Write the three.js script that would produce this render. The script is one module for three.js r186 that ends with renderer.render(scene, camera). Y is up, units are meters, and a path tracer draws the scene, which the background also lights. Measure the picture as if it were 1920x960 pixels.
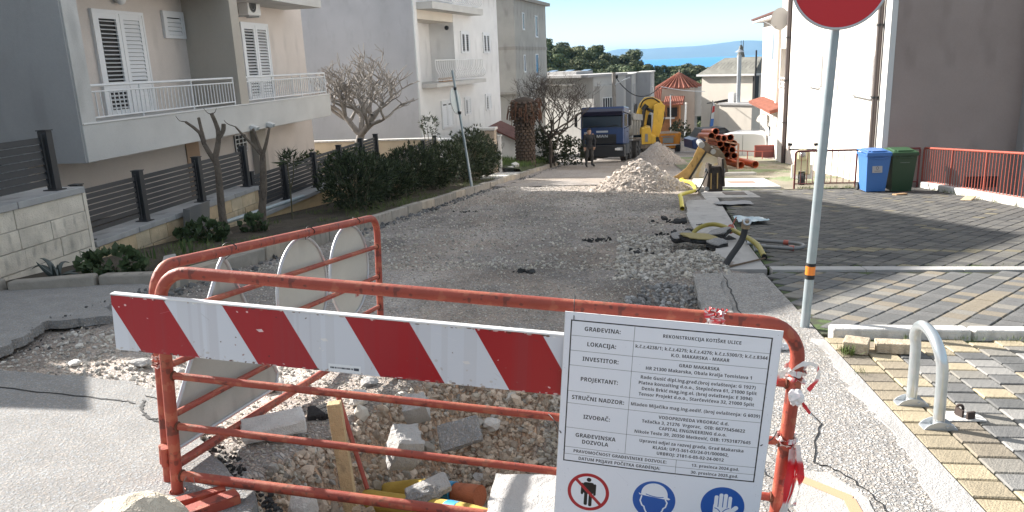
import * as THREE from 'three';
import { mergeGeometries } from 'three/addons/utils/BufferGeometryUtils.js';
import { RoundedBoxGeometry } from 'three/addons/geometries/RoundedBoxGeometry.js';
import { FontLoader } from 'three/addons/loaders/FontLoader.js';
import { TextGeometry } from 'three/addons/geometries/TextGeometry.js';
import { MarchingCubes } from 'three/addons/objects/MarchingCubes.js';

// ---------------------------------------------------------------- camera, sky, sun, exposure
const scene = new THREE.Scene();
const D2R = Math.PI / 180;
const camera = new THREE.PerspectiveCamera(36.9, 2, 0.1, 40000);
camera.rotation.order = 'YXZ';
camera.position.set(0, 1.6, 0);
camera.rotation.set(-14.2 * D2R, 9.17 * D2R, -2.4 * D2R);

const SUN = new THREE.Vector3(-1, 0.57, -0.5).normalize();
const sun = new THREE.DirectionalLight(new THREE.Color(1, 0.955, 0.89), 5);
sun.target.position.set(0, -2, -30); sun.position.copy(SUN).multiplyScalar(120).add(sun.target.position);
sun.castShadow = true; sun.shadow.mapSize.set(4096, 4096); sun.shadow.bias = -0.0005;
Object.assign(sun.shadow.camera, { left: -70, right: 70, top: 70, bottom: -70, near: 1, far: 300 });
scene.add(sun, sun.target);
{
  const w = 512, h = 256, a = new Float32Array(w * h * 4), d = new THREE.Vector3();
  const mix = (p, q, t) => p.map((v, i) => v + (q[i] - v) * t);
  const stops = [[0, [0.6, 0.6, 0.54]], [0.035, [0.4, 0.46, 0.45]], [0.085, [0.2, 0.335, 0.4]], [0.25, [0.235, 0.275, 0.32]], [1, [0.225, 0.235, 0.26]]];
  for (let j = 0; j < h; j++) for (let i = 0; i < w; i++) {
    const el = ((j + 0.5) / h - 0.5) * Math.PI, az = ((i + 0.5) / w - 0.5) * 2 * Math.PI, s = Math.max(0, Math.sin(el));
    d.set(Math.cos(az) * Math.cos(el), Math.sin(el), Math.sin(az) * Math.cos(el));
    let c = stops[0][1];
    for (let k = 1; k < stops.length; k++) if (s >= stops[k - 1][0]) c = mix(stops[k - 1][1], stops[k][1], Math.min(1, (s - stops[k - 1][0]) / (stops[k][0] - stops[k - 1][0])));
    const g = Math.max(0, d.dot(SUN)), glow = 0.5 * Math.pow(g, 12) + 0.12 * Math.pow(g, 3);
    if (el < 0) c = [0.26, 0.31, 0.34];
    const o = (j * w + i) * 4;
    a[o] = c[0] + glow; a[o + 1] = c[1] + glow * 0.95; a[o + 2] = c[2] + glow * 0.85; a[o + 3] = 1;
  }
  const t = new THREE.DataTexture(a, w, h, THREE.RGBAFormat, THREE.FloatType);
  t.mapping = THREE.EquirectangularReflectionMapping; t.magFilter = t.minFilter = THREE.LinearFilter; t.needsUpdate = true;
  scene.background = t; scene.environment = t;
}
const renderer = new THREE.WebGLRenderer({ antialias: true });
renderer.toneMapping = THREE.LinearToneMapping;
renderer.toneMappingExposure = 2.72;
renderer.shadowMap.enabled = true;
renderer.setSize(1024, 512);
scene.fog = new THREE.FogExp2(new THREE.Color(0.28, 0.6, 1.0), 0.00006);

// ---------------------------------------------------------------- helpers
function rng(seed) { let s = seed >>> 0; return () => { s = (s + 0x6D2B79F5) >>> 0; let t = s; t = Math.imul(t ^ (t >>> 15), t | 1); t ^= t + Math.imul(t ^ (t >>> 7), t | 61); return ((t ^ (t >>> 14)) >>> 0) / 4294967296; }; }
const R = rng(7);
const rr = (a, b, r = R) => a + (b - a) * r();
const V = (x, y, z) => new THREE.Vector3(x, y, z);
const clamp = (x, a = 0, b = 1) => Math.min(b, Math.max(a, x));
const sstep = (a, b, x) => { const t = clamp((x - a) / (b - a)); return t * t * (3 - 2 * t); };
const hash2 = (i, j, s) => { let h = Math.imul(i | 0, 374761393) + Math.imul(j | 0, 668265263) + Math.imul(s | 0, 2147483647); h = Math.imul(h ^ (h >>> 13), 1274126177); return ((h ^ (h >>> 16)) >>> 0) / 4294967296; };
function vnoise(x, y, s = 1, per = 0) {
  const i = Math.floor(x), j = Math.floor(y), f = x - i, g = y - j, u = f * f * (3 - 2 * f), v = g * g * (3 - 2 * g);
  const m = per ? k => ((k % per) + per) % per : k => k;
  const a = hash2(m(i), m(j), s), b = hash2(m(i + 1), m(j), s), c = hash2(m(i), m(j + 1), s), d = hash2(m(i + 1), m(j + 1), s);
  return a + (b - a) * u + (c - a) * v + (a - b - c + d) * u * v;
}
function fbm(x, y, oct = 4, s = 1, per = 0) { let t = 0, a = 0.5, n = 0; for (let k = 0; k < oct; k++) { t += a * vnoise(x, y, s + k, per); n += a; x *= 2; y *= 2; per *= 2; a *= 0.5; } return t / n; }

const names = new Map();
function numbered(n) { const k = names.get(n) ?? 0; names.set(n, k + 1); return k ? n + '_' + String(k).padStart(3, '0') : n; }
function thing(name, label, category, pos = [0, 0, 0], group) {
  const o = new THREE.Group(); o.name = numbered(name); o.position.set(...pos); scene.add(o);
  o.userData = { label, category }; if (group) o.userData.group = group;
  return o;
}
function structure(name, label, pos = [0, 0, 0]) { const o = new THREE.Group(); o.name = numbered(name); o.position.set(...pos); scene.add(o); o.userData = { kind: 'structure', label }; return o; }
function copyOf(src, label, pos, ry) { const c = src.clone(); c.name = numbered(src.name.replace(/_\d{3}$/, '')); c.userData = { ...src.userData }; if (label) c.userData.label = label; if (pos) c.position.set(...pos); if (ry !== undefined) c.rotation.y = ry; scene.add(c); return c; }
// bring a geometry to plain triangles with uv in metres by the dominant axis of each face
function plain(g, keepUv) {
  let q = g.index ? g.toNonIndexed() : g.clone();
  for (const k of Object.keys(q.attributes)) if (!['position', 'normal', 'uv', 'color'].includes(k)) q.deleteAttribute(k);
  if (!q.attributes.normal) q.computeVertexNormals();
  if (!keepUv || !q.attributes.uv) {
    const p = q.attributes.position, n = p.count, uv = new Float32Array(n * 2), a = V(), b = V(), c = V();
    for (let i = 0; i < n; i += 3) {
      a.fromBufferAttribute(p, i); b.fromBufferAttribute(p, i + 1); c.fromBufferAttribute(p, i + 2);
      const nx = Math.abs((b.y - a.y) * (c.z - a.z) - (b.z - a.z) * (c.y - a.y)), ny = Math.abs((b.z - a.z) * (c.x - a.x) - (b.x - a.x) * (c.z - a.z)), nz = Math.abs((b.x - a.x) * (c.y - a.y) - (b.y - a.y) * (c.x - a.x));
      for (let k = 0; k < 3; k++) { const x = p.getX(i + k), y = p.getY(i + k), z = p.getZ(i + k), o = (i + k) * 2; if (ny >= nx && ny >= nz) { uv[o] = x; uv[o + 1] = z; } else if (nx >= nz) { uv[o] = z; uv[o + 1] = y; } else { uv[o] = x; uv[o + 1] = y; } }
    }
    q.setAttribute('uv', new THREE.BufferAttribute(uv, 2));
  }
  return q;
}
function join(gs, keepUv) { gs = (Array.isArray(gs) ? gs.flat(9) : [gs]).filter(Boolean).map(g => plain(g, keepUv)); if (gs.some(g => !g.attributes.color)) gs.forEach(g => g.deleteAttribute('color')); return gs.length === 1 ? gs[0] : mergeGeometries(gs); }
// a mesh of its own under a thing or a part; the geometry is given in world metres (or local ones while the thing stands at the origin)
function part(parent, name, geos, mat, label, o = {}) {
  const g = join(geos, o.uv); let root = parent; while (root.parent && root.parent !== scene) root = root.parent;
  g.translate(-root.position.x, -root.position.y, -root.position.z);
  const m = new THREE.Mesh(g, mat); m.name = name; m.castShadow = m.receiveShadow = true;
  if (label) m.userData.label = label; if (o.kind) m.userData.kind = o.kind;
  parent.add(m); return m;
}
function solo(name, label, category, geos, mat, pos = [0, 0, 0], group, o = {}) {
  const g = join(geos, o.uv); g.translate(-pos[0], -pos[1], -pos[2]);
  const m = new THREE.Mesh(g, mat); m.name = numbered(name); m.castShadow = m.receiveShadow = true; m.position.set(...pos);
  m.userData = category ? { label, category } : { label, kind: 'structure' }; if (group) m.userData.group = group; if (o.kind) m.userData.kind = o.kind;
  scene.add(m); return m;
}
const eul = (x, y, z) => new THREE.Matrix4().makeRotationFromEuler(new THREE.Euler(x, y, z, 'YXZ'));
function bx(w, h, d, x = 0, y = 0, z = 0, rx = 0, ry = 0, rz = 0, bev = 0) {      // centre at x, y, z
  const g = bev ? new RoundedBoxGeometry(w, h, d, 1, bev) : new THREE.BoxGeometry(w, h, d);
  if (rx || ry || rz) g.applyMatrix4(eul(rx, ry, rz));
  return g.translate(x, y, z);
}
const bb = (x0, x1, y0, y1, z0, z1, bev = 0) => bx(Math.abs(x1 - x0), Math.abs(y1 - y0), Math.abs(z1 - z0), (x0 + x1) / 2, (y0 + y1) / 2, (z0 + z1) / 2, 0, 0, 0, bev);
function rod(a, b, r0, r1 = r0, n = 8, cap = true) {
  a = a.isVector3 ? a : V(...a); b = b.isVector3 ? b : V(...b);
  const L = a.distanceTo(b), g = new THREE.CylinderGeometry(r1, r0, L, n, 1, !cap);
  g.translate(0, L / 2, 0); g.applyQuaternion(new THREE.Quaternion().setFromUnitVectors(V(0, 1, 0), b.clone().sub(a).normalize()));
  return g.translate(a.x, a.y, a.z);
}
function tube(pts, r, n = 8, seg, tension = 0.5, closed = false) { const c = new THREE.CatmullRomCurve3(pts.map(p => p.isVector3 ? p : V(...p)), closed, 'catmullrom', tension); return new THREE.TubeGeometry(c, seg ?? pts.length * 6, r, n, closed); }
function shapeOf(pts) { const s = new THREE.Shape(); pts.forEach((p, i) => i ? s.lineTo(p[0], p[1]) : s.moveTo(p[0], p[1])); return s; }
function prism(pts, d, bev = 0) { return new THREE.ExtrudeGeometry(shapeOf(pts), { depth: d, bevelEnabled: bev > 0, bevelSize: bev, bevelThickness: bev, bevelSegments: 1, curveSegments: 10 }); }   // x,y outline pushed along +z
// a frame on a wall: t along the wall, h up, o outwards
function wallFrame(x, z, tx, tz) { const t = V(tx, 0, tz).normalize(), up = V(0, 1, 0), o = t.clone().cross(up); return new THREE.Matrix4().makeBasis(t, up, o).setPosition(x, 0, z); }
const on = (M, ...gs) => gs.flat(9).map(g => g.applyMatrix4(M));
function rockGeo(seed, detail = 1, rough = 0.35, flat = true) {
  const g = new THREE.IcosahedronGeometry(1, detail), p = g.attributes.position, r = rng(seed), ox = r() * 50, k = [0.75 + r() * 0.5, 0.55 + r() * 0.4, 0.75 + r() * 0.5];
  for (let i = 0; i < p.count; i++) {
    const x = p.getX(i), y = p.getY(i), z = p.getZ(i);
    const n = 1 + rough * ((fbm(x * 1.7 + ox, y * 1.7 + z * 2.3 + ox, 3, seed) - 0.5) * 2 + 0.35 * (hash2(Math.round(x * 40), Math.round(y * 40 + z * 170), seed) - 0.5));
    p.setXYZ(i, x * n * k[0], y * n * k[1], z * n * k[2]);
  }
  g.computeVertexNormals(); return g;
}
// a broken block with chipped edges; s is how rough
const rb = (s, sx, sy, sz, x, y, z, rx, ry, rz) => { const g = new THREE.BoxGeometry(1, 1, 1, 7, 5, 7), p = g.attributes.position, q = Math.round((x + z) * 100); for (let i = 0; i < p.count; i++) { const a = p.getX(i), b = p.getY(i), c = p.getZ(i), e = [a, b, c].filter(v => Math.abs(v) > 0.49).length, n = fbm(a * 3.1 + q, b * 3.1 + c * 4.3 + q, 3, 7) - 0.5, n2 = hash2(Math.round(a * 30), Math.round(b * 30 + c * 950), q) - 0.5, k = 1 - s * ((e > 1 ? 0.045 + 0.1 * Math.max(0, n2) : 0) - 0.16 * n); p.setXYZ(i, a * k * sx, b * (1 + s * 0.2 * n) * k * sy, c * k * sz); } const f = g.toNonIndexed(); f.computeVertexNormals(); return f.applyMatrix4(eul(rx, ry, rz)).translate(x, y, z); };
function instanced(parent, name, geo, mat, list, o = {}) {      // list of { m: Matrix4, c: Color }
  const im = new THREE.InstancedMesh(geo, mat, list.length); im.name = parent === scene ? numbered(name) : name; im.castShadow = im.receiveShadow = true;
  list.forEach((e, i) => { im.setMatrixAt(i, e.m); if (e.c) im.setColorAt(i, e.c); });
  im.userData = { kind: 'stuff', ...o }; parent.add(im); return im;
}
const mat4 = (x, y, z, rx, ry, rz, sx, sy = sx, sz = sx) => new THREE.Matrix4().compose(V(x, y, z), new THREE.Quaternion().setFromEuler(new THREE.Euler(rx, ry, rz)), V(sx, sy, sz));
const lin = (r, g, b) => new THREE.Color().setRGB(r, g, b);

// ---------------------------------------------------------------- textures and materials
const S2 = v => Math.round(255 * (v <= 0.0031308 ? v * 12.92 : 1.055 * Math.pow(clamp(v), 1 / 2.4) - 0.055));
function tex(size, metres, fn, colour = true) {      // fn(u, v in 0..1) -> linear [r, g, b] or a grey value
  const a = new Uint8Array(size * size * 4);
  for (let j = 0; j < size; j++) for (let i = 0; i < size; i++) {
    const c = fn(i / size, j / size), o = (j * size + i) * 4;
    if (colour) { a[o] = S2(c[0]); a[o + 1] = S2(c[1]); a[o + 2] = S2(c[2]); } else a[o] = a[o + 1] = a[o + 2] = Math.round(255 * clamp(c));
    a[o + 3] = 255;
  }
  const t = new THREE.DataTexture(a, size, size); t.wrapS = t.wrapT = THREE.RepeatWrapping; t.magFilter = THREE.LinearFilter; t.minFilter = THREE.LinearMipmapLinearFilter; t.generateMipmaps = true;
  t.colorSpace = colour ? THREE.SRGBColorSpace : THREE.NoColorSpace; t.repeat.set(1 / metres, 1 / metres); t.needsUpdate = true; return t;
}
const std = (o) => new THREE.MeshStandardMaterial({ roughness: 0.9, metalness: 0, ...o });
const flatC = (r, g, b, rough = 0.8, o = {}) => std({ color: lin(r, g, b), roughness: rough, ...o });
// mottled paint or plaster: a base colour with soft stains, and a fine bump
const fineBump = tex(256, 0.5, (u, v) => 0.5 * fbm(u * 32, v * 32, 3, 11, 32) + 0.5 * vnoise(u * 128, v * 128, 15, 128), false);
const mottles = new Map();
function plaster(r, g, b, amount = 0.1, seed = 1, m = 3.1, bump = 0.003) {
  const A = amount < 0.08 ? 0.06 : amount < 0.15 ? 0.11 : amount < 0.24 ? 0.18 : amount < 0.34 ? 0.28 : 0.4, sd = seed % 2, mm = m < 0.45 ? 0.35 : m < 1 ? 0.75 : m < 2 ? 1.5 : 3.6, key = A + '|' + sd, key2 = key + '|' + mm;
  if (!mottles.has(key)) mottles.set(key, tex(256, 1, (u, v) => { const n = 1 + A * ((fbm(u * 4, v * 4, 5, sd + 1, 4) - 0.5) * 2.2) + 0.04 * (vnoise(u * 128, v * 128, sd + 9, 128) - 0.5), k = n * (1 - A * 1.2 * sstep(0.6, 0.85, fbm(u * 12, v * 3, 3, sd + 4, 3))) / 1.5; return [k, k, k]; }));
  if (!mottles.has(key2)) { const t = mottles.get(key).clone(); t.repeat.set(1 / mm, 1 / mm); t.needsUpdate = true; mottles.set(key2, t); }
  return std({ color: lin(r * 1.5, g * 1.5, b * 1.5), map: mottles.get(key2), bumpMap: fineBump, bumpScale: bump, roughness: 0.92 });
}
function worley(u, v, n, seed) {      // nearest and second nearest distance and the cell's number, on an n x n torus
  const x = u * n, y = v * n, i = Math.floor(x), j = Math.floor(y); let d1 = 9, d2 = 9, id = 0;
  for (let b = -1; b <= 1; b++) for (let a = -1; a <= 1; a++) { const p = ((i + a) % n + n) % n, q = ((j + b) % n + n) % n, dx = i + a + hash2(p, q, seed) - x, dy = j + b + hash2(p, q, seed + 5) - y, d = dx * dx + dy * dy; if (d < d1) { d2 = d1; d1 = d; id = p * 131 + q * 17; } else if (d < d2) d2 = d; }
  return [Math.sqrt(d1), Math.sqrt(d2), id];
}
function gravelMaterial(m, n, tone, spread, dark, seed, bump) {
  const size = 512, hgt = new Float32Array(size * size);
  const c = tex(size, m, (u, v) => {
    const [a, b, id] = worley(u, v, n, seed), [a2, b2, id2] = worley(u, v, n * 3, seed + 40); const e = clamp((b - a) * 2.2), e2 = clamp((b2 - a2) * 2.4);
    const big = hash2(id, 3, seed) > 0.45 && e > 0.25; const k = big ? 0.8 + spread * (hash2(id, 1, seed) - 0.45) : 0.75 + spread * (hash2(id2, 1, seed) - 0.5);
    const w = (hash2(big ? id : id2, 2, seed) - 0.5) * 0.16; const s = (big ? 0.75 + 0.25 * e : (1 - dark) + dark * e2) * (0.86 + 0.3 * fbm(u * 5, v * 5, 4, seed, 5));
    hgt[Math.round(v * size) * size + Math.round(u * size)] = big ? 0.45 + 0.55 * Math.sqrt(e) : 0.5 * e2;
    return [tone[0] * k * s * (1 + w), tone[1] * k * s, tone[2] * k * s * (1 - w)];
  });
  const h = tex(size, m, (u, v) => hgt[Math.round(v * size) * size + Math.round(u * size)], false);
  return std({ map: c, bumpMap: h, bumpScale: bump, roughness: 0.95 });
}
const M = {};
M.gravel = gravelMaterial(1.1, 46, [0.53, 0.475, 0.435], 0.42, 0.36, 3, 0.012);
M.rubble = gravelMaterial(0.9, 34, [0.6, 0.515, 0.44], 0.4, 0.4, 23, 0.014);
M.asphalt = gravelMaterial(0.8, 60, [0.37, 0.36, 0.35], 0.32, 0.3, 5, 0.005);
M.asphaltCoarse = gravelMaterial(0.7, 44, [0.53, 0.5, 0.47], 0.5, 0.42, 8, 0.011);
M.asphaltBroken = flatC(0.035, 0.034, 0.034, 0.95, { bumpMap: fineBump, bumpScale: 0.01 });
M.sand = gravelMaterial(1.0, 40, [0.47, 0.35, 0.25], 0.4, 0.4, 31, 0.014);
M.concrete = plaster(0.40, 0.385, 0.37, 0.2, 3, 1.7, 0.006);
M.concreteLight = plaster(0.58, 0.56, 0.53, 0.2, 4, 0.9, 0.006);
M.concretePatch = plaster(0.4, 0.385, 0.365, 0.2, 7, 0.6, 0.004);
M.kerb = plaster(0.34, 0.31, 0.275, 0.3, 5, 0.8, 0.008);
M.soil = plaster(0.075, 0.06, 0.042, 0.35, 6, 1.2, 0.03);
M.white = flatC(0.74, 0.74, 0.74, 0.5);
M.offwhite = flatC(0.66, 0.65, 0.63, 0.6);
M.dark = flatC(0.018, 0.018, 0.02, 0.5);
M.black = flatC(0.012, 0.012, 0.013, 0.7);
M.rubber = flatC(0.03, 0.03, 0.031, 0.85);
M.glassDark = flatC(0.02, 0.026, 0.034, 0.08, { metalness: 0 });
M.zinc = std({ color: lin(0.48, 0.5, 0.52), metalness: 0.55, roughness: 0.42, bumpMap: fineBump, bumpScale: 0.0006 });
M.galv = std({ color: lin(0.33, 0.365, 0.385), metalness: 0.35, roughness: 0.5, map: tex(128, 0.4, (u, v) => { const n = 0.85 + 0.3 * fbm(u * 8, v * 8, 4, 51, 8); return [0.95 * n, n, n]; }) });
M.anthracite = flatC(0.022, 0.023, 0.026, 0.6);
M.steel = flatC(0.2, 0.2, 0.2, 0.55, { metalness: 0.4 });
// ---------------------------------------------------------------- lie of the land: a street falling towards the sea
const gy = (z) => z > -60 ? 0.092 * z : -5.52 + 0.135 * (z + 60);
const TILT = -Math.atan(0.092);
function field(x0, x1, z0, z1, nx, nz, h, colour) {
  const p = [], uv = [], idx = [], col = [];
  for (let j = 0; j <= nz; j++) for (let i = 0; i <= nx; i++) { const x = x0 + (x1 - x0) * i / nx, z = z0 + (z1 - z0) * j / nz; p.push(x, h(x, z), z); uv.push(x, z); if (colour) col.push(...colour(x, z)); }
  for (let j = 0; j < nz; j++) for (let i = 0; i < nx; i++) { const a = j * (nx + 1) + i, b = a + 1, c = a + nx + 1, d = c + 1; idx.push(a, c, b, b, c, d); }
  const g = new THREE.BufferGeometry(); g.setAttribute('position', new THREE.Float32BufferAttribute(p, 3)); g.setAttribute('uv', new THREE.Float32BufferAttribute(uv, 2)); if (colour) g.setAttribute('color', new THREE.Float32BufferAttribute(col, 3));
  g.setIndex(idx); g.computeVertexNormals(); return g;
}
function ragged(pts, amp, step, seed) {      // an outline with broken edges; a point given a third entry of 0 keeps the edge after it straight
  const out = [];
  pts.forEach((p, i) => {
    const q = pts[(i + 1) % pts.length], L = Math.hypot(q[0] - p[0], q[1] - p[1]), n = p[2] === 0 ? 1 : Math.max(1, Math.round(L / step)), nx = (q[1] - p[1]) / L, nz = -(q[0] - p[0]) / L;
    for (let k = 0; k < n; k++) { const t = k / n, a = k ? amp * ((fbm(p[0] + (q[0] - p[0]) * t * 3 + i * 9, (q[1] - p[1]) * t * 3 + i, 3, seed) - 0.5) * 2 + 0.5 * (hash2(k, i, seed) - 0.5)) : 0; out.push([p[0] + (q[0] - p[0]) * t + nx * a, p[1] + (q[1] - p[1]) * t + nz * a]); }
  });
  return out;
}
function sheet(pts, thick, up = 0) {      // a slab with this outline (x, z), its top lying `up` above the street's slope
  const g = new THREE.ExtrudeGeometry(shapeOf(pts.map(p => [p[0], -p[1]])), { depth: thick, bevelEnabled: false });
  g.rotateX(-Math.PI / 2); const p = g.attributes.position;
  for (let i = 0; i < p.count; i++) p.setY(i, p.getY(i) - thick + up + gy(p.getZ(i)));
  g.computeVertexNormals(); return g;
}
const roadLeft = (z) => { const t = [[0, -5.2], [-7.5, -5.25], [-12, -4.95], [-21.6, -4.55], [-27, -4.25], [-38, -3.85], [-60, -3.2], [-90, -2]]; for (let i = 1; i < t.length; i++) if (z >= t[i][0]) { const a = t[i - 1], b = t[i], f = (z - a[0]) / (b[0] - a[0]); return a[1] + (b[1] - a[1]) * f; } return -2; };

// ground: one sheet out to the shore, dug lower where the trench and the sunk yard beside the brown wall lie
{
  const xs = [-900, -300, -120, -60, -30, -16, -9, -7.6, -6, -3, 0, 3, 6, 7.45, 7.7, 10, 16, 30, 60, 120, 300, 900], zs = [60, 20, 6, 0, -6, -9.5, -10.5, -15, -20.5, -21.2, -26, -32, -40, -50, -60, -70, -85, -110, -150, -200, -280, -380, -480];
  const h = (x, z) => { let y = gy(z) - 0.16; if (x > -9 && x < 7 && z > -9.8) y -= 1.5; if (x > 7.5 && x < 40 && z > -21 && z < -5) y = -2.9; if (x < -7.5 && z < -12 && z > -40) y = gy(z) + 0.05; if (z < -200) y = Math.max(y, -48) - 0.06 * Math.max(0, -380 - z); return y; };
  const p = [], uv = [], idx = [];
  zs.forEach(z => xs.forEach(x => { p.push(x, h(x, z), z); uv.push(x, z); }));
  for (let j = 0; j < zs.length - 1; j++) for (let i = 0; i < xs.length - 1; i++) { const a = j * xs.length + i, b = a + 1, c = a + xs.length, d = c + 1; idx.push(a, b, c, b, d, c); }
  const g = new THREE.BufferGeometry(); g.setAttribute('position', new THREE.Float32BufferAttribute(p, 3)); g.setAttribute('uv', new THREE.Float32BufferAttribute(uv, 2)); g.setIndex(idx); g.computeVertexNormals();
  solo('ground', 'bare ground falling away towards the sea', null, g, M.soil, [0, 0, 0], null, { uv: true });
}
// the dug-up street
const axisX = (z) => -1.2 + (-z - 3.0) * 0.27;
function trench(x, z) {
  const d = x - axisX(z), end = sstep(-5.15, -4.35, z), wob = 0.12 * (fbm(x * 1.6, z * 1.6, 3, 61) - 0.5);
  const left = 1 - sstep(0.36, 0.82, -d + wob), right = 1 - sstep(0.16, 1.1, d + wob * 2);
  let t = 0.56 * (d < 0 ? left : right) * end;
  t += 0.11 * (1 - sstep(0.5, 1.75, d)) * sstep(-4.9, -4.2, z) * (d > 0 ? 1 : left);
  return t;
}
const pit2 = (x, z) => 0.2 * Math.exp(-(((x - 0.42) / 0.34) ** 2 + ((z + 7.2) / 0.75) ** 2)) + 0.13 * Math.exp(-(((x - 0.5) / 0.5) ** 2 + ((z + 10.6) / 0.7) ** 2));
const mound = (x, z) => 0.16 * Math.exp(-(((x - 0.7) / 0.45) ** 2 + ((z + 9.3) / 0.9) ** 2)) + 0.1 * Math.exp(-(((x + 0.5) / 0.9) ** 2 + ((z + 5.0) / 0.25) ** 2));
function roadY(x, z) {
  const rough = 0.05 * (fbm(x * 1.1, z * 1.1, 4, 71) - 0.5) + 0.035 * (fbm(x * 5, z * 5, 3, 75) - 0.5), near = sstep(-24, -8, z);
  const t = trench(x, z), rub = (t > 0.04 ? 0.09 : 0.02) * near * (fbm(x * 13, z * 13, 3, 79) - 0.5);
  const rut = 0.022 * (Math.exp(-(((x + 0.75 + 0.25 * Math.sin(z * 0.21)) / 0.22) ** 2)) + Math.exp(-(((x + 2.7 + 0.25 * Math.sin(z * 0.21)) / 0.22) ** 2))) * sstep(-6.5, -8, z);
  return gy(z) - 0.055 - rut + rough * (0.4 + 0.6 * near) + rub - t - pit2(x, z) + mound(x, z) - 0.12 * sstep(0.6, 0, Math.abs(x - roadLeft(z))) * 0.3;
}
{
  const M2 = M.gravel.clone(); M2.vertexColors = true;
  const road = structure('gravel_road', 'dug-up street of crushed stone running downhill between the houses');
  const tint = (x, z) => {
    const t = trench(x, z), d = x - axisX(z), n = fbm(x * 3, z * 3, 4, 83), sand = t > 0.04 ? clamp((d < 0 ? 1.2 : 0.8) * sstep(0.3, 0.55, n + (d < 0.1 ? 0.3 : 0.06)) * sstep(1.0, 0.7, t)) : 0;
    const warm = sstep(0.42, 0.62, fbm(x * 0.7, z * 0.7, 4, 87)) * 0.6, tr = Math.exp(-(((x + 0.75 + 0.25 * Math.sin(z * 0.21)) / 0.3) ** 2)) + Math.exp(-(((x + 2.7 + 0.25 * Math.sin(z * 0.21)) / 0.3) ** 2)), g = 0.84 + 0.75 * (fbm(x * 0.8, z * 0.4, 5, 89) - 0.5) - 0.16 * sstep(0.5, 0.62, fbm(x * 1.3 + 7, z * 0.9, 4, 113)) + 0.1 * tr * (0.5 + fbm(x * 3, z * 1.5, 3, 99)), dk = 1 - 0.35 * sstep(0.03, 0.16, pit2(x, z));
    const c = [1 + 0.1 * warm, 1, 1 - 0.1 * warm].map(k => k * g * dk), s = [1.12, 0.88, 0.68];
    const dust = 0.3 * sstep(-2.0, -2.6, x) * sstep(-6.3, -5.7, z) * (0.4 + fbm(x * 2, z * 2, 3, 119)); return c.map((k, i) => (k * (1 - sand) + s[i] * sand) * (1 + dust));
  };
  part(road, 'dug_surface', field(-6.3, 1.3, -0.2, -9, 250, 290, roadY, tint), M2, null, { uv: true });
  const farY = (x, z) => roadY(x, z) - sstep(-4.2, -5, x - roadLeft(z) - 4.2) * 0;
  part(road, 'rolled_surface', field(-6.3, 1.75, -9, -24, 180, 320, farY, tint), M2, null, { uv: true });
  const MG = M.gravel.clone(); MG.vertexColors = true;
  part(road, 'lower_surface', field(-7, 9, -24, -85, 80, 160, (x, z) => gy(z) - 0.05 + 0.1 * (fbm(x * 0.6, z * 0.6, 4, 73) - 0.5), (x, z) => { const w = sstep(0.45, 0.65, fbm(x * 0.4, z * 0.4, 4, 88)); const g = 0.86 + 0.3 * fbm(x * 0.8, z * 0.6, 4, 93); return [g * (1 - 0.1 * w), g * (1 - 0.14 * w), g * (1 - 0.2 * w)]; }), MG, null, { uv: true });
}
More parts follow.
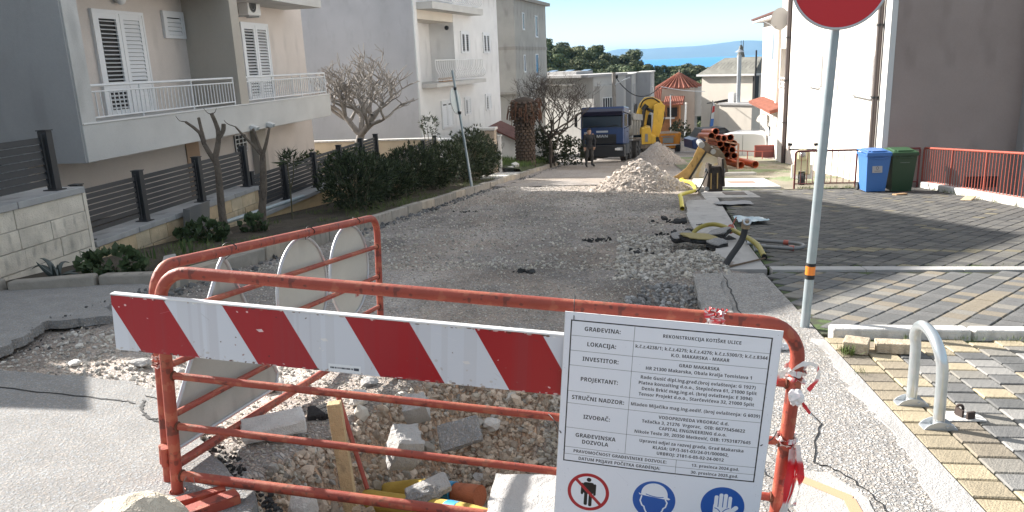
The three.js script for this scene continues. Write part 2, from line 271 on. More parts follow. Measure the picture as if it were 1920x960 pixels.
// loose stones lying over the street and filling the trench
const stoneMats = std({ color: 0xffffff, roughness: 0.95, bumpMap: fineBump, bumpScale: 0.002 });
{
  const r = rng(301), geos = [1, 2, 3, 4].map(s => { if (s < 3) return plain(rockGeo(s, 0, 0.55), false); const o = new THREE.DodecahedronGeometry(1, 0), p = o.attributes.position; for (let i = 0; i < p.count; i++) { const q = 0.72 + 0.5 * hash2(Math.round(p.getX(i) * 9), Math.round(p.getY(i) * 9 + p.getZ(i) * 50), s); p.setXYZ(i, p.getX(i) * q, p.getY(i) * q * 0.75, p.getZ(i) * q); } o.computeVertexNormals(); return plain(o, false); }), lists = [[], [], [], []];
  const put = (x, z, s, dark, warm, lift = 0.3) => {
    const k = (0.26 + 0.36 * r()) * (1 - dark), w = warm * (0.6 + 0.8 * r());
    lists[Math.floor(r() * 4)].push({ m: mat4(x, roadY(x, z) + s * lift, z, r() * 6, r() * 6, r() * 6, s * rr(0.8, 1.3, r), s * rr(0.6, 1, r), s), c: x < axisX(z) + 0.15 && trench(x, z) > 0.06 && r() < 0.8 ? lin(k * 1.25, k * 1.03, k * 0.82) : lin(k * (1 + 0.1 * w), k, k * (1 - 0.16 * w)) });
  };
  for (let i = 0; i < 30000; i++) { const x = rr(-5.4, 1.0, r), z = rr(-9.5, -2, r), t = trench(x, z), p = pit2(x, z); if (t < 0.03 && x < -2.3 && z > -6.1 && r() < 0.7) continue; if (t < 0.03 && p < 0.02 && z < -5.9 && r() < 0.62 - 0.5 * sstep(-0.8, 0.6, x)) continue; put(x, z, (t > 0.05 ? rr(0.006, 0.024, r) * (r() < 0.08 ? 1.8 : 1) : rr(0.004, 0.013, r)) * (1 + 4 * p), 0.15 * r() + clamp(p * 1.6, 0, 0.35), 0.8); }
  for (let i = 0; i < 16000; i++) { const z = rr(-5.0, -2.2, r), x = axisX(z) + rr(-0.95, 1.9, r); if (trench(x, z) > 0.05) put(x, z, rr(0.008, 0.03, r) * (r() < 0.05 ? 1.8 : 1), 0.05 * r(), 0.8); }
  for (let i = 0; i < 700; i++) { const a = r() * 6.28, q = Math.sqrt(r()), x = 0.42 + 0.5 * q * Math.cos(a), z = -7.2 + 1.0 * q * Math.sin(a); put(x, z, rr(0.01, 0.04, r), 0.2 + 0.3 * r(), 0.1); }
  for (let i = 0; i < 2500; i++) { const x = rr(-0.2, 1.1, r), z = rr(-12, -8.3, r); put(x, z, rr(0.008, 0.035, r), 0.2 * r(), 0.7); }
  for (let i = 0; i < 9000; i++) { const z = -9 - 15 * Math.pow(r(), 1.3), x = rr(-4.9, 1.1, r); put(x, z, rr(0.008, 0.024, r), 0.2 * r(), 0.8); }
  for (let i = 0; i < 1100; i++) { const z = rr(-5.9, -4.4, r), x = rr(-5.0, -2.2, r); put(x, z, rr(0.005, 0.022, r) * (r() < 0.04 ? 2.2 : 1), 0, 0.5); }
  for (let i = 0; i < 500; i++) { const z = rr(-6, -40, r); put(roadLeft(z) + rr(0.0, 0.35, r), z, rr(0.02, 0.05, r), 0.65, 0); }
  const EDGE = [[-2.62, -3.85], [-2.28, -3.46], [-1.98, -3.16], [-1.68, -2.88], [-1.52, -2.5]]; for (let i = 0; i < 260; i++) { const k = Math.floor(r() * 4), t = r(), a = EDGE[k], b = EDGE[k + 1], x = a[0] + (b[0] - a[0]) * t + rr(-0.03, 0.14, r) * 0.7, z = a[1] + (b[1] - a[1]) * t - rr(-0.03, 0.1, r) * 0.7, s = rr(0.004, 0.017, r), q = rr(0.025, 0.07, r); lists[Math.floor(r() * 4)].push({ m: mat4(x, Math.max(roadY(x, z), gy(z) - 0.07) + s * 0.35, z, r() * 6, r() * 6, r() * 6, s * 1.2, s * 0.8, s), c: lin(q, q, q) }); }
  for (let i = 0; i < 130; i++) { const t = r(), x = -5.0 + rr(-0.35, 0.25, r), z = -5.0 - 2.6 * t, s = rr(0.004, 0.02, r), q = rr(0.06, 0.16, r); lists[Math.floor(r() * 4)].push({ m: mat4(x, Math.max(roadY(x, z), x < -5.2 ? gy(z) + 0.02 : -9) + s * 0.4, z, r() * 6, r() * 6, r() * 6, s * 1.2, s * 0.7, s), c: lin(q, q, q) }); }
  for (const [cx, cz, n, w] of [[-0.5, -11.6, 26, 0.16], [-1.25, -8.8, 14, 0.1], [0.75, -12.2, 40, 0.3], [0.8, -13.8, 40, 0.32], [0.3, -10.6, 30, 0.25], [-3.6, -16, 12, 0.2], [0.55, -9.9, 24, 0.3]]) for (let i = 0; i < n; i++) { const a = r() * 6.28, d = w * Math.sqrt(r()), x = cx + d * Math.cos(a) * 1.6, z = cz + d * Math.sin(a), s = rr(0.008, 0.04, r), q = rr(0.02, 0.06, r); lists[Math.floor(r() * 4)].push({ m: mat4(x, roadY(x, z) + s * 0.3, z, r() * 6, r() * 6, r() * 6, s * 1.3, s * 0.6, s), c: lin(q, q, q) }); }
  const g = new THREE.Group(); g.name = numbered('loose_gravel'); g.userData = { kind: 'stuff', label: 'loose crushed stones strewn over the dug-up street' }; scene.add(g);
  lists.forEach((l, i) => instanced(g, 'stones', geos[i], stoneMats, l));
}
// old asphalt that is left: the near corner on the left with a broken edge, the strip by the left kerb, the walk on the right
{
  const a = structure('asphalt_road', 'old grey asphalt left standing at the near end of the street');
  const edge = [[-5.3, -4.62], [-4.3, -4.55], [-3.4, -4.42], [-2.95, -4.2], [-2.62, -3.85], [-2.28, -3.46], [-1.98, -3.16], [-1.68, -2.88], [-1.52, -2.5], [-1.45, -1.6], [-1.4, 0.4, 0], [-1.4, 4, 0], [-30, 4, 0], [-30, -4.9]];
  part(a, 'asphalt_sheet', sheet(ragged(edge, 0.05, 0.06, 5), 0.07, 0.0), M.asphalt);
  const up = [[-7.6, -4.95], [-5.0, -5.0], [-5.12, -5.5], [-5.3, -5.95], [-4.72, -6.15], [-5.15, -6.5], [-5.2, -7.4], [-5.5, -7.75, 0], [-7.3, -7.2, 0], [-12, -7.0, 0], [-12, -5]];
  part(a, 'asphalt_patch', sheet(ragged(up, 0.1, 0.05, 6), 0.08, 0.02), M.asphalt);
  const crack = (pts, w, seed) => { const P = []; pts.forEach((p, i) => { if (!i) { P.push(p); return; } const q = pts[i - 1]; for (let k = 1; k <= 8; k++) { const t = k / 8; P.push([q[0] + (p[0] - q[0]) * t + 0.03 * (hash2(k, i, seed) - 0.5), q[1] + (p[1] - q[1]) * t + 0.03 * (hash2(k, i, seed + 3) - 0.5)]); } }); const side = s => P.map((p, i) => { const a = P[Math.max(0, i - 1)], b = P[Math.min(P.length - 1, i + 1)], L = Math.hypot(b[0] - a[0], b[1] - a[1]) || 1, k = s * w * (0.2 + 0.6 * hash2(i, s + 5, seed)) * (i === 0 || i === P.length - 1 ? 0.05 : 1); return [p[0] - (b[1] - a[1]) / L * k, p[1] + (b[0] - a[0]) / L * k]; }); return sheet([...side(1), ...side(-1).reverse()], 0.003, 0.0045); };
  part(a, 'crack', [crack([[-5.2, -4.35], [-4.2, -4.2], [-3.35, -4.07], [-3.05, -4.0]], 0.012, 3), crack([[-3.05, -4.05], [-2.92, -3.85], [-2.72, -3.72], [-2.4, -3.72], [-2.2, -3.6]], 0.016, 5), crack([[-3.1, -4.15], [-2.75, -4.02], [-2.4, -3.9]], 0.009, 8)], M.black, null);
  const w = structure('walkway', 'rough pale asphalt walk along the right side of the street');
  const left = [[0.45, 1], [0.42, -2.2], [0.5, -3.6], [0.62, -5], [0.6, -6.2], [0.72, -7.2], [0.68, -8.45]];
  part(w, 'asphalt_sheet', sheet(ragged([...left, [1.12, -8.5], [1.44, -8.5, 0], [1.44, -7, 0], [1.44, 1, 0]], 0.04, 0.07, 8), 0.22, 0.0), M.asphaltCoarse);
  part(w, 'broken_strip', sheet(ragged([[0.6, -6.05], [0.66, -8.35], [0.93, -8.4], [0.86, -6.0]], 0.03, 0.06, 9), 0.06, 0.022), M.asphaltCoarse);
  part(w, 'concrete_strip', sheet(ragged([[1.02, -8.75], [1.12, -10.4], [1.16, -11.3], [0.98, -12.0], [1.02, -14.5], [1.22, -17.6], [1.68, -17.8], [1.72, -19.8], [2.1, -20.4, 0], [1.66, -12.5, 0], [1.52, -8.75, 0]], 0.035, 0.09, 10), 0.2, 0.0), M.concrete);
  part(w, 'concrete_edge', sheet(ragged([[1.31, -1.2], [1.27, -3.2], [1.34, -4.0], [1.3, -4.6], [1.36, -5.2], [1.34, -5.75, 0], [1.436, -5.72, 0], [1.436, -1.2, 0]], 0.06, 0.06, 11), 0.02, 0.006), M.concrete);
  part(w, 'concrete_patch', sheet(ragged([[0.86, -2.2], [0.98, -2.75], [1.0, -3.12], [0.9, -3.38], [0.72, -3.4], [0.66, -3.1], [0.74, -2.7], [0.66, -2.2]], 0.012, 0.05, 12), 0.02, 0.006), M.concretePatch);
  part(w, 'concrete_patch', sheet(ragged([[0.68, -3.45], [0.64, -3.72], [0.42, -3.86], [0.4, -3.6]], 0.012, 0.05, 13), 0.02, 0.005), M.concretePatch);
  part(w, 'paint_mark', [sheet([[0.725, -3.29], [0.755, -3.34], [0.945, -3.14], [0.915, -3.08]], 0.002, 0.0085), sheet([[0.895, -3.1], [0.945, -3.12], [0.94, -2.83], [0.885, -2.83]], 0.002, 0.009)], flatC(0.55, 0.3, 0.18, 0.9), 'orange marking paint on the pale concrete patch');
  part(w, 'crack', [crack([[1.0, -2.4], [1.06, -3.0], [0.98, -3.35], [0.86, -3.5], [1.0, -4.0], [0.92, -5.2]], 0.005, 21), crack([[0.62, -2.2], [0.66, -2.9], [0.62, -3.4]], 0.005, 22), crack([[0.92, -6.0], [0.95, -7.1], [1.0, -8.4]], 0.012, 23)], M.black);
}
// kerbs
{
  const kMats = [M.kerb, plaster(0.3, 0.275, 0.24, 0.3, 15, 0.8, 0.008), plaster(0.38, 0.33, 0.27, 0.3, 16, 0.8, 0.008)];
  const k = structure('kerb', 'weathered stone kerb along the planted strip on the left'), r = rng(12);
  for (let z = -7.9; z > -40; z -= 1.0) { const x0 = roadLeft(z), x1 = roadLeft(z - 0.98), yaw = Math.atan2(x1 - x0, 0.98); part(k, 'kerb_stone', bx(0.16, 0.3, 0.985, (x0 + x1) / 2 - 0.1 + rr(-0.015, 0.015, r), gy(z - 0.49) - 0.03 + rr(-0.02, 0.012, r), z - 0.49, TILT, -yaw, rr(-0.03, 0.03, r), 0.018), kMats[Math.floor(r() * 3)]); }
  for (const [x, z, l, ry] of [[-5.75, -7.76, 0.62, 0.12], [-6.5, -7.5, 0.9, 0.34], [-7.45, -7.16, 0.98, 0.32], [-5.35, -8.0, 0.3, 0.9]]) part(k, 'kerb_stone', bx(l, 0.28, 0.2, x, gy(z) - 0.01, z, TILT, ry, 0, 0.03), kMats[1]);
  const k2 = structure('kerb', 'white concrete kerb between the near paving and the parking bay');
  for (let x = 1.5; x < 9; x += 1) part(k2, 'kerb_stone', bx(0.985, 0.2, x < 2 ? 0.15 : 0.14, x + 0.5, gy(-5.88) - 0.03, -5.88, TILT, 0, 0, 0.02), M.concreteLight);
  const k3 = structure('kerb', 'flush concrete kerb at the far side of the near parking bay');
  for (let x = 1.56; x < 9; x += 1) part(k3, 'kerb_stone', bx(0.992, 0.2, 0.22, x + 0.5, gy(-8.76) - 0.088, -8.76, TILT, 0, 0, 0.004), M.concrete);
  const k4 = structure('kerb', 'weedy white concrete kerb under the long red railing');
  for (let z = -11.5; z > -20.3; z -= 1) part(k4, 'kerb_stone', bx(0.32, 0.4, 0.985, 7.32, gy(z - 0.5) - 0.06, z - 0.5, TILT, 0, 0, 0.03), M.concreteLight);
}
// paving: stones laid singly over a mossy bed
const paverGeo = (() => { const w = 0.186 / 2, l = 0.161 / 2, c = 0.006, h = 0.05, v = [[-w, -h, -l], [w, -h, -l], [w, -h, l], [-w, -h, l], [-w, -c, -l], [w, -c, -l], [w, -c, l], [-w, -c, l], [-w + c, 0, -l + c], [w - c, 0, -l + c], [w - c, 0, l - c], [-w + c, 0, l - c]], f = [];
  for (const b of [0, 4]) for (let i = 0; i < 4; i++) { const j = (i + 1) % 4; f.push(b + i, b + j + 4, b + j, b + i, b + i + 4, b + j + 4); }
  f.push(8, 10, 9, 8, 11, 10); const g = new THREE.BufferGeometry(); g.setAttribute('position', new THREE.Float32BufferAttribute(f.flatMap(i => v[i]), 3)); g.computeVertexNormals(); return plain(g); })();
const pavMats = { grey: [[0.2, 0.195, 0.185], [0.145, 0.143, 0.14], [0.26, 0.25, 0.235], [0.12, 0.12, 0.118], [0.215, 0.2, 0.175]], yellow: [[0.36, 0.3, 0.2], [0.31, 0.26, 0.18], [0.28, 0.235, 0.17], [0.4, 0.335, 0.225]], brown: [[0.21, 0.18, 0.14], [0.235, 0.2, 0.15]] };
for (const k in pavMats) pavMats[k] = pavMats[k].map((c, i) => plaster(...c, 0.22, 61 + i, 0.7, 0.005));
const mossMat = (() => { const t = tex(256, 0.9, (u, v) => { const n = sstep(0.35, 0.7, fbm(u * 9, v * 9, 4, 44, 9)); return [0.05 + 0.03 * n, 0.048 + 0.07 * n, 0.035 + 0.005 * n]; }); return std({ map: t, bumpMap: fineBump, bumpScale: 0.01, roughness: 1 }); })();
{
  const r = rng(77), pick = a => a[Math.floor(r() * a.length)];
  const stone = (parent, x, z, ry, mat) => { const m = new THREE.Mesh(paverGeo, mat); m.name = 'paving_stone'; m.position.set(x, gy(z) + rr(-0.003, 0.003, r), z); m.rotation.order = 'XYZ'; m.rotation.set(TILT + rr(-0.01, 0.01, r), ry, rr(-0.008, 0.008, r)); m.castShadow = m.receiveShadow = true; parent.add(m); };
  const A = structure('paving', 'yellow and grey paving stones around the metal hoop, nearest the camera');
  part(A, 'bedding', sheet([[1.42, 1], [9, 1], [9, -5.82], [1.42, -5.82]], 0.1, -0.014), mossMat);
  const extraA = [], extraB = [], extraC = []; let n = 0;
  const far = (list, x, z, ry, cols) => { const c = cols[Math.floor(r() * cols.length)], k = 0.85 + 0.3 * r(); list.push({ m: mat4(x, gy(z) + rr(-0.003, 0.003, r), z, TILT, 0, 0, 1).multiply(new THREE.Matrix4().makeRotationY(ry)), c: lin(c[0] * k, c[1] * k, c[2] * k) }); };
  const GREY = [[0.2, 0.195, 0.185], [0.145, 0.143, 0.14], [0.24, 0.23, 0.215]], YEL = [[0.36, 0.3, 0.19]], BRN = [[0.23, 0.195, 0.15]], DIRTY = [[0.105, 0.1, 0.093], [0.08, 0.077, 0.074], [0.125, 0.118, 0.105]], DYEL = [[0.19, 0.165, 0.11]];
  for (let i = 0; i < 36; i++) for (let j = 0; j < 36; j++) {
    const x = 1.54 + i * 0.197, z = -5.72 + (j + (i % 2) * 0.5) * 0.174 - (i % 2 && j === 0 ? 0 : 0); if (z > 0.2) continue;
    const yel = i === 0 || (i === 1 && r() < 0.7) || (j < 2 && r() < 0.85) || r() < (z > -3.0 ? 0.14 : 0.07), inView = x < -z * 0.66 + 0.05 && z < -2.2;
    if (inView && n < 300) { n++; stone(A, x, z, 0, yel ? (r() < 0.22 ? pick(pavMats.brown) : pick(pavMats.yellow)) : pick(pavMats.grey)); } else far(extraA, x, z, 0, yel ? YEL : GREY);
  }
  const B = structure('paving', 'diagonal grey paving stones of the sunny parking bay behind the sign pole');
  part(B, 'bedding', sheet([[1.46, -5.95], [9, -5.95], [9, -8.645], [1.56, -8.645], [1.46, -8.0]], 0.1, -0.014), mossMat);
  const a = 0.66, ca = Math.cos(a), sa = Math.sin(a), spots = [];
  for (let i = -50; i < 60; i++) for (let j = -70; j < 70; j++) { const u = i * 0.197, v = (j + (i % 2 ? 0.5 : 0)) * 0.174, x = 3 + u * ca + v * -sa, z = -7.3 + u * sa + v * ca; if (x < 1.52 || x > 8.9 || z > -6.02 || z < -8.56) continue; spots.push([x, z, i, j]); }
  spots.sort((p, q) => (p[0] - 0.1 * p[1]) - (q[0] - 0.1 * q[1]));
  spots.forEach(([x, z, i, j], k) => { const yel = (Math.abs(i + Math.floor(j * 0.3)) % 9 === 0 && r() < 0.5) || r() < 0.03; if (k < 300) stone(B, x, z, -a, yel ? pick(pavMats.brown) : r() < 0.1 ? pick(pavMats.brown) : pavMats.grey[[1, 1, 3, 3, 4][Math.floor(r() * 5)]]); else far(extraB, x, z, -a, yel ? BRN : GREY.slice(1, 2)); });
  const C = structure('paving', 'dark weathered paving of the large bay in front of the bins');
  part(C, 'bedding', sheet([[1.55, -8.875], [9, -8.875], [7.6, -12], [7.3, -20.45], [2.25, -20.45], [1.68, -12.5]], 0.1, -0.014), mossMat);
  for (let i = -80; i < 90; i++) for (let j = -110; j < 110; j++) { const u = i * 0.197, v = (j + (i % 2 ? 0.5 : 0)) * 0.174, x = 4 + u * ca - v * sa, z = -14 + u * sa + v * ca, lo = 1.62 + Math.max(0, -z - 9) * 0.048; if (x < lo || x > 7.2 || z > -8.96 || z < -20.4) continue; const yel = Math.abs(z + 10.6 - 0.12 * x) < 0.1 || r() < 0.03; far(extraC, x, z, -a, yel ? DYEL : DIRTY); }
  const pm = std({ roughness: 0.92, bumpMap: fineBump, bumpScale: 0.004 });
  instanced(A, 'outer_stones', paverGeo, pm, extraA); instanced(B, 'outer_stones', paverGeo, pm, extraB); instanced(C, 'paving_stones', paverGeo, pm, extraC);
}
// yard beyond the paving: trodden earth with a concrete pad and an inspection cover
{
  solo('earth_yard', 'trodden brown earth yard below the white house', null, field(2.0, 6.9, -20.5, -46, 40, 90, (x, z) => gy(z) + 0.0 + 0.06 * (fbm(x, z, 4, 97) - 0.5)), (() => { const t = tex(256, 5, (u, v) => { const n = fbm(u * 6, v * 6, 5, 90, 6), g = sstep(0.5, 0.62, fbm(u * 5, v * 5, 4, 95, 5)); return [0.22 + 0.12 * n - 0.1 * g, 0.2 + 0.1 * n - 0.02 * g, 0.15 + 0.08 * n - 0.08 * g]; }); return std({ map: t, bumpMap: fineBump, bumpScale: 0.02, roughness: 1 }); })());
  const pad = structure('concrete_pad', 'pale concrete pad with an inspection cover behind the paving');
  part(pad, 'slab', sheet([[1.75, -21.0], [3.85, -20.7], [4.0, -24.4], [1.9, -24.6]], 0.2, 0.06), M.concreteLight);
  part(pad, 'cover', sheet([[2.75, -22.2], [3.45, -22.2], [3.5, -23.1], [2.75, -23.1]], 0.02, 0.07), flatC(0.34, 0.2, 0.16, 0.9));
  solo('concrete_strip', 'low pale concrete strip crossing the yard behind the bucket', null, sheet([[1.8, -27.2], [4.2, -27.0], [4.2, -27.6], [1.8, -27.8]], 0.2, 0.08), M.concreteLight);
  part(structure('planted_strip', 'dark soil strip between the left kerb and the stone wall'), 'soil', sheet([[-5.3, -7.95], [-7.5, -7.25], [-7.5, -30.2], [-4.6, -30.2], [-4.3, -27.4], [-4.6, -22], [-5.0, -12]], 0.2, 0.02), M.soil);
  solo('driveway_apron', 'pale paved apron in front of the stone gate pillar', null, sheet([[-5.6, -27.2], [-4.4, -27.2], [-4.2, -31.6], [-5.6, -32]], 0.2, 0.07), M.concreteLight);
}
// ---------------------------------------------------------------- buildings
const PL = {
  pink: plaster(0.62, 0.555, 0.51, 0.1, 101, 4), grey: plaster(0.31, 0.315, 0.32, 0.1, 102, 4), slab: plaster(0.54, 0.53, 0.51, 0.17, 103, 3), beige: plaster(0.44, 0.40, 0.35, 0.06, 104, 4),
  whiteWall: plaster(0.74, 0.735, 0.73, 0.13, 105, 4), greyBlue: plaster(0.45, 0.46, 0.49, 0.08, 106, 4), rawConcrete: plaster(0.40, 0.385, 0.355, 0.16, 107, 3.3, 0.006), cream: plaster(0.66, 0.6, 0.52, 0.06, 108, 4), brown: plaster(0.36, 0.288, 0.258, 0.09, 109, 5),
  sunWhite: plaster(0.72, 0.68, 0.63, 0.04, 110, 4), blockWhite: plaster(0.5, 0.485, 0.46, 0.05, 112, 4), blockGrey: plaster(0.4, 0.39, 0.385, 0.08, 113, 4), rust: plaster(0.42, 0.29, 0.2, 0.1, 114, 3),
};
M.shutter = flatC(0.72, 0.72, 0.73, 0.45);
M.roofRed = plaster(0.31, 0.11, 0.072, 0.3, 121, 1.4, 0.006); M.roofDark = plaster(0.13, 0.055, 0.045, 0.25, 122, 1.4, 0.006); M.roofGrey = plaster(0.2, 0.195, 0.17, 0.35, 123, 1.2, 0.02);
M.railRed = std({ color: 0xffffff, map: tex(128, 0.5, (u, v) => { const n = 0.8 + 0.4 * fbm(u * 8, v * 8, 4, 131, 8); return [0.33 * n, 0.075 * n, 0.05 * n]; }), roughness: 0.5 });
M.railDark = flatC(0.16, 0.035, 0.032, 0.5);

// louvred shutters: a frame, leaves, slats; M4 places (t along the wall, h, out)
function shutters(parent, name, M4, t0, t1, h0, h1, o = {}) {
  const leaves = o.leaves ?? 2, d = part(parent, name, on(M4, bb(t0 - 0.06, t1 + 0.06, h1, h1 + 0.07, 0, 0.07), bb(t0 - 0.06, t0, h0, h1, 0, 0.07), bb(t1, t1 + 0.06, h0, h1, 0, 0.07)), M.shutter, o.label);
  part(d, 'dark_opening', on(M4, bb(t0, t1, h0, h1, 0.002, 0.012)), M.black);
  const w = (t1 - t0) / leaves, mid = o.mid;
  for (let k = 0; k < leaves; k++) {
    const a = t0 + k * w + 0.008, b = a + w - 0.016, f = o.frame ?? 0.09, gs = [bb(a, a + f, h0, h1, 0.025, 0.065), bb(b - f, b, h0, h1, 0.025, 0.065), bb(a + f, b - f, h1 - f, h1, 0.025, 0.063), bb(a + f, b - f, h0, h0 + f, 0.025, 0.063)];
    if (mid) gs.push(bb(a + f, b - f, mid - 0.1, mid + 0.1, 0.025, 0.063));
    part(d, 'leaf_frame', on(M4, gs), M.shutter);
    const tilt = (o.open ?? [0.5, 1.0])[k % 2], step = o.step ?? 0.085, sl = [];
    for (let h = h0 + f + step / 2; h < h1 - f - step / 3; h += step) if (!mid || Math.abs(h - mid) > 0.1) { const g = bx(b - a - 2 * f, 0.012, step * 0.98, 0, 0, 0, tilt * (mid && h < mid ? 1.25 : 1)).translate((a + b) / 2, h, 0.043); sl.push(g); }
    part(d, 'louvre_slats', on(M4, sl), M.shutter);
  }
  return d;
}
function glazed(parent, M4, t0, t1, h0, h1, nx = 2, deep = 0.08, frameMat = M.white) {      // a real window: reveal, frame bars and dark panes
  const w = part(parent, 'window', on(M4, bb(t0 - 0.03, t1 + 0.03, h0 - 0.05, h0, 0, 0.06), ...Array.from({ length: nx + 1 }, (_, i) => { const t = t0 + (t1 - t0) * i / nx; return bb(t - 0.03, t + 0.03, h0, h1, 0.002, 0.045); }), bb(t0, t1, h1 - 0.06, h1, 0.002, 0.04), bb(t0, t1, h0, h0 + 0.06, 0.002, 0.04)), frameMat);
  for (let i = 0; i < nx; i++) part(w, 'pane', on(M4, bb(t0 + (t1 - t0) * i / nx + 0.03, t0 + (t1 - t0) * (i + 1) / nx - 0.03, h0 + 0.06, h1 - 0.06, 0.004, 0.016)), M.glassDark);
  return w;
}
function bars(parent, name, M4, t0, t1, h0, h1, step, r, mat, o = {}) {      // a railing in a frame: rails, posts, balusters
  const g = part(parent, name, on(M4, rod([t0, h1, 0], [t1, h1, 0], o.rail ?? r * 2.2), rod([t0, h0, 0], [t1, h0, 0], r * 1.3), o.sub ? rod([t0, o.sub, 0], [t1, o.sub, 0], r * 1.3) : null), mat);
  const n = Math.round((t1 - t0) / step); for (let i = 0; i <= n; i++) { const t = t0 + (t1 - t0) * i / n, post = o.posts ? i % o.posts === 0 || i === n : i === 0 || i === n; part(g, post ? 'post' : 'baluster', on(M4, rod([t, post ? h0 - (o.foot ?? 0.07) : h0, 0], [t, post ? h1 : (o.sub ?? h1), 0], post ? r * 1.7 : r, undefined, 6)), mat); }
  return g;
}
// the pink house with the two white balconies
{
  const H = thing('pink_house', 'pink two-storey house with a grey end wall and long white-railed balcony', 'house', [-11.3, -2.0, -19]);
  part(H, 'wall', [bb(-20, -11.3, -3.2, 6.3, -26.4, -12.95)], PL.pink);
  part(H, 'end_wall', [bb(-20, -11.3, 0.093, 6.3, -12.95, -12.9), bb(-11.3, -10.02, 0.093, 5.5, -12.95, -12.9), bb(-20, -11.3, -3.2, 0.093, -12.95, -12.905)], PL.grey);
  part(H, 'end_fin', bb(-11.3, -10, 0.78, 5.5, -13.35, -12.952), PL.slab);
  part(H, 'balcony_slab', [bb(-11.3, -10, 0.09, 0.78, -25.06, -12.952, 0.015)], PL.slab);
  part(H, 'balcony_coping', bb(-10.2, -9.985, 0.782, 0.815, -25.08, -12.97, 0.008), M.offwhite);
  part(H, 'partition_wall', bb(-11.3, -10, 0.78, 5.5, -19.4, -18.98), PL.beige);
  part(H, 'upper_slab', [bb(-11.3, -10, 3.55, 4.0, -25.06, -13.352)], PL.slab);
  part(H, 'roof', [prism([[-12.6, 6.3], [-19.65, 8.3], [-26.7, 6.3]], 10).rotateY(-Math.PI / 2).translate(-10.9, 0, 0)], M.roofRed);
  // the lower wing out to the left, with its sloping roof
  part(H, 'wing', [prism([[-8.7, -3], [-8.7, 3.9], [-12.88, 7.0], [-12.88, -3]], 8).rotateY(-Math.PI / 2).translate(-12.6, 0, 0), bb(-11, -8.4, -2, 2.1, -6.9, -6.1), prism([[-6.05, 2.05], [-6.4, 2.55], [-6.95, 2.05]], 2.7).rotateY(-Math.PI / 2).translate(-8.35, 0, 0)], PL.pink);
  const F = wallFrame(-11.3, -12.9, 0, -1), E = wallFrame(-10, -12.9, 0, -1);
  shutters(H, 'balcony_door', F, 2.58, 4.25, 0.8, 2.98, { mid: 1.42, frame: 0.12, step: 0.088, open: [0.25, 1.15], label: 'white louvred balcony door, left leaf with open slats' });
  shutters(H, 'balcony_door', F, 9.02, 10.66, 0.8, 2.98, { mid: 1.42, frame: 0.12, step: 0.088, open: [0.55, 0.75] });
  shutters(H, 'window_shutter', F, 5.18, 5.95, 2.5, 3.08, { leaves: 1, frame: 0.08, step: 0.1, open: [1.2, 1.2] });
  for (const t of [3.47, 9.9]) { const l = part(H, 'wall_lamp', on(F, new THREE.SphereGeometry(0.13, 14, 10).scale(1, 1, 0.8).translate(t, t < 5 ? 3.3 : 3.33, 0.13)), M.white); part(l, 'lamp_base', on(F, rod([t, t < 5 ? 3.3 : 3.33, 0], [t, t < 5 ? 3.3 : 3.33, 0.05], 0.09)), M.zinc); }
  bars(H, 'balcony_railing', E.clone().multiply(new THREE.Matrix4().makeTranslation(0, 0, -0.08)), 0.1, 5.92, 0.89, 1.485, 0.14, 0.0125, M.white, { sub: 1.37, posts: 14, rail: 0.026 });
  bars(H, 'balcony_railing', E.clone().multiply(new THREE.Matrix4().makeTranslation(0, 0, -0.08)), 6.2, 12.05, 0.89, 1.485, 0.14, 0.0125, M.white, { sub: 1.37, posts: 14, rail: 0.026 });
  bars(H, 'balcony_railing', wallFrame(-11.25, -24.98, 1, 0), 0, 1.15, 0.89, 1.485, 0.14, 0.0085, M.white, { sub: 1.37, rail: 0.026 });
  const ac = part(H, 'air_conditioner', on(F, bb(8.82, 9.62, 3.22, 3.78, 0.12, 0.42, 0.02)), M.white);
  part(ac, 'fan_grille', on(F, new THREE.TorusGeometry(0.2, 0.012, 6, 20).translate(9.12, 3.5, 0.425), new THREE.TorusGeometry(0.13, 0.01, 6, 18).translate(9.12, 3.5, 0.425)), M.steel); part(ac, 'fan', on(F, new THREE.CircleGeometry(0.2, 20).translate(9.12, 3.5, 0.4215)), M.dark); for (const t of [8.9, 9.5]) part(ac, 'bracket', on(F, bb(t, t + 0.03, 3.17, 3.215, 0, 0.4)), M.zinc);
  const gw = part(H, 'grille_window', on(F, bb(7.85, 8.5, -0.62, -0.14, 0.002, 0.02)), M.black); part(gw, 'grille', on(F, [0, 1, 2, 3, 4].map(i => bb(7.85, 8.5, -0.62 + i * 0.12 - 0.012, -0.62 + i * 0.12 + 0.012, 0.03, 0.05)), [0, 1, 2, 3].map(i => bb(7.85 + i * 0.2167 - 0.012, 7.85 + i * 0.2167 + 0.012, -0.62, -0.14, 0.034, 0.054))), M.shutter);
  part(H, 'porch_wall', [bb(-11.3, -11.1, -3, 0.085, -22.35, -21.75)], PL.beige);
  part(H, 'dark_niche', on(F, bb(5.35, 5.95, -2.2, 0.08, 0.002, 0.03)), PL.rust);
  for (const t of [6.5, 7.45]) { const f = part(H, 'floodlight', on(F, bx(0.26, 0.12, 0.18, t, 0.17, 1.36, 0.35, 0.2, 0, 0.02)), M.offwhite); part(f, 'lens', on(F, bx(0.2, 0.08, 0.01, t + 0.02, 0.145, 1.455, 0.35, 0.2)), M.galv); }
}
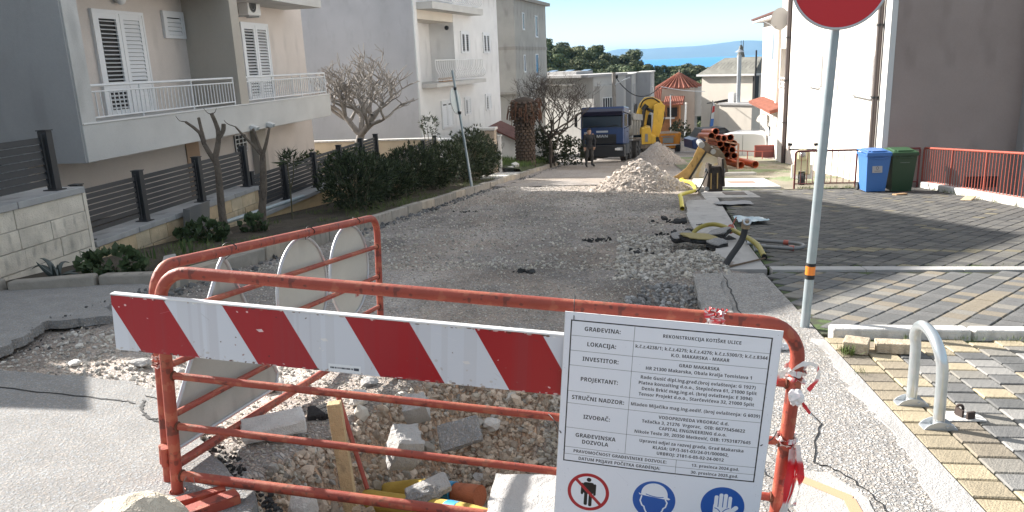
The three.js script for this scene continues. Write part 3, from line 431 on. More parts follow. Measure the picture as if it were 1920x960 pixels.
// the tall white building with the bluish grey end wall
{
  const A = 7.9 * D2R, P0 = [-9.36, -34], S = wallFrame(P0[0], P0[1], Math.sin(A), -Math.cos(A)), H = thing('white_house', 'tall white three-storey house with a bluish grey end wall and two small balconies', 'house', [-9.4, -3.2, -34]);
  const box = (t0, t1, h0, h1, o0, o1, bev) => on(S, bb(t0, t1, h0, h1, o0, o1, bev));
  part(H, 'wall', [box(0, 12.0, -4.6, 6.2, -8, -1.3), box(4.75, 12.0, -4.6, 5.35, -1.3, 0), box(0, 4.75, -4.6, 0.62, -1.3, 0), box(0, 0.3, 0.62, 5.35, -1.3, 0)].flat(), PL.whiteWall);
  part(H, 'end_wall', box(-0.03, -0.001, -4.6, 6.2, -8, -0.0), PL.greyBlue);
  part(H, 'balcony_slab', box(0.3, 7.25, 0.62, 0.8, -1.3, 0.75), PL.slab); part(H, 'balcony_slab', box(0.3, 7.25, 4.0, 4.3, -1.3, 0.75), PL.slab); part(H, 'loggia_beam', box(0.3, 4.75, 3.6, 4.0, -1.3, -0.02), PL.cream);
  const curved = (h, M4) => { const r = part(H, 'balcony_railing', on(M4, rod([0.4, h + 1.0, 0.68], [6.95, h + 1.0, 0.68], 0.022), rod([0.4, h + 0.1, 0.68], [6.95, h + 0.1, 0.68], 0.015), rod([6.95, h + 1.0, 0.68], [6.95, h + 1.0, 0.02], 0.022), rod([6.95, h + 0.1, 0.68], [6.95, h + 0.1, 0.02], 0.015)), M.white); for (let i = 0; i <= 25; i++) { const t = 0.42 + i * 0.261; part(r, 'baluster', on(M4, tube([[t, h + 0.1, 0.68], [t, h + 0.32, 0.84], [t, h + 0.6, 0.7], [t, h + 1.0, 0.68]], 0.018, 4, 8)), M.white); } for (let i = 1; i < 5; i++) part(r, 'baluster', on(M4, tube([[6.95, h + 0.1, 0.68 - i * 0.13], [7.1, h + 0.32, 0.68 - i * 0.13], [6.97, h + 0.6, 0.68 - i * 0.13], [6.95, h + 1.0, 0.68 - i * 0.13]], 0.009, 4, 8)), M.white); };
  curved(0.8, S); curved(4.3, S);
  const B = S.clone().multiply(new THREE.Matrix4().makeTranslation(0, 0, -1.3));
  shutters(H, 'balcony_door', B, 0.85, 2.1, 0.82, 3.1, { mid: 1.7, step: 0.1, open: [0.6, 0.35] });
  const cam = part(H, 'wall_lamp', on(S, new THREE.SphereGeometry(0.11, 12, 8).translate(4.6, 3.35, -0.3)), M.dark); part(cam, 'lamp_arm', on(S, rod([4.74, 3.38, -0.3], [4.6, 3.38, -0.3], 0.03)), M.white);
  part(H, 'crate', box(1.6, 2.9, 0.82, 1.0, 0.3, 0.55), PL.rust);
  for (const [a, b] of [[5.7, 6.85], [9.22, 10.3]]) shutters(H, 'window_shutter', S, a, b, 2.12, 3.15, { frame: 0.1, step: 0.1, open: [0.2, 0.2] });
  for (const [a, b] of [[5.76, 6.55], [9.18, 10.08]]) shutters(H, 'window_shutter', S, a, b, -1.02, -0.16, { frame: 0.08, step: 0.1, open: [0.3, 1.1] });
  shutters(H, 'window_shutter', S, 2.48, 3.9, -1.42, -0.16, { frame: 0.1, step: 0.1, open: [1.2, 1.2], label: 'closed white double shutter under the balcony' });
  part(H, 'downpipe', on(S, rod([-0.25, -3.5, 0.05], [-0.25, 6.2, 0.05], 0.055), [-1.5, 1.6, 3.8].map(h => rod([-0.25, h, 0.05], [-0.25, h + 0.06, 0.05], 0.07))), M.zinc);
  part(H, 'eave', on(S, bx(4.9, 0.32, 0.5, 10.0, 5.42, 0.2), bx(0.5, 0.3, 8, 12.2, 5.4, -4)), M.offwhite);
  part(H, 'roof', on(S, prism([[0.62, 5.58], [-4, 7.3], [-8.2, 5.6]].map(p => [-p[0], p[1]]), 5.1).rotateY(Math.PI / 2).translate(7.55, 0, 0)), M.roofDark);
  part(H, 'chimney', on(S, bb(9.2, 9.7, 6.6, 8.3, -4.3, -3.7)), PL.whiteWall);
}
// the unfinished house of bare concrete
{
  const A = 7.5 * D2R, S = wallFrame(-8.0, -54, Math.sin(A), -Math.cos(A)), H = thing('concrete_house', 'unfinished house of bare stained concrete behind the white house', 'house', [-8, -5, -54]);
  const box = (...a) => on(S, bb(...a));
  part(H, 'wall', [box(0.4, 9.6, 2.62, 5.75, -9, 0), box(0.4, 9.6, -0.45, 2.4, -9, 0), box(1.0, 9.6, -6, -0.62, -9, -0.25)].flat(), PL.rawConcrete);
  part(H, 'floor_slab', [box(0.36, 9.75, 2.4, 2.62, -9.05, 0.03), box(0.36, 9.7, -0.62, -0.45, -9.05, 0.02), box(0.3, 10.2, 5.75, 5.98, -9.1, 0.25)].flat(), plaster(0.33, 0.31, 0.28, 0.2, 141, 2));
  for (const [a, b, c, d] of [[2.45, 3.0, 3.8, 4.95], [6.05, 6.85, 3.35, 4.9], [2.55, 2.95, 0.85, 2.05], [5.9, 6.8, 0.4, 2.1]]) glazed(H, S, a, b, c, d, 1);
}
// two pale flat-roofed blocks lower down the street, turned a little towards the sun
{
  const H = thing('flat_roofed_house', 'pale flat-roofed house behind the bare tree, its end wall half in sun', 'house');
  const F = wallFrame(0, 0, 1, 0), Sd = wallFrame(4.2, 0, 0, -1);
  part(H, 'wall', [bb(-4.5, 4.2, -1.5, 5.3, -3.9, 0), bb(4.2, 4.7, -1.5, 4.6, -1.9, -0.2)], PL.blockWhite); part(H, 'side_recess', bb(4.2, 4.23, -1.5, 4.7, -3.6, -1.92), PL.blockGrey); part(H, 'roof_slab', bb(-4.6, 4.3, 5.3, 5.5, -4.0, 0.75), PL.blockGrey); part(H, 'parapet', bb(-2.8, 2.4, 4.72, 4.85, 0.003, 0.5), PL.blockWhite);
  const W = wallFrame(4.7, 0, 0, -1); glazed(H, W, 0.5, 1.6, 2.1, 3.7, 4);
  const solar = part(H, 'roof_hatch', bb(-2.6, 0.9, 5.5, 5.75, -3.5, -1.5), PL.blockGrey); for (let i = 0; i < 3; i++) part(H, 'solar_panel', bx(0.8, 0.04, 1.2, -3.6 + i * 2.0, 5.72, -2.9, 0.2), flatC(0.12, 0.2, 0.3, 0.3));
  H.position.set(-6.2, -5.15, -65); H.rotation.y = -0.7;
  const K = thing('flat_roofed_house', 'second flat-roofed house with a recessed grey balcony behind the digger', 'house');
  part(K, 'wall', [bb(-2.4, 4.1, -2, 5.4, -7, 0), bb(-3.1, -2.4, -2, 4.1, -6, -0.4), bb(4.1, 5.4, -2, 5.45, -8.4, -3.6)], plaster(0.36, 0.36, 0.37, 0.12, 171, 3)); part(K, 'side_wall', [bb(4.1, 4.14, -2, 5.4, -3.6, 0)], PL.blockWhite); part(K, 'roof_edge', [bb(-2.45, 4.2, 5.4, 5.52, -7.05, 0.05), bb(4.2, 5.5, 5.45, 5.56, -8.45, -3.55)], PL.blockWhite);
  part(K, 'pilaster', bb(3.2, 3.45, -2, 4.9, 0, 0.28), PL.blockWhite); const s2 = wallFrame(5.4, -3.6, 0, -1);
  const lo = part(K, 'balcony_opening', bb(4.14, 4.18, 1.6, 4.6, -3.3, -0.7), PL.blockGrey); part(K, 'balcony_chair', bb(4.3, 4.36, 2.0, 2.9, -2.4, -1.4), M.dark); part(K, 'balcony_opening', bb(-2.38, -0.8, 2.1, 4.4, 0.002, 0.03), PL.blockGrey);
  glazed(K, s2, 1.6, 2.2, 2.6, 4.2, 1);
  K.position.set(-4.1, -5.3, -67.5); K.rotation.y = -0.1;
}
// the house with the red tiled pyramid roof
{
  const H = thing('tiled_house', 'small house with a red tiled pyramid roof and a timber-clad porch below', 'house');
  part(H, 'wall', [bb(-1.8, 1.9, -6, 0.15, -4, 0)], plaster(0.4, 0.335, 0.285, 0.12, 172, 3)); part(H, 'side_wing', bb(1.9, 2.7, -3, 0.2, -3.5, -0.8), PL.blockWhite);
  const cone = new THREE.CylinderGeometry(0.04, 2.75, 1.65, 6, 1); cone.rotateY(0.26).scale(1, 1, 0.95).translate(0, 0.95, -2);
  const roof = part(H, 'roof', [cone], M.roofRed); for (let i = 0; i < 30; i++) { const a = i / 30 * Math.PI * 2; part(roof, 'tile_row', rod([0.06 * Math.cos(a), 1.78, -2 - 0.06 * Math.sin(a)], [2.62 * Math.cos(a), 0.17, -2 - 2.5 * Math.sin(a)], 0.03, 0.11, 5), M.roofRed); }
  part(H, 'finial', rod([0, 1.75, -2], [0, 2.15, -2], 0.05, 0.02), PL.cream);
  const tiles = (name, x0, x1, y0, z0, y1, z1) => { const r = part(H, name, bx(x1 - x0, 0.08, Math.hypot(z1 - z0, y1 - y0), (x0 + x1) / 2, (y0 + y1) / 2, (z0 + z1) / 2, Math.atan2(y1 - y0, -(z1 - z0)) ), M.roofRed); for (let x = x0 + 0.08; x < x1; x += 0.19) part(r, 'tile_row', rod([x, y0 + 0.05, z0], [x, y1 + 0.05, z1], 0.075, 0.075, 6), M.roofRed); };
  tiles('porch_roof', -1.2, 0.9, -1.5, 2.6, -0.75, 0.6); tiles('porch_roof', -3.0, -1.5, -2.0, 3.4, 0.15, 1.2);
  part(H, 'timber_wall', [bb(-1.7, 0.4, -5, -1.2, 0.003, 0.6)], plaster(0.26, 0.125, 0.06, 0.3, 151, 0.6)); part(H, 'porch_post', [bb(0.45, 0.62, -6, -1.4, 2.2, 2.37)], plaster(0.36, 0.17, 0.08, 0.3, 152, 0.6)); part(H, 'garden_wall', bb(-2.6, -1.7, -6, -2.0, 2, 2.6), PL.cream); part(H, 'awning', bx(1.6, 0.05, 0.7, -0.9, -3.0, 1.2, 0.2), M.steel);
  part(H, 'balcony', [bb(-0.9, 1.6, -5.1, -4.6, 0.6, 1.4)], M.dark); part(H, 'dark_window', bb(-1.0, 0.1, -2.9, -1.9, 0.603, 0.63), M.black);
  H.position.set(4.95, -2.1, -88); H.rotation.y = -0.15;
}
// the cream house with the grey roof
{
  const H = thing('cream_house', 'cream house with a grey hipped roof and a lower annexe with a steel chimney pipe', 'house');
  part(H, 'wall', bb(-2.6, 2.75, -4, 4.6, -6.5, 0), PL.cream);
  const q = [[-2.9, 4.72, 0.3], [3.0, 4.72, 0.3], [3.0, 4.72, -6.8], [-2.9, 4.72, -6.8], [-1.4, 6.05, -1.6], [2.4, 6.05, -1.6], [2.4, 6.05, -5], [-1.4, 6.05, -5]], f = [[0, 1, 5], [0, 5, 4], [1, 2, 6], [1, 6, 5], [2, 3, 7], [2, 7, 6], [3, 0, 4], [3, 4, 7], [4, 5, 6], [4, 6, 7]], g = new THREE.BufferGeometry(); g.setAttribute('position', new THREE.Float32BufferAttribute(f.flat().flatMap(i => q[i]), 3)); g.computeVertexNormals();
  part(H, 'roof', g, M.roofGrey); part(H, 'eave', bb(-2.95, 3.05, 4.55, 4.715, -6.85, 0.35), M.offwhite);
  part(H, 'annexe', [bb(1.0, 4.2, -4, 2.25, 0, 2.2), bb(-0.4, 1.0, -4, 2.1, 0.002, 0.9)], PL.cream); part(H, 'annexe_roof', [bb(0.9, 4.3, 2.25, 2.4, 0, 2.3)], PL.blockGrey); part(H, 'canopy', bx(2.0, 0.06, 1.2, -0.1, 2.45, 0.6, 0, 0, 0.18), M.dark);
  const p = part(H, 'chimney_pipe', rod([2.15, 2.4, 1.2], [2.15, 6.25, 1.2], 0.17, undefined, 12), M.zinc); part(p, 'pipe_collar', [3, 3.8, 4.6, 5.4].map(y => rod([2.15, y, 1.2], [2.15, y + 0.05, 1.2], 0.185, undefined, 12)), M.zinc); part(p, 'rain_cap', rod([2.15, 6.5, 1.2], [2.15, 6.75, 1.2], 0.4, 0.03, 12), M.zinc); part(p, 'cap_strut', [rod([2.05, 6.2, 1.2], [2.05, 6.55, 1.2], 0.02), rod([2.25, 6.2, 1.2], [2.25, 6.55, 1.2], 0.02)], M.zinc);
  part(H, 'dark_flue', [rod([3.2, 2.4, 0.4], [3.2, 6.6, 0.4], 0.07), bb(2.75, 2.95, 2.3, 4.5, -0.5, 0.1)], M.dark); part(H, 'roof_unit', bb(1.2, 1.75, 2.4, 3.2, 0.9, 1.3), M.offwhite);
  part(H, 'blue_plate', bb(2.35, 2.75, -1.1, -0.65, 2.202, 2.23), flatC(0.05, 0.08, 0.25)); part(H, 'plate_frame', bb(2.25, 2.85, -1.85, -1.3, 2.202, 2.24), M.offwhite);
  const rl = part(H, 'stair_railing', [rod([3.0, -0.9, 2.5], [4.4, -0.5, 2.5], 0.03), rod([3.0, -2.9, 2.5], [4.4, -2.5, 2.5], 0.03)], M.steel); for (let i = 0; i < 10; i++) part(rl, 'baluster', rod([3.0 + i * 0.155, -2.9 + i * 0.044, 2.5], [3.0 + i * 0.155, -0.9 + i * 0.044, 2.5], 0.02, undefined, 5), M.steel);
  part(H, 'aerial', [rod([-0.5, 6, -3], [-0.5, 7.5, -3], 0.03), rod([2.6, 6, -3], [2.6, 7.6, -3], 0.03)], M.dark);
  H.position.set(8.1, -4.9, -70.2); H.rotation.y = -0.75;
  const T = thing('bell_tower', 'small stone bell tower roof rising behind the grey house roof', 'tower', [17.4, -8, -130]);
  part(T, 'shaft', bb(16.6, 17.7, -20, 0.9, -130.6, -129.4), PL.rawConcrete); part(T, 'spire', [rod([17.15, 0.9, -130], [17.15, 2.5, -130], 0.62, 0.26, 4), bb(17.0, 17.3, 2.4, 2.7, -130.15, -129.85)], M.roofGrey); part(T, 'cross', [rod([17.15, 2.7, -130], [17.15, 3.4, -130], 0.03), rod([17.0, 3.15, -130], [17.3, 3.15, -130], 0.03)], M.dark);
}
// the big house on the right: sunlit white street wall, brown end wall
{
  const A = 1.7 * D2R, S = wallFrame(6.3 + 18 * Math.sin(A), -20.9 - 18 * Math.cos(A), -Math.sin(A), Math.cos(A)), H = thing('corner_house', 'big house with a white sunlit street wall and a brown shaded end wall', 'house', [6.3, -2.0, -20.9]);
  const u = t => 18 - t, box = (t0, t1, h0, h1, o0, o1, bev) => on(S, bb(u(t1), u(t0), h0, h1, o0, o1, bev));
  part(H, 'wall', [box(0, 14.8, -5, 8, -6, 0), box(14.8, 17.2, -5, -0.12, -6, 0), box(14.8, 17.2, 1.68, 8, -6, 0), box(14.8, 17.2, -0.12, 1.68, -6, -1.2), box(17.2, 17.35, -0.12, 1.68, -1.2, 0)].flat(), PL.sunWhite);
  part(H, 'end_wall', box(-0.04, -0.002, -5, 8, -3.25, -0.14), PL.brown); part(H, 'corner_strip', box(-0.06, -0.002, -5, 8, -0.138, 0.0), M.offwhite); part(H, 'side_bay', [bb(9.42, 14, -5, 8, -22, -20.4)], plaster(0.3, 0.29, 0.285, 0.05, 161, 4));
  const P = (t, r, nm) => { const d = part(H, 'downpipe', on(S, rod([u(t), -3.4 + (t < 5 ? 1 : 0), 0.09], [u(t), 8, 0.09], r)), flatC(0.09, 0.07, 0.065, 0.5)); part(d, 'pipe_bracket', on(S, [-1.5, 0.3, 2.1].map(h => rod([u(t), h, 0.09], [u(t), h + 0.05, 0.09], r * 1.3))), M.dark); };
  P(0.55, 0.075); P(14.62, 0.09);
  const shut = (t0, t1, h0, h1) => shutters(H, 'window_shutter', S, u(t1), u(t0), h0, h1, { frame: 0.09, step: 0.09, open: [1.15, 1.15] });
  shut(1.15, 2.75, 0.32, 1.3); shut(7.75, 9.2, 0.32, 1.3);
  for (const [t0, t1] of [[0.85, 3.2], [7.7, 9.75]]) part(H, 'sill_bar', on(S, rod([u(t0), 0.25, 0.1], [u(t1), 0.25, 0.1], 0.016), rod([u(t0 + 0.2), 0.25, 0], [u(t0 + 0.2), 0.25, 0.1], 0.016), rod([u(t1 - 0.2), 0.25, 0], [u(t1 - 0.2), 0.25, 0.1], 0.016)), M.steel);
  const niche = (t0, t1, h0, h1) => part(H, 'blind_window', box(t0, t1, h0, h1, 0.002, 0.03), PL.cream); niche(5.2, 5.75, 0.3, 1.28); niche(7.9, 8.5, -2.15, -1.38); niche(5.35, 5.8, -2.1, -1.4);
  const sw = part(H, 'basement_window', bb(8.35, 9.1, -1.95, -1.68, -20.778, -20.74), M.dark); part(sw, 'frame', [bb(8.3, 9.15, -1.68, -1.62, -20.878, -20.83), bb(8.3, 8.35, -1.95, -1.68, -20.878, -20.83), bb(9.1, 9.15, -1.95, -1.68, -20.878, -20.83)], M.steel);
  const cable = part(H, 'white_pipe', rod([9.6, -3, -20.35], [9.75, 8, -20.35], 0.018), M.white); const hb = part(H, 'cable_box', [bb(9.64, 9.9, 2.05, 2.3, -20.4, -20.15)], M.dark); part(hb, 'cable', tube([[9.7, 2.05, -20.2], [9.66, 1.75, -20.18], [9.8, 1.7, -20.15], [9.85, 2.0, -20.15]], 0.02, 6), M.white);
  bars(H, 'balcony_railing', S.clone().multiply(new THREE.Matrix4().makeTranslation(0, 0, -0.06)), u(17.2), u(14.85), -0.02, 0.36, 0.3, 0.018, M.white, { sub: 0.18 });
  const dish = part(H, 'satellite_dish', on(S, new THREE.SphereGeometry(0.52, 18, 6, 0, Math.PI * 2, 0, 0.95).scale(0.9, 0.2, 1.15).rotateX(Math.PI / 2 + 0.25).rotateY(1.5).translate(u(15.5), 2.95, 0.35)), flatC(0.55, 0.53, 0.5, 0.6)); part(dish, 'dish_arm', on(S, rod([u(15.5), 2.85, 0], [u(15.5), 2.85, 0.5], 0.03), rod([u(15.5), 2.6, 0.5], [u(16.1), 2.85, 0.9], 0.02)), M.steel);
}
// the cream house with the arched window and the tiled canopy further down on the right
{
  const A = 1.7 * D2R, X = 7.45, Z = -39, S = wallFrame(X + 12 * Math.sin(A), Z - 12 * Math.cos(A), -Math.sin(A), Math.cos(A)), H = thing('arched_house', 'cream house with an arched window and a tiled canopy over its ground floor', 'house', [7.45, -3.6, -39]);
  const u = t => 12 - t, box = (t0, t1, h0, h1, o0, o1) => on(S, bb(u(t1), u(t0), h0, h1, o0, o1));
  part(H, 'wall', [box(0, 10.3, -6, 3.25, -6, 0)].flat(), PL.sunWhite); part(H, 'pilaster', box(3.1, 3.6, -1.1, 3.2, 0, 0.16), PL.cream);
  part(H, 'eave', box(-0.2, 10.9, 3.25, 3.42, -6.3, 0.55), M.offwhite); part(H, 'roof', on(S, bx(11.2, 0.1, 3.4, 6.6, 3.9, -1.0, 0.28)), M.roofDark);
  const arch = new THREE.Shape(); arch.moveTo(-0.42, -0.95); arch.lineTo(0.42, -0.95); arch.lineTo(0.42, 0.3); arch.absarc(0, 0.3, 0.42, 0, Math.PI); const aw = part(H, 'arched_window', on(S, new THREE.ExtrudeGeometry(arch, { depth: 0.05, bevelEnabled: false }).translate(u(5.6), 2.0, 0.002)), M.white); part(aw, 'pane', on(S, bb(u(5.6) - 0.33, u(5.6) - 0.03, 1.15, 2.5, 0.055, 0.065), bb(u(5.6) + 0.03, u(5.6) + 0.33, 1.15, 2.5, 0.055, 0.065)), flatC(0.3, 0.36, 0.42, 0.15));
  const c = part(H, 'tiled_canopy', on(S, bx(9.0, 0.1, 0.9, u(5), -1.22, 0.35, 0.3)), M.roofRed); for (let i = 0; i < 44; i++) part(c, 'tile_row', on(S, rod([u(0.6 + i * 0.2), -1.05, 0], [u(0.6 + i * 0.2), -1.3, 0.8], 0.07, 0.085, 5)), M.roofRed);
  const aw2 = part(H, 'awning', on(S, new THREE.CylinderGeometry(0.45, 0.45, 1.2, 12, 1, true, 0, 1.5).rotateZ(Math.PI / 2).translate(u(6.9), -2.3, 0.1)), std({ color: lin(0.3, 0.28, 0.25), side: THREE.DoubleSide }));
  glazed(H, S, u(3.4), u(2.6), -2.4, -1.75, 2); const door = part(H, 'door', box(5.3, 6.1, -4.3, -2.3, 0.002, 0.05), M.offwhite); part(door, 'door_pane', box(5.4, 6.0, -3.0, -2.45, 0.052, 0.06), M.glassDark);
  part(H, 'wall_pipe', on(S, rod([u(4.4), -4, 0.05], [u(4.4), -1.5, 0.05], 0.03)), M.offwhite);
}
// ---------------------------------------------------------------- sea, island, wooded headland
solo('sea', 'blue sea below the far mountains', null, new THREE.PlaneGeometry(26000, 17600, 1, 1).rotateX(-Math.PI / 2).translate(0, -57, -9180), new THREE.MeshPhysicalMaterial({ color: lin(0.05, 0.22, 0.42), roughness: 0.6, specularIntensity: 0.12 }));
{
  const t = [[-9000, 20], [-3000, 70], [-900, 150], [-530, 168], [-290, 196], [60, 182], [700, 202], [1360, 206], [1970, 268], [2450, 244], [4000, 215], [7000, 120], [12000, 40]];
  const ridge = x => { for (let i = 1; i < t.length; i++) if (x <= t[i][0]) { const a = t[i - 1], b = t[i], f = sstep(0, 1, (x - a[0]) / (b[0] - a[0])); return a[1] + (b[1] - a[1]) * f; } return 30; };
  const h = (x, z) => { const f = clamp((-z - 13000) / 1500), k = f < 1 ? Math.pow(f, 0.75) : 1; return -60 + k * (ridge(x) + 12 * (fbm(x / 500, z / 500, 4, 201) - 0.5) * 1.5) * (0.75 + 0.5 * fbm(x / 700, z / 500, 4, 203)) * (z < -14500 ? clamp((17500 + z) / 3000) : 1); };
  solo('mountains', 'hazy blue island mountains across the sea', null, field(-9000, 12000, -12900, -17600, 260, 40, h), flatC(0.11, 0.12, 0.1, 1), [0, 0, 0], null, { uv: true });
}
const leafTex = std({ color: 0xffffff, roughness: 0.75, side: THREE.DoubleSide });
{
  const tops = [[-120, 8], [-60, 8.2], [-27, 7.2], [-21, 6.1], [-15.8, 4.8], [-10.8, 3.9], [-6.6, 2.6], [-0.5, 2.8], [4.5, 1.6], [8, 0.5], [11.6, -1.2], [14.6, -2.1], [22, -2.6], [40, -4], [90, -7]];
  const top = x => { for (let i = 1; i < tops.length; i++) if (x <= tops[i][0]) { const a = tops[i - 1], b = tops[i]; return a[1] + (b[1] - a[1]) * (x - a[0]) / (b[0] - a[0]); } return -7; };
  const hill = (x, z) => { const s = x * 250 / -z, y = top(s) - 8.2; return Math.min(y, y - 0.11 * (z + 250)) - (z < -255 ? 0.3 * (-255 - z) : 0) - (z > -190 ? 0.06 * (z + 190) : 0); };
  solo('hill', 'dark wooded headland under the pines', null, field(-160, 90, -150, -420, 60, 50, hill), flatC(0.05, 0.05, 0.03, 1), [0, 0, 0], null, { uv: true });
  const pine = (seed) => {
    const r = rng(seed), p = [], c = [], lobes = [], n = 7 + Math.floor(r() * 4);
    for (let i = 0; i < n; i++) { const a = r() * 6.28, d = 2.6 * Math.sqrt(r()); lobes.push([d * Math.cos(a), 5.6 + rr(-1.4, 2.4, r) - 0.3 * d, d * Math.sin(a), rr(1.1, 1.9, r)]); }
    const tri = (a, b, d, k) => { for (const v of [a, b, d]) { p.push(v.x, v.y, v.z); c.push(0.105 * k, 0.125 * k, 0.06 * k); } };
    for (const [x, y, z, s] of lobes) for (let i = 0; i < 230; i++) {
      const d = V(r() - 0.5, r() - 0.5, r() - 0.5).normalize(), q = V(x, y, z).add(d.clone().multiply(V(s, s * 0.62, s)).multiplyScalar(0.65 + 0.4 * r())), k = (0.55 + 0.9 * r()), e = rr(0.2, 0.45, r), u = V(r() - 0.5, r() - 0.5, r() - 0.5).normalize().multiplyScalar(e), w = d.clone().cross(u).normalize().multiplyScalar(e * 0.8);
      tri(q.clone().sub(u).sub(w.clone().multiplyScalar(0.5)), q.clone().add(u), q.clone().add(w), k); 
    }
    const cr = new THREE.BufferGeometry(); cr.setAttribute('position', new THREE.Float32BufferAttribute(p, 3)); cr.setAttribute('color', new THREE.Float32BufferAttribute(c, 3)); cr.computeVertexNormals();
    const tr = join([rod([0, -1, 0], [0.2, 4.6, 0.1], 0.22, 0.13, 6), ...lobes.map(l => rod([0.2, 4.0, 0.1], [l[0] * 0.8, l[1], l[2] * 0.8], 0.1, 0.04, 4))]);
    tr.setAttribute('color', new THREE.Float32BufferAttribute(Array.from({ length: tr.attributes.position.count * 3 }, (_, i) => [0.1, 0.075, 0.055][i % 3]), 3));
    return mergeGeometries([plain(cr), tr]);
  };
  const g = new THREE.Group(); g.name = 'pine_forest'; g.userData = { kind: 'stuff', label: 'dark green pine wood covering the headland' }; scene.add(g);
  const mat = std({ vertexColors: true, roughness: 0.9, side: THREE.DoubleSide }), r = rng(404);
  for (let v = 0; v < 5; v++) {
    const L = [];
    for (let i = 0; i < 95; i++) { const z = -165 - 95 * Math.pow(r(), 0.7), x = rr(-95, 60, r), s = rr(0.75, 1.15, r), k = rr(0.75, 1.2, r); L.push({ m: mat4(x, hill(x, z) + (z > -200 ? -1 : 0), z, 0, r() * 6.28, 0, s, s * rr(0.85, 1.15, r), s), c: lin(k * rr(0.9, 1.1, r), k, k * rr(0.8, 1.1, r)) }); }
    instanced(g, 'pines', pine(500 + v), mat, L);
  }
}
// ---------------------------------------------------------------- plants
function leafGeo(L, W, fold = 0.15) { const g = new THREE.BufferGeometry(), w = W / 2; g.setAttribute('position', new THREE.Float32BufferAttribute([0, 0, 0, w, fold * W, L * 0.45, 0, 0, L * 0.5, 0, 0, 0, 0, 0, L * 0.5, -w, fold * W, L * 0.45, w, fold * W, L * 0.45, 0, -fold * W, L, 0, 0, L * 0.5, -w, fold * W, L * 0.45, 0, 0, L * 0.5, 0, -fold * W, L], 3)); g.computeVertexNormals(); return plain(g); }
function foliage(parent, blobs, o) {      // blobs: [x, y, z, rx, ry, rz, n]; leaves in whorls over each blob's outer part
  const r = rng(o.seed), list = [], q = new THREE.Quaternion(), up = V(0, 0, 1);
  for (const [x, y, z, rx, ry, rz, n] of blobs) for (let i = 0; i < n; i++) {
    const d = V(r() * 2 - 1, r() * 2 - 1, r() * 2 - 1); if (d.length() > 1) { i--; continue; } d.normalize();
    const lump = 0.72 + 0.5 * fbm(d.x * 2.2 + x + 9, d.y * 2.2 + d.z * 2.9 + z, 3, o.seed), f = lump * Math.pow(0.25 + 0.75 * r(), 0.45), tip = V(x + d.x * rx * f, y + d.y * ry * f, z + d.z * rz * f), whorl = o.whorl ?? 4, ax = d.clone().add(V(0, o.lift ?? 0.6, 0)).add(V(r() - 0.5, r() - 0.5, r() - 0.5)).normalize();
    for (let k = 0; k < whorl; k++) { const dir = ax.clone().add(V(r() - 0.5, r() - 0.5, r() - 0.5).multiplyScalar(o.spread ?? 1.5)).normalize(); q.setFromUnitVectors(up, dir).multiply(new THREE.Quaternion().setFromAxisAngle(up, r() * 6.28)); const s = rr(0.65, 1.25, r), c = o.cols[Math.floor(r() * o.cols.length)], kk = rr(0.75, 1.25, r); list.push({ m: new THREE.Matrix4().compose(tip, q, V(s, s, s)).premultiply(new THREE.Matrix4().makeTranslation(-parent.position.x, -parent.position.y, -parent.position.z)), c: lin(c[0] * kk, c[1] * kk, c[2] * kk) }); }
  }
  return instanced(parent, 'foliage', o.geo, o.mat ?? leafTex, list);
}
const oleander = leafGeo(0.13, 0.026), OL = [[0.026, 0.04, 0.016], [0.034, 0.052, 0.019], [0.02, 0.03, 0.013], [0.05, 0.07, 0.024]];
const stems = (parent, x, y, z, h, n, spread, seed, mat, rad = 0.014) => { const r = rng(seed); part(parent, 'stems', Array.from({ length: n }, () => { const a = r() * 6.28, d = spread * Math.sqrt(r()); return tube([[x + d * 0.25 * Math.cos(a), y, z + d * 0.25 * Math.sin(a)], [x + d * 0.6 * Math.cos(a) + rr(-0.05, 0.05, r), y + h * 0.5, z + d * 0.6 * Math.sin(a)], [x + d * Math.cos(a), y + h * rr(0.7, 1, r), z + d * Math.sin(a)]], rad, 5, 6); }), mat); };
M.bark = plaster(0.2, 0.16, 0.125, 0.45, 211, 0.35, 0.03); M.barkGrey = plaster(0.29, 0.265, 0.24, 0.3, 212, 0.5, 0.01); M.barkDark = plaster(0.085, 0.07, 0.06, 0.3, 213, 0.5, 0.01); M.stem = flatC(0.1, 0.09, 0.055, 0.9);
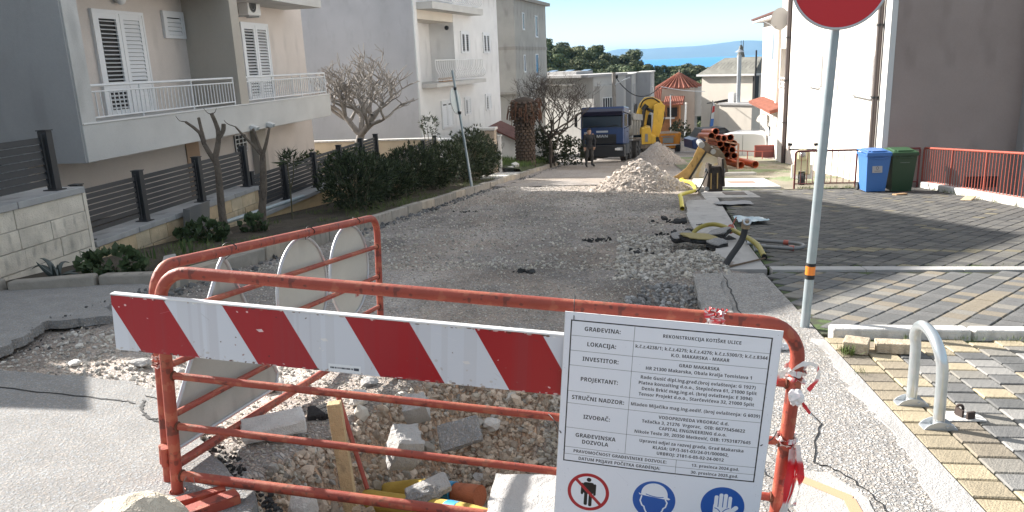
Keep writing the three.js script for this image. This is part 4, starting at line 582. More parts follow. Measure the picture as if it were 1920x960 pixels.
{
  const bush = (name, label, list, n, seed, extra = []) => { const c = list[0], b = thing(name, label, name.split('_').pop(), [c[0], gy(c[1]), c[1]]); foliage(b, [...list.map(([x, z, h, w]) => [x, gy(z) + h * 0.55, z, w, h * 0.52, w * 1.05, n]), ...extra], { seed, geo: oleander, cols: OL, whorl: 5, lift: 0.9 }); list.forEach(([x, z, h, w], i) => stems(b, x, gy(z), z, h * 0.85, 9, w * 0.8, seed + i, M.stem)); return b; };
  bush('oleander_bush', 'big dark oleander bush nearest the barrier, before the grey fence', [[-6.05, -16.0, 1.3, 0.85], [-6.3, -17.2, 1.15, 0.75]], 800, 31);
  bush('oleander_hedge', 'dense dark oleander hedge along the fence, middle of the planted strip', [[-6.15, -18.8, 0.95, 0.8], [-6.05, -20.4, 1.35, 0.85], [-5.95, -22.2, 1.1, 0.85], [-5.85, -23.9, 1.4, 0.8]], 800, 41);
  bush('oleander_bush', 'oleander bush with sunlit top beside the stone gate pillar', [[-5.6, -25.6, 1.65, 0.85], [-5.55, -26.9, 1.75, 0.8], [-5.4, -27.9, 1.3, 0.6]], 900, 51);
  const sp = thing('oleander_sapling', 'tall thin oleander shoot sticking up above the middle of the hedge', 'shrub', [-6.5, gy(-24.5), -24.5]); stems(sp, -6.5, gy(-24.5), -24.5, 2.3, 3, 0.25, 55, M.stem, 0.012); foliage(sp, [[-6.5, gy(-24.5) + 1.95, -24.5, 0.3, 0.42, 0.3, 70]], { seed: 56, geo: oleander, cols: [[0.07, 0.085, 0.05]], whorl: 5, lift: 1 });
  const yz = thing('young_oleander', 'slim young oleander with two leafy heads in front of the fence', 'shrub', [-6.75, gy(-14.3), -14.3]); part(yz, 'stem', [tube([[-6.75, gy(-14.3), -14.3], [-6.72, -0.7, -14.3], [-6.75, -0.12, -14.35]], 0.014, 6), tube([[-6.72, -0.7, -14.3], [-6.6, -0.4, -14.25], [-6.55, -0.1, -14.2]], 0.011, 6)], M.stem); foliage(yz, [[-6.75, -0.1, -14.35, 0.16, 0.16, 0.16, 14], [-6.53, -0.08, -14.2, 0.16, 0.16, 0.16, 14]], { seed: 58, geo: leafGeo(0.2, 0.028), cols: OL, whorl: 5, lift: 0.8 });
  const bz = thing('laurel_bush', 'dark bushy shrub left of the blue truck under the bare tree', 'bush', [-4.0, gy(-38), -38]); foliage(bz, [[-4.6, gy(-37.5) + 0.85, -37.5, 0.8, 0.95, 0.8, 420], [-3.7, gy(-38.5) + 0.85, -38.5, 0.85, 0.9, 0.8, 460], [-3.0, gy(-40) + 0.6, -40, 0.7, 0.75, 0.7, 320], [-4.3, gy(-37.5) + 1.5, -37.5, 0.55, 0.6, 0.5, 160]], { seed: 61, geo: leafGeo(0.13, 0.055), cols: [[0.028, 0.04, 0.018], [0.04, 0.05, 0.022]], whorl: 5 }); stems(bz, -4.0, gy(-38), -38, 1.5, 12, 0.9, 62, M.barkDark, 0.02);
  const gs = thing('garden_shrub', 'light green shrub behind the fence in front of the cream garden wall', 'shrub', [-9.6, gy(-25), -25]); foliage(gs, [[-9.6, -1.55, -25, 0.42, 0.4, 0.4, 170]], { seed: 66, geo: leafGeo(0.1, 0.045), cols: [[0.07, 0.1, 0.03], [0.1, 0.13, 0.045]], whorl: 5 }); stems(gs, -9.6, gy(-25), -25, 0.9, 6, 0.3, 67, M.stem);
  const gs2 = thing('garden_shrub', 'small rounded shrub at the foot of the pink house corner', 'shrub', [-10.6, gy(-24.5), -24.5]); foliage(gs2, [[-10.6, -1.35, -24.5, 0.35, 0.35, 0.35, 120]], { seed: 68, geo: leafGeo(0.1, 0.045), cols: [[0.06, 0.085, 0.03], [0.08, 0.11, 0.045]], whorl: 5 }); stems(gs2, -10.6, gy(-24.5), -24.5, 1.0, 5, 0.3, 69, M.stem);
  // agaves: each fleshy leaf a part
  const agave = (label, x, y, z, n, L, seed, cols) => { const a = thing('agave', label, 'plant', [x, y, z]), r = rng(seed); for (let i = 0; i < n; i++) { const an = i * 2.4 + r(), el = rr(0.5, 1.25, r), l = L * rr(0.7, 1.1, r), P = []; for (let k = 0; k <= 6; k++) { const t = k / 6, e = el - 0.9 * t * t * (r() * 0.2 + 0.7) * (i % 3 ? 1 : -0.1); P.push(V(Math.cos(an) * l * t * Math.cos(e), l * t * Math.sin(Math.max(e, -0.1)) * 0.95, Math.sin(an) * l * t * Math.cos(e))); } const g = tube(P, 0.045, 6, 10), p = g.attributes.position; const c = new THREE.CatmullRomCurve3(P); for (let k = 0; k < p.count; k++) { const ring = Math.floor(k / 7), t = ring / 10, q = c.getPointAt(Math.min(1, t)), s = Math.pow(1 - t, 0.7) * 0.95 + 0.03; p.setXYZ(k, q.x + (p.getX(k) - q.x) * s, q.y + (p.getY(k) - q.y) * s * 0.45, q.z + (p.getZ(k) - q.z) * s); } g.computeVertexNormals(); part(a, 'leaf', g.translate(x, y, z), cols[i % cols.length]); } return a; };
  agave('blue-grey agave with curling spiky leaves at the foot of the pale stone wall', -6.75, gy(-7.85) + 0.03, -7.85, 9, 0.44, 71, [flatC(0.07, 0.085, 0.08, 0.6), flatC(0.055, 0.07, 0.065, 0.6)]);
  const blades = (label, x, z, n, h, seed, col) => { const t = thing('iris_plant', label, 'plant', [x, gy(z), z]), r = rng(seed); for (let i = 0; i < n; i++) { const a = r() * 6.28, l = rr(0.05, 0.16, r), hh = h * rr(0.6, 1.05, r), g = prism([[-0.018, 0], [0.018, 0], [0.014, hh * 0.6], [0, hh], [-0.014, hh * 0.6]], 0.004); g.rotateX(rr(-0.35, 0.35, r)).rotateY(a).translate(x + Math.cos(a) * l * 0.5, gy(z), z + Math.sin(a) * l * 0.5); part(t, 'blade', g, col); } };
  const bl = flatC(0.07, 0.115, 0.035, 0.7); blades('green sword-leaved iris clump by the low stone wall, nearer of the two', -6.4, -8.95, 8, 0.26, 75, bl); blades('dark sword-leaved iris clump further along the low stone wall', -6.35, -9.95, 7, 0.26, 76, bl); blades('thin iris sprig against the low wall between the two iris clumps', -6.6, -9.5, 4, 0.2, 77, bl);
  const broad = (label, x, z, w, n, seed) => { const t = thing('mallow_plant', label, 'plant', [x, gy(z), z]); foliage(t, [[x, gy(z) + 0.14, z, w, 0.2, w * 0.6, n]], { seed, geo: leafGeo(0.11, 0.1, 0.1), cols: [[0.035, 0.06, 0.02], [0.05, 0.08, 0.03]], whorl: 3, lift: 1.2 }); stems(t, x, gy(z), z, 0.2, 9, w * 0.8, seed, M.stem, 0.006); };
  broad('low broad-leaved plant beside the agave at the wall corner', -6.2, -8.15, 0.42, 95, 81); broad('low leafy plant at the foot of the first pruned tree', -6.85, -11.2, 0.5, 110, 83); broad('leafy weeds between the two pruned trees', -6.55, -12.35, 0.25, 40, 84);
}
// bare and pruned trees
function bare(parent, base, o) {
  const r = rng(o.seed), tr = [], tw = [];
  const grow = (p, d, len, rad, lev) => {
    const pts = [p.clone()], n = 3; let q = p.clone(), dd = d.clone();
    for (let i = 0; i < n; i++) { dd.add(V(r() - 0.5, (r() - 0.5) * 0.8 + (o.rise ?? 0.12), r() - 0.5).multiplyScalar(o.gnarl ?? 0.55)).normalize(); q = q.clone().add(dd.clone().multiplyScalar(len / n)); pts.push(q); }
    for (let i = 0; i < n; i++) (lev < 2 ? tr : tw).push(rod(pts[i], pts[i + 1], rad * (1 - 0.25 * i / n), rad * (1 - 0.25 * (i + 1) / n), lev < 2 ? 8 : lev < 4 ? 5 : 4, false));
    if (lev >= o.levels) return;
    const k = lev === 0 ? o.first ?? 4 : r() < 0.4 ? 3 : 2;
    for (let i = 0; i < k; i++) { const a = r() * 6.28, s = o.open ?? 0.75, nd = dd.clone().multiplyScalar(lev === 0 ? 0.35 : 0.8).add(V(Math.cos(a) * s, rr(0.0, 0.45, r) * (lev === 0 ? 1.3 : 1), Math.sin(a) * s)).normalize(); grow(i && lev ? pts[2 + (r() > 0.5 ? 1 : 0)] : q, nd, len * rr(0.66, 0.92, r) * (lev === 0 ? o.jump ?? 0.9 : 1), rad * (lev === 0 ? 0.62 : 0.66), lev + 1); }
  };
  grow(base.clone(), (o.dir ?? V(0, 1, 0)).clone().normalize(), o.len, o.rad, 0);
  part(parent, 'trunk', tr, o.mat); part(parent, 'crown', tw, o.mat);
}
{
  const fig = thing('fig_tree', 'bare pale grey fig tree with spreading crooked branches behind the fence', 'tree', [-10.55, gy(-28), -28]); bare(fig, V(-10.55, gy(-28) - 0.1, -28), { seed: 95, len: 2.0, rad: 0.19, levels: 6, first: 6, open: 1.05, jump: 0.62, mat: M.barkGrey, rise: 0.12, gnarl: 0.6 });
  const b2 = thing('bare_tree', 'dark leafless tree between the palm trunk and the blue truck', 'tree', [-3.9, gy(-37), -37]); bare(b2, V(-3.9, gy(-37) - 0.05, -37), { seed: 97, len: 1.5, rad: 0.085, levels: 7, first: 5, open: 1.0, jump: 0.85, mat: M.barkDark, rise: 0.1, gnarl: 0.8 });
  const b3 = thing('bare_sapling', 'small leafless sapling in front of the shed', 'tree', [-6.3, gy(-35), -35]); bare(b3, V(-6.3, gy(-35), -35), { seed: 101, len: 0.45, rad: 0.035, levels: 5, first: 4, open: 0.8, mat: M.barkDark, rise: 0.25 });
  const pruned = (label, pts, arms, knob) => { const t = thing('pruned_tree', label, 'tree', pts[0]); const c = new THREE.CatmullRomCurve3(pts.map(p => V(...p))), segs = []; for (let i = 0; i < 10; i++) segs.push(rod(c.getPoint(i / 10), c.getPoint((i + 1) / 10), 0.074 - 0.0025 * i + (i ? 0 : 0.03), 0.074 - 0.0025 * (i + 1), 10, false)); part(t, 'trunk', [...segs, ...[1, 3, 5, 7, 9].map(i => { const p = c.getPoint(i / 10); return new THREE.IcosahedronGeometry(0.069 - 0.0025 * i, 2).translate(p.x, p.y, p.z); })], M.bark); for (const [ps, r0, r1] of arms) { const cc = new THREE.CatmullRomCurve3(ps.map(p => V(...p))), g = []; for (let i = 0; i < 6; i++) g.push(rod(cc.getPoint(i / 6), cc.getPoint((i + 1) / 6), (r0 + (r1 - r0) * i / 6) * 0.62, (r0 + (r1 - r0) * (i + 1) / 6) * 0.62, 8, true)); part(t, 'branch', g, M.bark); } };
  pruned('taller pruned tree with cut branches, by the fallen grey panel', [[-6.88, -1.2, -12.1], [-6.97, -0.95, -12.1], [-6.98, -0.4, -12.12], [-6.95, 0.02, -12.1], [-6.98, 0.3, -12.1]], [[[[-6.97, 0.15, -12.1], [-7.1, 0.45, -12.05], [-7.16, 0.66, -12.05], [-7.36, 0.85, -12.0]], 0.075, 0.035], [[[-7.1, 0.5, -12.06], [-7.15, 0.7, -12.1], [-7.2, 0.9, -12.15]], 0.05, 0.04], [[[-6.96, 0.25, -12.1], [-6.9, 0.5, -12.15], [-6.88, 0.7, -12.15], [-6.93, 0.97, -12.1]], 0.085, 0.05], [[[-6.89, 0.55, -12.15], [-6.82, 0.66, -12.2], [-6.79, 0.78, -12.2]], 0.065, 0.06], [[[-6.93, 0.95, -12.1], [-7.0, 0.98, -12.1], [-7.06, 1.06, -12.1]], 0.012, 0.006], [[[-6.93, 0.95, -12.1], [-6.86, 0.99, -12.1], [-6.83, 1.05, -12.1]], 0.012, 0.006], [[[-7.36, 0.85, -12], [-7.46, 0.87, -12], [-7.52, 0.95, -12]], 0.014, 0.006]]);
  pruned('slimmer pruned tree with a forked top, further along the fence', [[-6.5, -1.2, -12.6], [-6.5, -0.8, -12.6], [-6.42, -0.4, -12.6], [-6.38, 0.0, -12.6], [-6.36, 0.22, -12.6]], [[[[-6.37, 0.18, -12.6], [-6.5, 0.35, -12.6], [-6.68, 0.55, -12.6], [-6.8, 0.7, -12.6]], 0.05, 0.026], [[[-6.37, 0.2, -12.6], [-6.42, 0.42, -12.6], [-6.48, 0.66, -12.6]], 0.05, 0.034], [[[-6.36, 0.2, -12.6], [-6.27, 0.4, -12.6], [-6.18, 0.66, -12.6]], 0.06, 0.036], [[[-6.8, 0.7, -12.6], [-6.95, 0.76, -12.6], [-7.0, 0.82, -12.6]], 0.015, 0.007]]);
  const palm = thing('palm_trunk', 'thick headless palm trunk covered with old brown leaf bases', 'tree', [-4.75, gy(-34.5), -34.5]); const by = gy(-34.5), prof = [[0.5, -0.1], [0.42, 0.4], [0.4, 1.6], [0.42, 2.1], [0.58, 2.5], [0.6, 2.85], [0.42, 3.15], [0, 3.25]].map(p => new THREE.Vector2(p[0], p[1])); part(palm, 'trunk', new THREE.LatheGeometry(prof, 16).translate(-4.75, by, -34.5), plaster(0.075, 0.055, 0.042, 0.35, 221, 0.6, 0.02));
  const r = rng(223), sc = []; for (let j = 0; j < 22; j++) for (let i = 0; i < 15; i++) { const a = (i + (j % 2) * 0.5) / 15 * 6.283, h = 0.1 + j * 0.138, R0 = h > 2.3 ? 0.58 : h > 2.0 ? 0.47 : 0.42; sc.push(bx(0.13, 0.13, 0.05, 0, 0, 0, -0.55 - (h > 2.3 ? 0.5 : 0) + rr(-0.15, 0.15, r)).translate(0, 0, R0).rotateY(a).translate(-4.75, by + h, -34.5)); } part(palm, 'leaf_bases', sc, plaster(0.085, 0.06, 0.045, 0.4, 222, 0.3, 0.01), null, { kind: 'stuff' }); const fr = []; for (let i = 0; i < 60; i++) { const a = r() * 6.28, h = by + rr(2.3, 3.1, r); fr.push(tube([[-4.75 + 0.5 * Math.cos(a), h, -34.5 + 0.5 * Math.sin(a)], [-4.75 + 0.72 * Math.cos(a), h + 0.05, -34.5 + 0.72 * Math.sin(a)], [-4.75 + 0.8 * Math.cos(a), h - 0.3, -34.5 + 0.8 * Math.sin(a)]], 0.022, 4, 5)); } part(palm, 'dry_fronds', fr, flatC(0.11, 0.055, 0.035, 1), null, { kind: 'stuff' });
}
// grass and weeds
{
  const g = new THREE.Group(); g.name = 'weeds'; g.userData = { kind: 'stuff', label: 'tufts of grass and weeds along kerbs and in the planted strip' }; scene.add(g);
  const r = rng(611), L = [], blade = leafGeo(0.1, 0.009, 0.1);
  const tuft = (x, y, z, n, s, w, green = 1) => { for (let i = 0; i < n; i++) { const a = r() * 6.28, e = rr(0.5, 1.5, r), k = rr(0.7, 1.3, r); L.push({ m: mat4(x + rr(-w, w, r), y, z + rr(-w, w, r), 0, 0, 0, 1).multiply(new THREE.Matrix4().makeRotationY(a)).multiply(new THREE.Matrix4().makeRotationX(-e)).multiply(new THREE.Matrix4().makeScale(s * k * 0.8, s * k, s * k)), c: lin(0.1 * k * (2 - green), 0.14 * k, 0.035 * k) }); } };
  tuft(1.5, gy(-5.35), -5.35, 120, 0.8, 0.05); tuft(1.45, gy(-4.9), -4.9, 20, 0.5, 0.04); tuft(2.03, gy(-5.77), -5.77, 30, 0.4, 0.03); for (let i = 0; i < 26; i++) tuft(rr(2.3, 3.1, r), gy(-5.76), -5.76, 5, 0.4, 0.04);
  for (let i = 0; i < 60; i++) tuft(7.1 + rr(-0.06, 0.1, r), gy(-13) * 0 + gy(-(13 + i * 0.11)), -(13 + i * 0.11), i % 7 < 4 ? 14 : 3, 0.8, 0.06, 0.8);
  for (let i = 0; i < 40; i++) tuft(rr(4.2, 5.6, r), gy(-20.4), -20.45 + rr(-0.1, 0.1, r), 12, 0.8, 0.1);
  for (let i = 0; i < 520; i++) { const z = rr(-8.2, -29, r), x = rr(roadLeft(z) - 0.3, -7.0, r); if (fbm(x * 0.9, z * 0.9, 3, 19) > 0.42) tuft(x, gy(z) + 0.02, z, 16, rr(0.6, 1.3, r), 0.14); }
  for (let i = 0; i < 420; i++) { const z = rr(-31.6, -41, r), x = rr(-6.6, roadLeft(z) - 0.35, r); tuft(x, gy(z) + 0.15 + 0.12 * (roadLeft(z) - x), z, 16, rr(1.2, 2.2, r), 0.2, 1.1); }
  for (let i = 0; i < 200; i++) { const z = rr(-23, -34, r), x = rr(4.0, 6.4, r); if (fbm(x, z, 3, 9) > 0.5) tuft(x, gy(z) + 0.0, z, 12, 0.7, 0.2, 0.7); }
  for (let i = 0; i < 70; i++) tuft(rr(1.6, 4.2, r), gy(-8.9), -8.92, 3, 0.35, 0.06); for (let i = 0; i < 40; i++) { const z = rr(-2.6, -5.6, r); tuft(1.43, gy(z) - 0.01, z, 5, 0.22, 0.02); }
  instanced(g, 'blades', blade, leafTex, L);
  solo('grass_bank', 'green grassy bank below the palm trunk', null, field(-7.4, -4.0, -30.8, -42, 20, 40, (x, z) => gy(z) + 0.1 + 0.12 * Math.max(0, roadLeft(z) - x) - 0.5 * sstep(0.35, 0.1, roadLeft(z) - x) + 0.08 * fbm(x * 2, z * 2, 3, 55)), plaster(0.07, 0.085, 0.035, 0.4, 231, 1, 0.03));
}
// ---------------------------------------------------------------- stone walls, fences, posts along the left side
{
  const r = rng(701), pale = [[0.7, 0.63, 0.53], [0.64, 0.58, 0.49], [0.74, 0.67, 0.57], [0.67, 0.61, 0.52]].map((c, i) => plaster(...c, 0.3, 241 + i, 0.8, 0.012)), ochre = [[0.56, 0.46, 0.32], [0.5, 0.38, 0.24], [0.58, 0.51, 0.4], [0.53, 0.42, 0.28]].map((c, i) => plaster(...c, 0.3, 251 + i, 0.8, 0.012)), cap = plaster(0.36, 0.355, 0.35, 0.25, 261, 1.2, 0.005), mortar = M.concrete;
  const build = (label, z0, z1, top, courses, ch, lo, hi, mats, seed, h0 = 0) => {
    const w = structure('stone_wall', label); const X = -7.42;
    part(w, 'core', bb(X - 0.42, X - 0.012, top - courses * ch - 0.3, top - 0.002, z1, z0), mortar);
    for (let k = 0; k < courses; k++) { let z = z0 - 0.003; const off = rr(0.1, 1, r); let first = true; while (z > z1 + 0.02) { let l = rr(lo, hi, r) * (first ? off : 1); first = false; let e = Math.max(z1 + 0.003, z - l); if (e - z1 < 0.12) e = z1 + 0.003; const y1 = top - k * ch, y0 = y1 - ch + 0.008; if (y1 > gy((z + e) / 2) - 0.05) part(w, 'stone', bx(0.06, y1 - y0, z - e - 0.008, X - 0.02 + rr(-0.006, 0.008, r), (y0 + y1) / 2, (z + e) / 2, 0, rr(-0.006, 0.006, r), 0, 0.008), mats[Math.floor(r() * mats.length)]); z = e; } }
    return w;
  };
  const w1 = build('tall wall of large pale limestone blocks at the left edge of the street', -4.6, -9.36, 0.1, 6, 0.25, 0.5, 0.75, pale, 1); part(w1, 'end_stone', bb(-7.84, -7.41, -1.4, 0.1, -9.43, -9.365, 0.008), pale[2]);
  let z = -4.6; while (z > -9.3) { part(w1, 'coping_stone', bb(-8.0, -7.38, 0.104, 0.19, Math.max(z - 1.19, -9.45), z - 0.004, 0.01), cap); z -= 1.2; }
  const w2 = build('low wall of ochre-stained stone blocks under the middle fence panels', -9.435, -14.32, -0.69, 3, 0.24, 0.32, 0.62, ochre, 2);
  z = -9.44; while (z > -14.3) { part(w2, 'coping_stone', bb(-8.0, -7.39, -0.686, -0.6, Math.max(z - 0.97, -14.34), z - 0.004, 0.01), cap); z -= 0.978; }
  const w3 = structure('garden_wall', 'low ochre rendered wall under the lower fence, behind the hedge'); part(w3, 'wall', [bb(-7.84, -7.42, -2.6, -1.262, -22.4, -14.345), bb(-7.84, -7.42, -3.6, -2.0, -30, -22.4)], plaster(0.5, 0.36, 0.2, 0.25, 271, 1.5, 0.006)); part(w3, 'coping', [bb(-8.0, -7.38, -1.26, -1.17, -22.42, -14.345, 0.01), bb(-8.0, -7.38, -1.998, -1.91, -30, -22.43, 0.01)], cap);
  // slatted aluminium fences
  const fence = (label, posts, base, top, n, o = {}) => { const f = thing('slat_fence', label, 'fence', [-7.6, base, posts[0]], 'dark grey slatted aluminium fences'); posts.forEach(z => { const p = part(f, 'post', bb(-7.66, -7.53, base, top + 0.04, z - 0.055, z + 0.055, 0.006), M.anthracite); part(p, 'post_cap', bb(-7.67, -7.52, top + 0.042, top + 0.055, z - 0.065, z + 0.065), M.anthracite); part(p, 'base_plate', bb(-7.7, -7.49, base, base + 0.012, z - 0.09, z + 0.09), M.anthracite); }); for (let i = 1; i < posts.length; i++) { const a = posts[i - 1] - 0.06, b = posts[i] + 0.06, h = (top - base - 0.1) / n; for (let k = 0; k < n; k++) part(f, 'slat', bx(0.022, h * (o.fill ?? 0.8), a - b, -7.6 + (o.dx ?? 0), base + 0.07 + h * (k + 0.5), (a + b) / 2, 0, 0, o.tilt ?? 0.12, 0.004), M.anthracite); for (const zz of [a - 0.03, b + 0.03]) part(f, 'clip_rail', bb(-7.585, -7.57, base + 0.05, top, zz - 0.015, zz + 0.015), M.anthracite); } return f; };
  fence('tall dark grey slatted fence on the pale limestone wall at the left edge', [-5.6, -7.35, -9.1], 0.19, 0.93, 7, { fill: 0.86, tilt: 0.25 });
  fence('dark grey slatted fence of three panels on the low ochre stone wall', [-9.5, -10.87, -12.55, -14.23], -0.6, 0.15, 8);
  fence('dark grey slatted fence on the lower wall, running behind the dark hedge', [-14.4, -15.92, -17.6, -19.28, -20.96, -22.3], -1.17, -0.38, 8);
  fence('last dark grey slatted fence panels behind the far end of the hedge', [-22.5, -24.2, -25.9, -27.6, -29.3], -1.91, -1.12, 8);
  // cream boundary wall, pillar, gate post, meter box
  const bw = structure('boundary_wall', 'cream garden wall with a pale coping in front of the white house'); part(bw, 'wall', bb(-16, -5.95, -3.6, -1.32, -30.5, -30.3), plaster(0.62, 0.53, 0.4, 0.12, 275, 3)); part(bw, 'coping', bb(-16, -5.92, -1.318, -1.25, -30.55, -30.24, 0.01), M.concreteLight);
  const ps = thing('gate_pillar', 'square gate pillar of rough pinkish stone blocks with a pale cap', 'pillar', [-5.68, gy(-30.6), -30.6]); const pm = [plaster(0.5, 0.4, 0.31, 0.3, 281, 0.5, 0.02), plaster(0.55, 0.45, 0.35, 0.3, 282, 0.5, 0.02)]; for (let k = 0; k < 5; k++) part(ps, 'stone', bx(0.56, 0.36, 0.56, -5.68 + rr(-0.006, 0.006, r), gy(-30.6) + 0.12 + k * 0.37, -30.6, 0, 0, 0, 0.02), pm[k % 2]); part(ps, 'cap', bb(-6.0, -5.36, gy(-30.6) + 1.8, gy(-30.6) + 1.9, -30.92, -30.28, 0.015), M.concreteLight);
  const gp = thing('gate_post', 'slim white post beside the stone gate pillar', 'post', [-5.3, -2.9, -30.9]); part(gp, 'post', bb(-5.36, -5.24, -3.0, -1.3, -30.96, -30.84, 0.006), M.offwhite); part(gp, 'post_cap', bb(-5.4, -5.2, -1.298, -1.26, -31, -30.8), M.offwhite);
  const mb = thing('meter_box', 'white meter box on the cream garden wall above the hedge', 'box', [-7.3, -1.9, -30.2]); part(mb, 'housing', bb(-7.6, -6.98, -2.3, -1.36, -30.298, -30.06, 0.01), M.offwhite); part(mb, 'lid', bb(-7.66, -6.92, -1.358, -1.27, -30.3, -30.0, 0.01), M.white);
  const rub = thing('broken_block', 'small white broken concrete blocks by the slim gate post', 'rubble', [-5.05, gy(-31.6), -31.6]); part(rub, 'block', bx(0.35, 0.25, 0.3, -5.05, gy(-31.6) + 0.12, -31.6, 0.1, 0.4, 0.1, 0.02), M.concreteLight); part(rub, 'block', bx(0.25, 0.18, 0.25, -4.85, gy(-31.9) + 0.3, -31.9, 0.3, 0.9, 0.2, 0.02), M.concreteLight);
  const sh = thing('garden_shed', 'low white shed with a dark red pitched roof behind the gate pillar', 'shed', [-6.3, -3.3, -38]); part(sh, 'wall', [bb(-7.2, -5.45, -4.4, -2.15, -40, -37), prism([[-7.2, -2.15], [-5.45, -2.15], [-6.75, -1.52]], 2.9).translate(0, 0, -39.95)], PL.whiteWall); part(sh, 'roof', [(() => { const L = Math.hypot(1.6, 0.78); return bx(L, 0.07, 3.6, (-6.8 - 5.2) / 2, (-1.4 - 2.18) / 2, -38.4, 0, 0, -Math.atan2(0.78, 1.6)); })(), bx(0.75, 0.07, 3.6, -7.12, -1.57, -38.4, 0, 0, 0.47)], M.roofDark); part(sh, 'door', bb(-5.449, -5.42, -4.0, -2.3, -38.2, -37.2), flatC(0.09, 0.14, 0.2, 0.5), 'blue door');
  // leaning pole with its round sign seen nearly edge on
  const lp = thing('leaning_sign_pole', 'leaning galvanised pole carrying a round sign seen nearly edge-on', 'sign', [-4.6, -2.05, -21.85]); part(lp, 'pole', rod([-4.6, -2.1, -21.85], [-5.04, 1.43, -21.95], 0.035, undefined, 10), M.galv); part(lp, 'brace_pole', rod([-4.61, -2.1, -21.78], [-4.78, -0.45, -21.83], 0.03, undefined, 10), M.galv);
  const sd = new THREE.CylinderGeometry(0.37, 0.37, 0.018, 32).rotateX(Math.PI / 2).rotateY(1.42).rotateZ(0.12).translate(-4.97, 0.58, -21.86); const sp = part(lp, 'sign_plate', sd, M.galv); part(sp, 'rim', new THREE.TorusGeometry(0.37, 0.014, 6, 32).rotateY(1.42).rotateZ(0.12).translate(-4.97, 0.58, -21.86), M.zinc); part(lp, 'clamp', [rod([-5.0, 0.88, -21.9], [-4.99, 0.96, -21.9], 0.06), rod([-4.9, 0.2, -21.9], [-4.89, 0.28, -21.9], 0.06)], M.black);
  // things dumped by the wall
  const fp = thing('fallen_panel', 'bent grey sheet-metal panel leaning on the low wall behind the pruned tree', 'panel', [-7.2, -1.1, -11.9]); part(fp, 'sheet', bx(0.02, 0.62, 0.75, -7.3, -0.83, -11.85, 0, 0, -0.12, 0.004), M.steel); part(fp, 'folded_edge', bx(0.12, 0.62, 0.02, -7.27, -0.84, -11.47, 0, 0, -0.12), M.steel);
  const mp = thing('lying_pole', 'grey metal pole lying along the low wall behind the two pruned trees', 'pole', [-7.1, -1, -12]); part(mp, 'pole', rod([-7.12, -0.93, -11.85], [-7.05, -1.05, -15.6], 0.04, undefined, 12), M.galv); part(mp, 'open_end', rod([-7.12, -0.9295, -11.84], [-7.12, -0.93, -11.845], 0.03, undefined, 12), M.black);
  const cs = thing('concrete_slab', 'grey concrete slab lying tilted by the iris plants', 'slab', [-6.05, gy(-8.9), -8.9]); part(cs, 'slab', bx(0.16, 0.1, 0.95, -6.0, gy(-8.95) + 0.05, -8.95, TILT, 0.55, 0.1, 0.015), M.concrete);
  // utility pole and cables
  const up = thing('utility_pole', 'wooden utility pole with a street lamp arm above the blue truck', 'pole', [-1.35, gy(-62), -62]); part(up, 'pole', rod([-1.3, -7, -62], [-1.37, 0.45, -62], 0.2, 0.15, 10), M.barkGrey); part(up, 'lamp_arm', rod([-1.36, -0.5, -61.9], [-0.5, -0.1, -61.9], 0.035), M.zinc); part(up, 'lamp_head', bx(0.5, 0.08, 0.16, -0.35, -0.05, -61.9, 0, 0, 0.4, 0.02), M.zinc); part(up, 'insulator', [bb(-1.2, -1.05, 0.0, 0.25, -62, -61.85)], M.black);
  const sag = (a, b, s) => Array.from({ length: 9 }, (_, i) => { const t = i / 8; return [a[0] + (b[0] - a[0]) * t, a[1] + (b[1] - a[1]) * t - s * 4 * t * (1 - t), a[2] + (b[2] - a[2]) * t]; });
  solo('overhead_cable', 'black cable sagging from the utility pole towards the tiled house', 'cable', tube(sag([-1.3, 0.2, -62], [2.3, -0.9, -66], 1.15), 0.035, 5, 24), M.black, [-1.3, 0, -62]); solo('overhead_cable', 'pale cable strung between the tiled house and the cream house', 'cable', tube(sag([2.4, -0.9, -66], [6.1, -1.5, -68], 0.1), 0.03, 5, 16), M.white, [2.4, -1, -66]);
  const tp = thing('lamp_post', 'thin pale lamp post standing before the tiled house porch', 'lamp post', [3.85, -8, -80]); part(tp, 'pole', rod([3.95, -9, -80], [3.85, -2.3, -80], 0.05, undefined, 8), M.zinc); part(tp, 'lamp_head', bx(0.3, 0.07, 0.14, 3.95, -2.25, -80, 0, 0, 0.1, 0.03), M.steel);
  const tp2 = thing('lamp_post', 'slim post at the left edge of the cream house', 'lamp post', [5.2, -8, -78]); part(tp2, 'pole', rod([5.15, -9, -78], [5.25, -3.1, -78], 0.08, undefined, 8), M.zinc); part(tp2, 'lamp_head', new THREE.SphereGeometry(0.11, 10, 8).translate(5.25, -3.05, -78), M.offwhite);
  const hd = thing('dark_hedge', 'dark evergreen hedge at the street end below the tiled house', 'hedge', [4.6, gy(-76), -76]); foliage(hd, [[4.5, gy(-76) + 1.6, -76, 1.1, 1.7, 0.8, 420], [3.4, gy(-77) + 0.7, -77, 0.8, 0.9, 0.7, 200]], { seed: 721, geo: leafGeo(0.24, 0.1), cols: [[0.02, 0.03, 0.013], [0.03, 0.04, 0.017]], whorl: 4 });
}
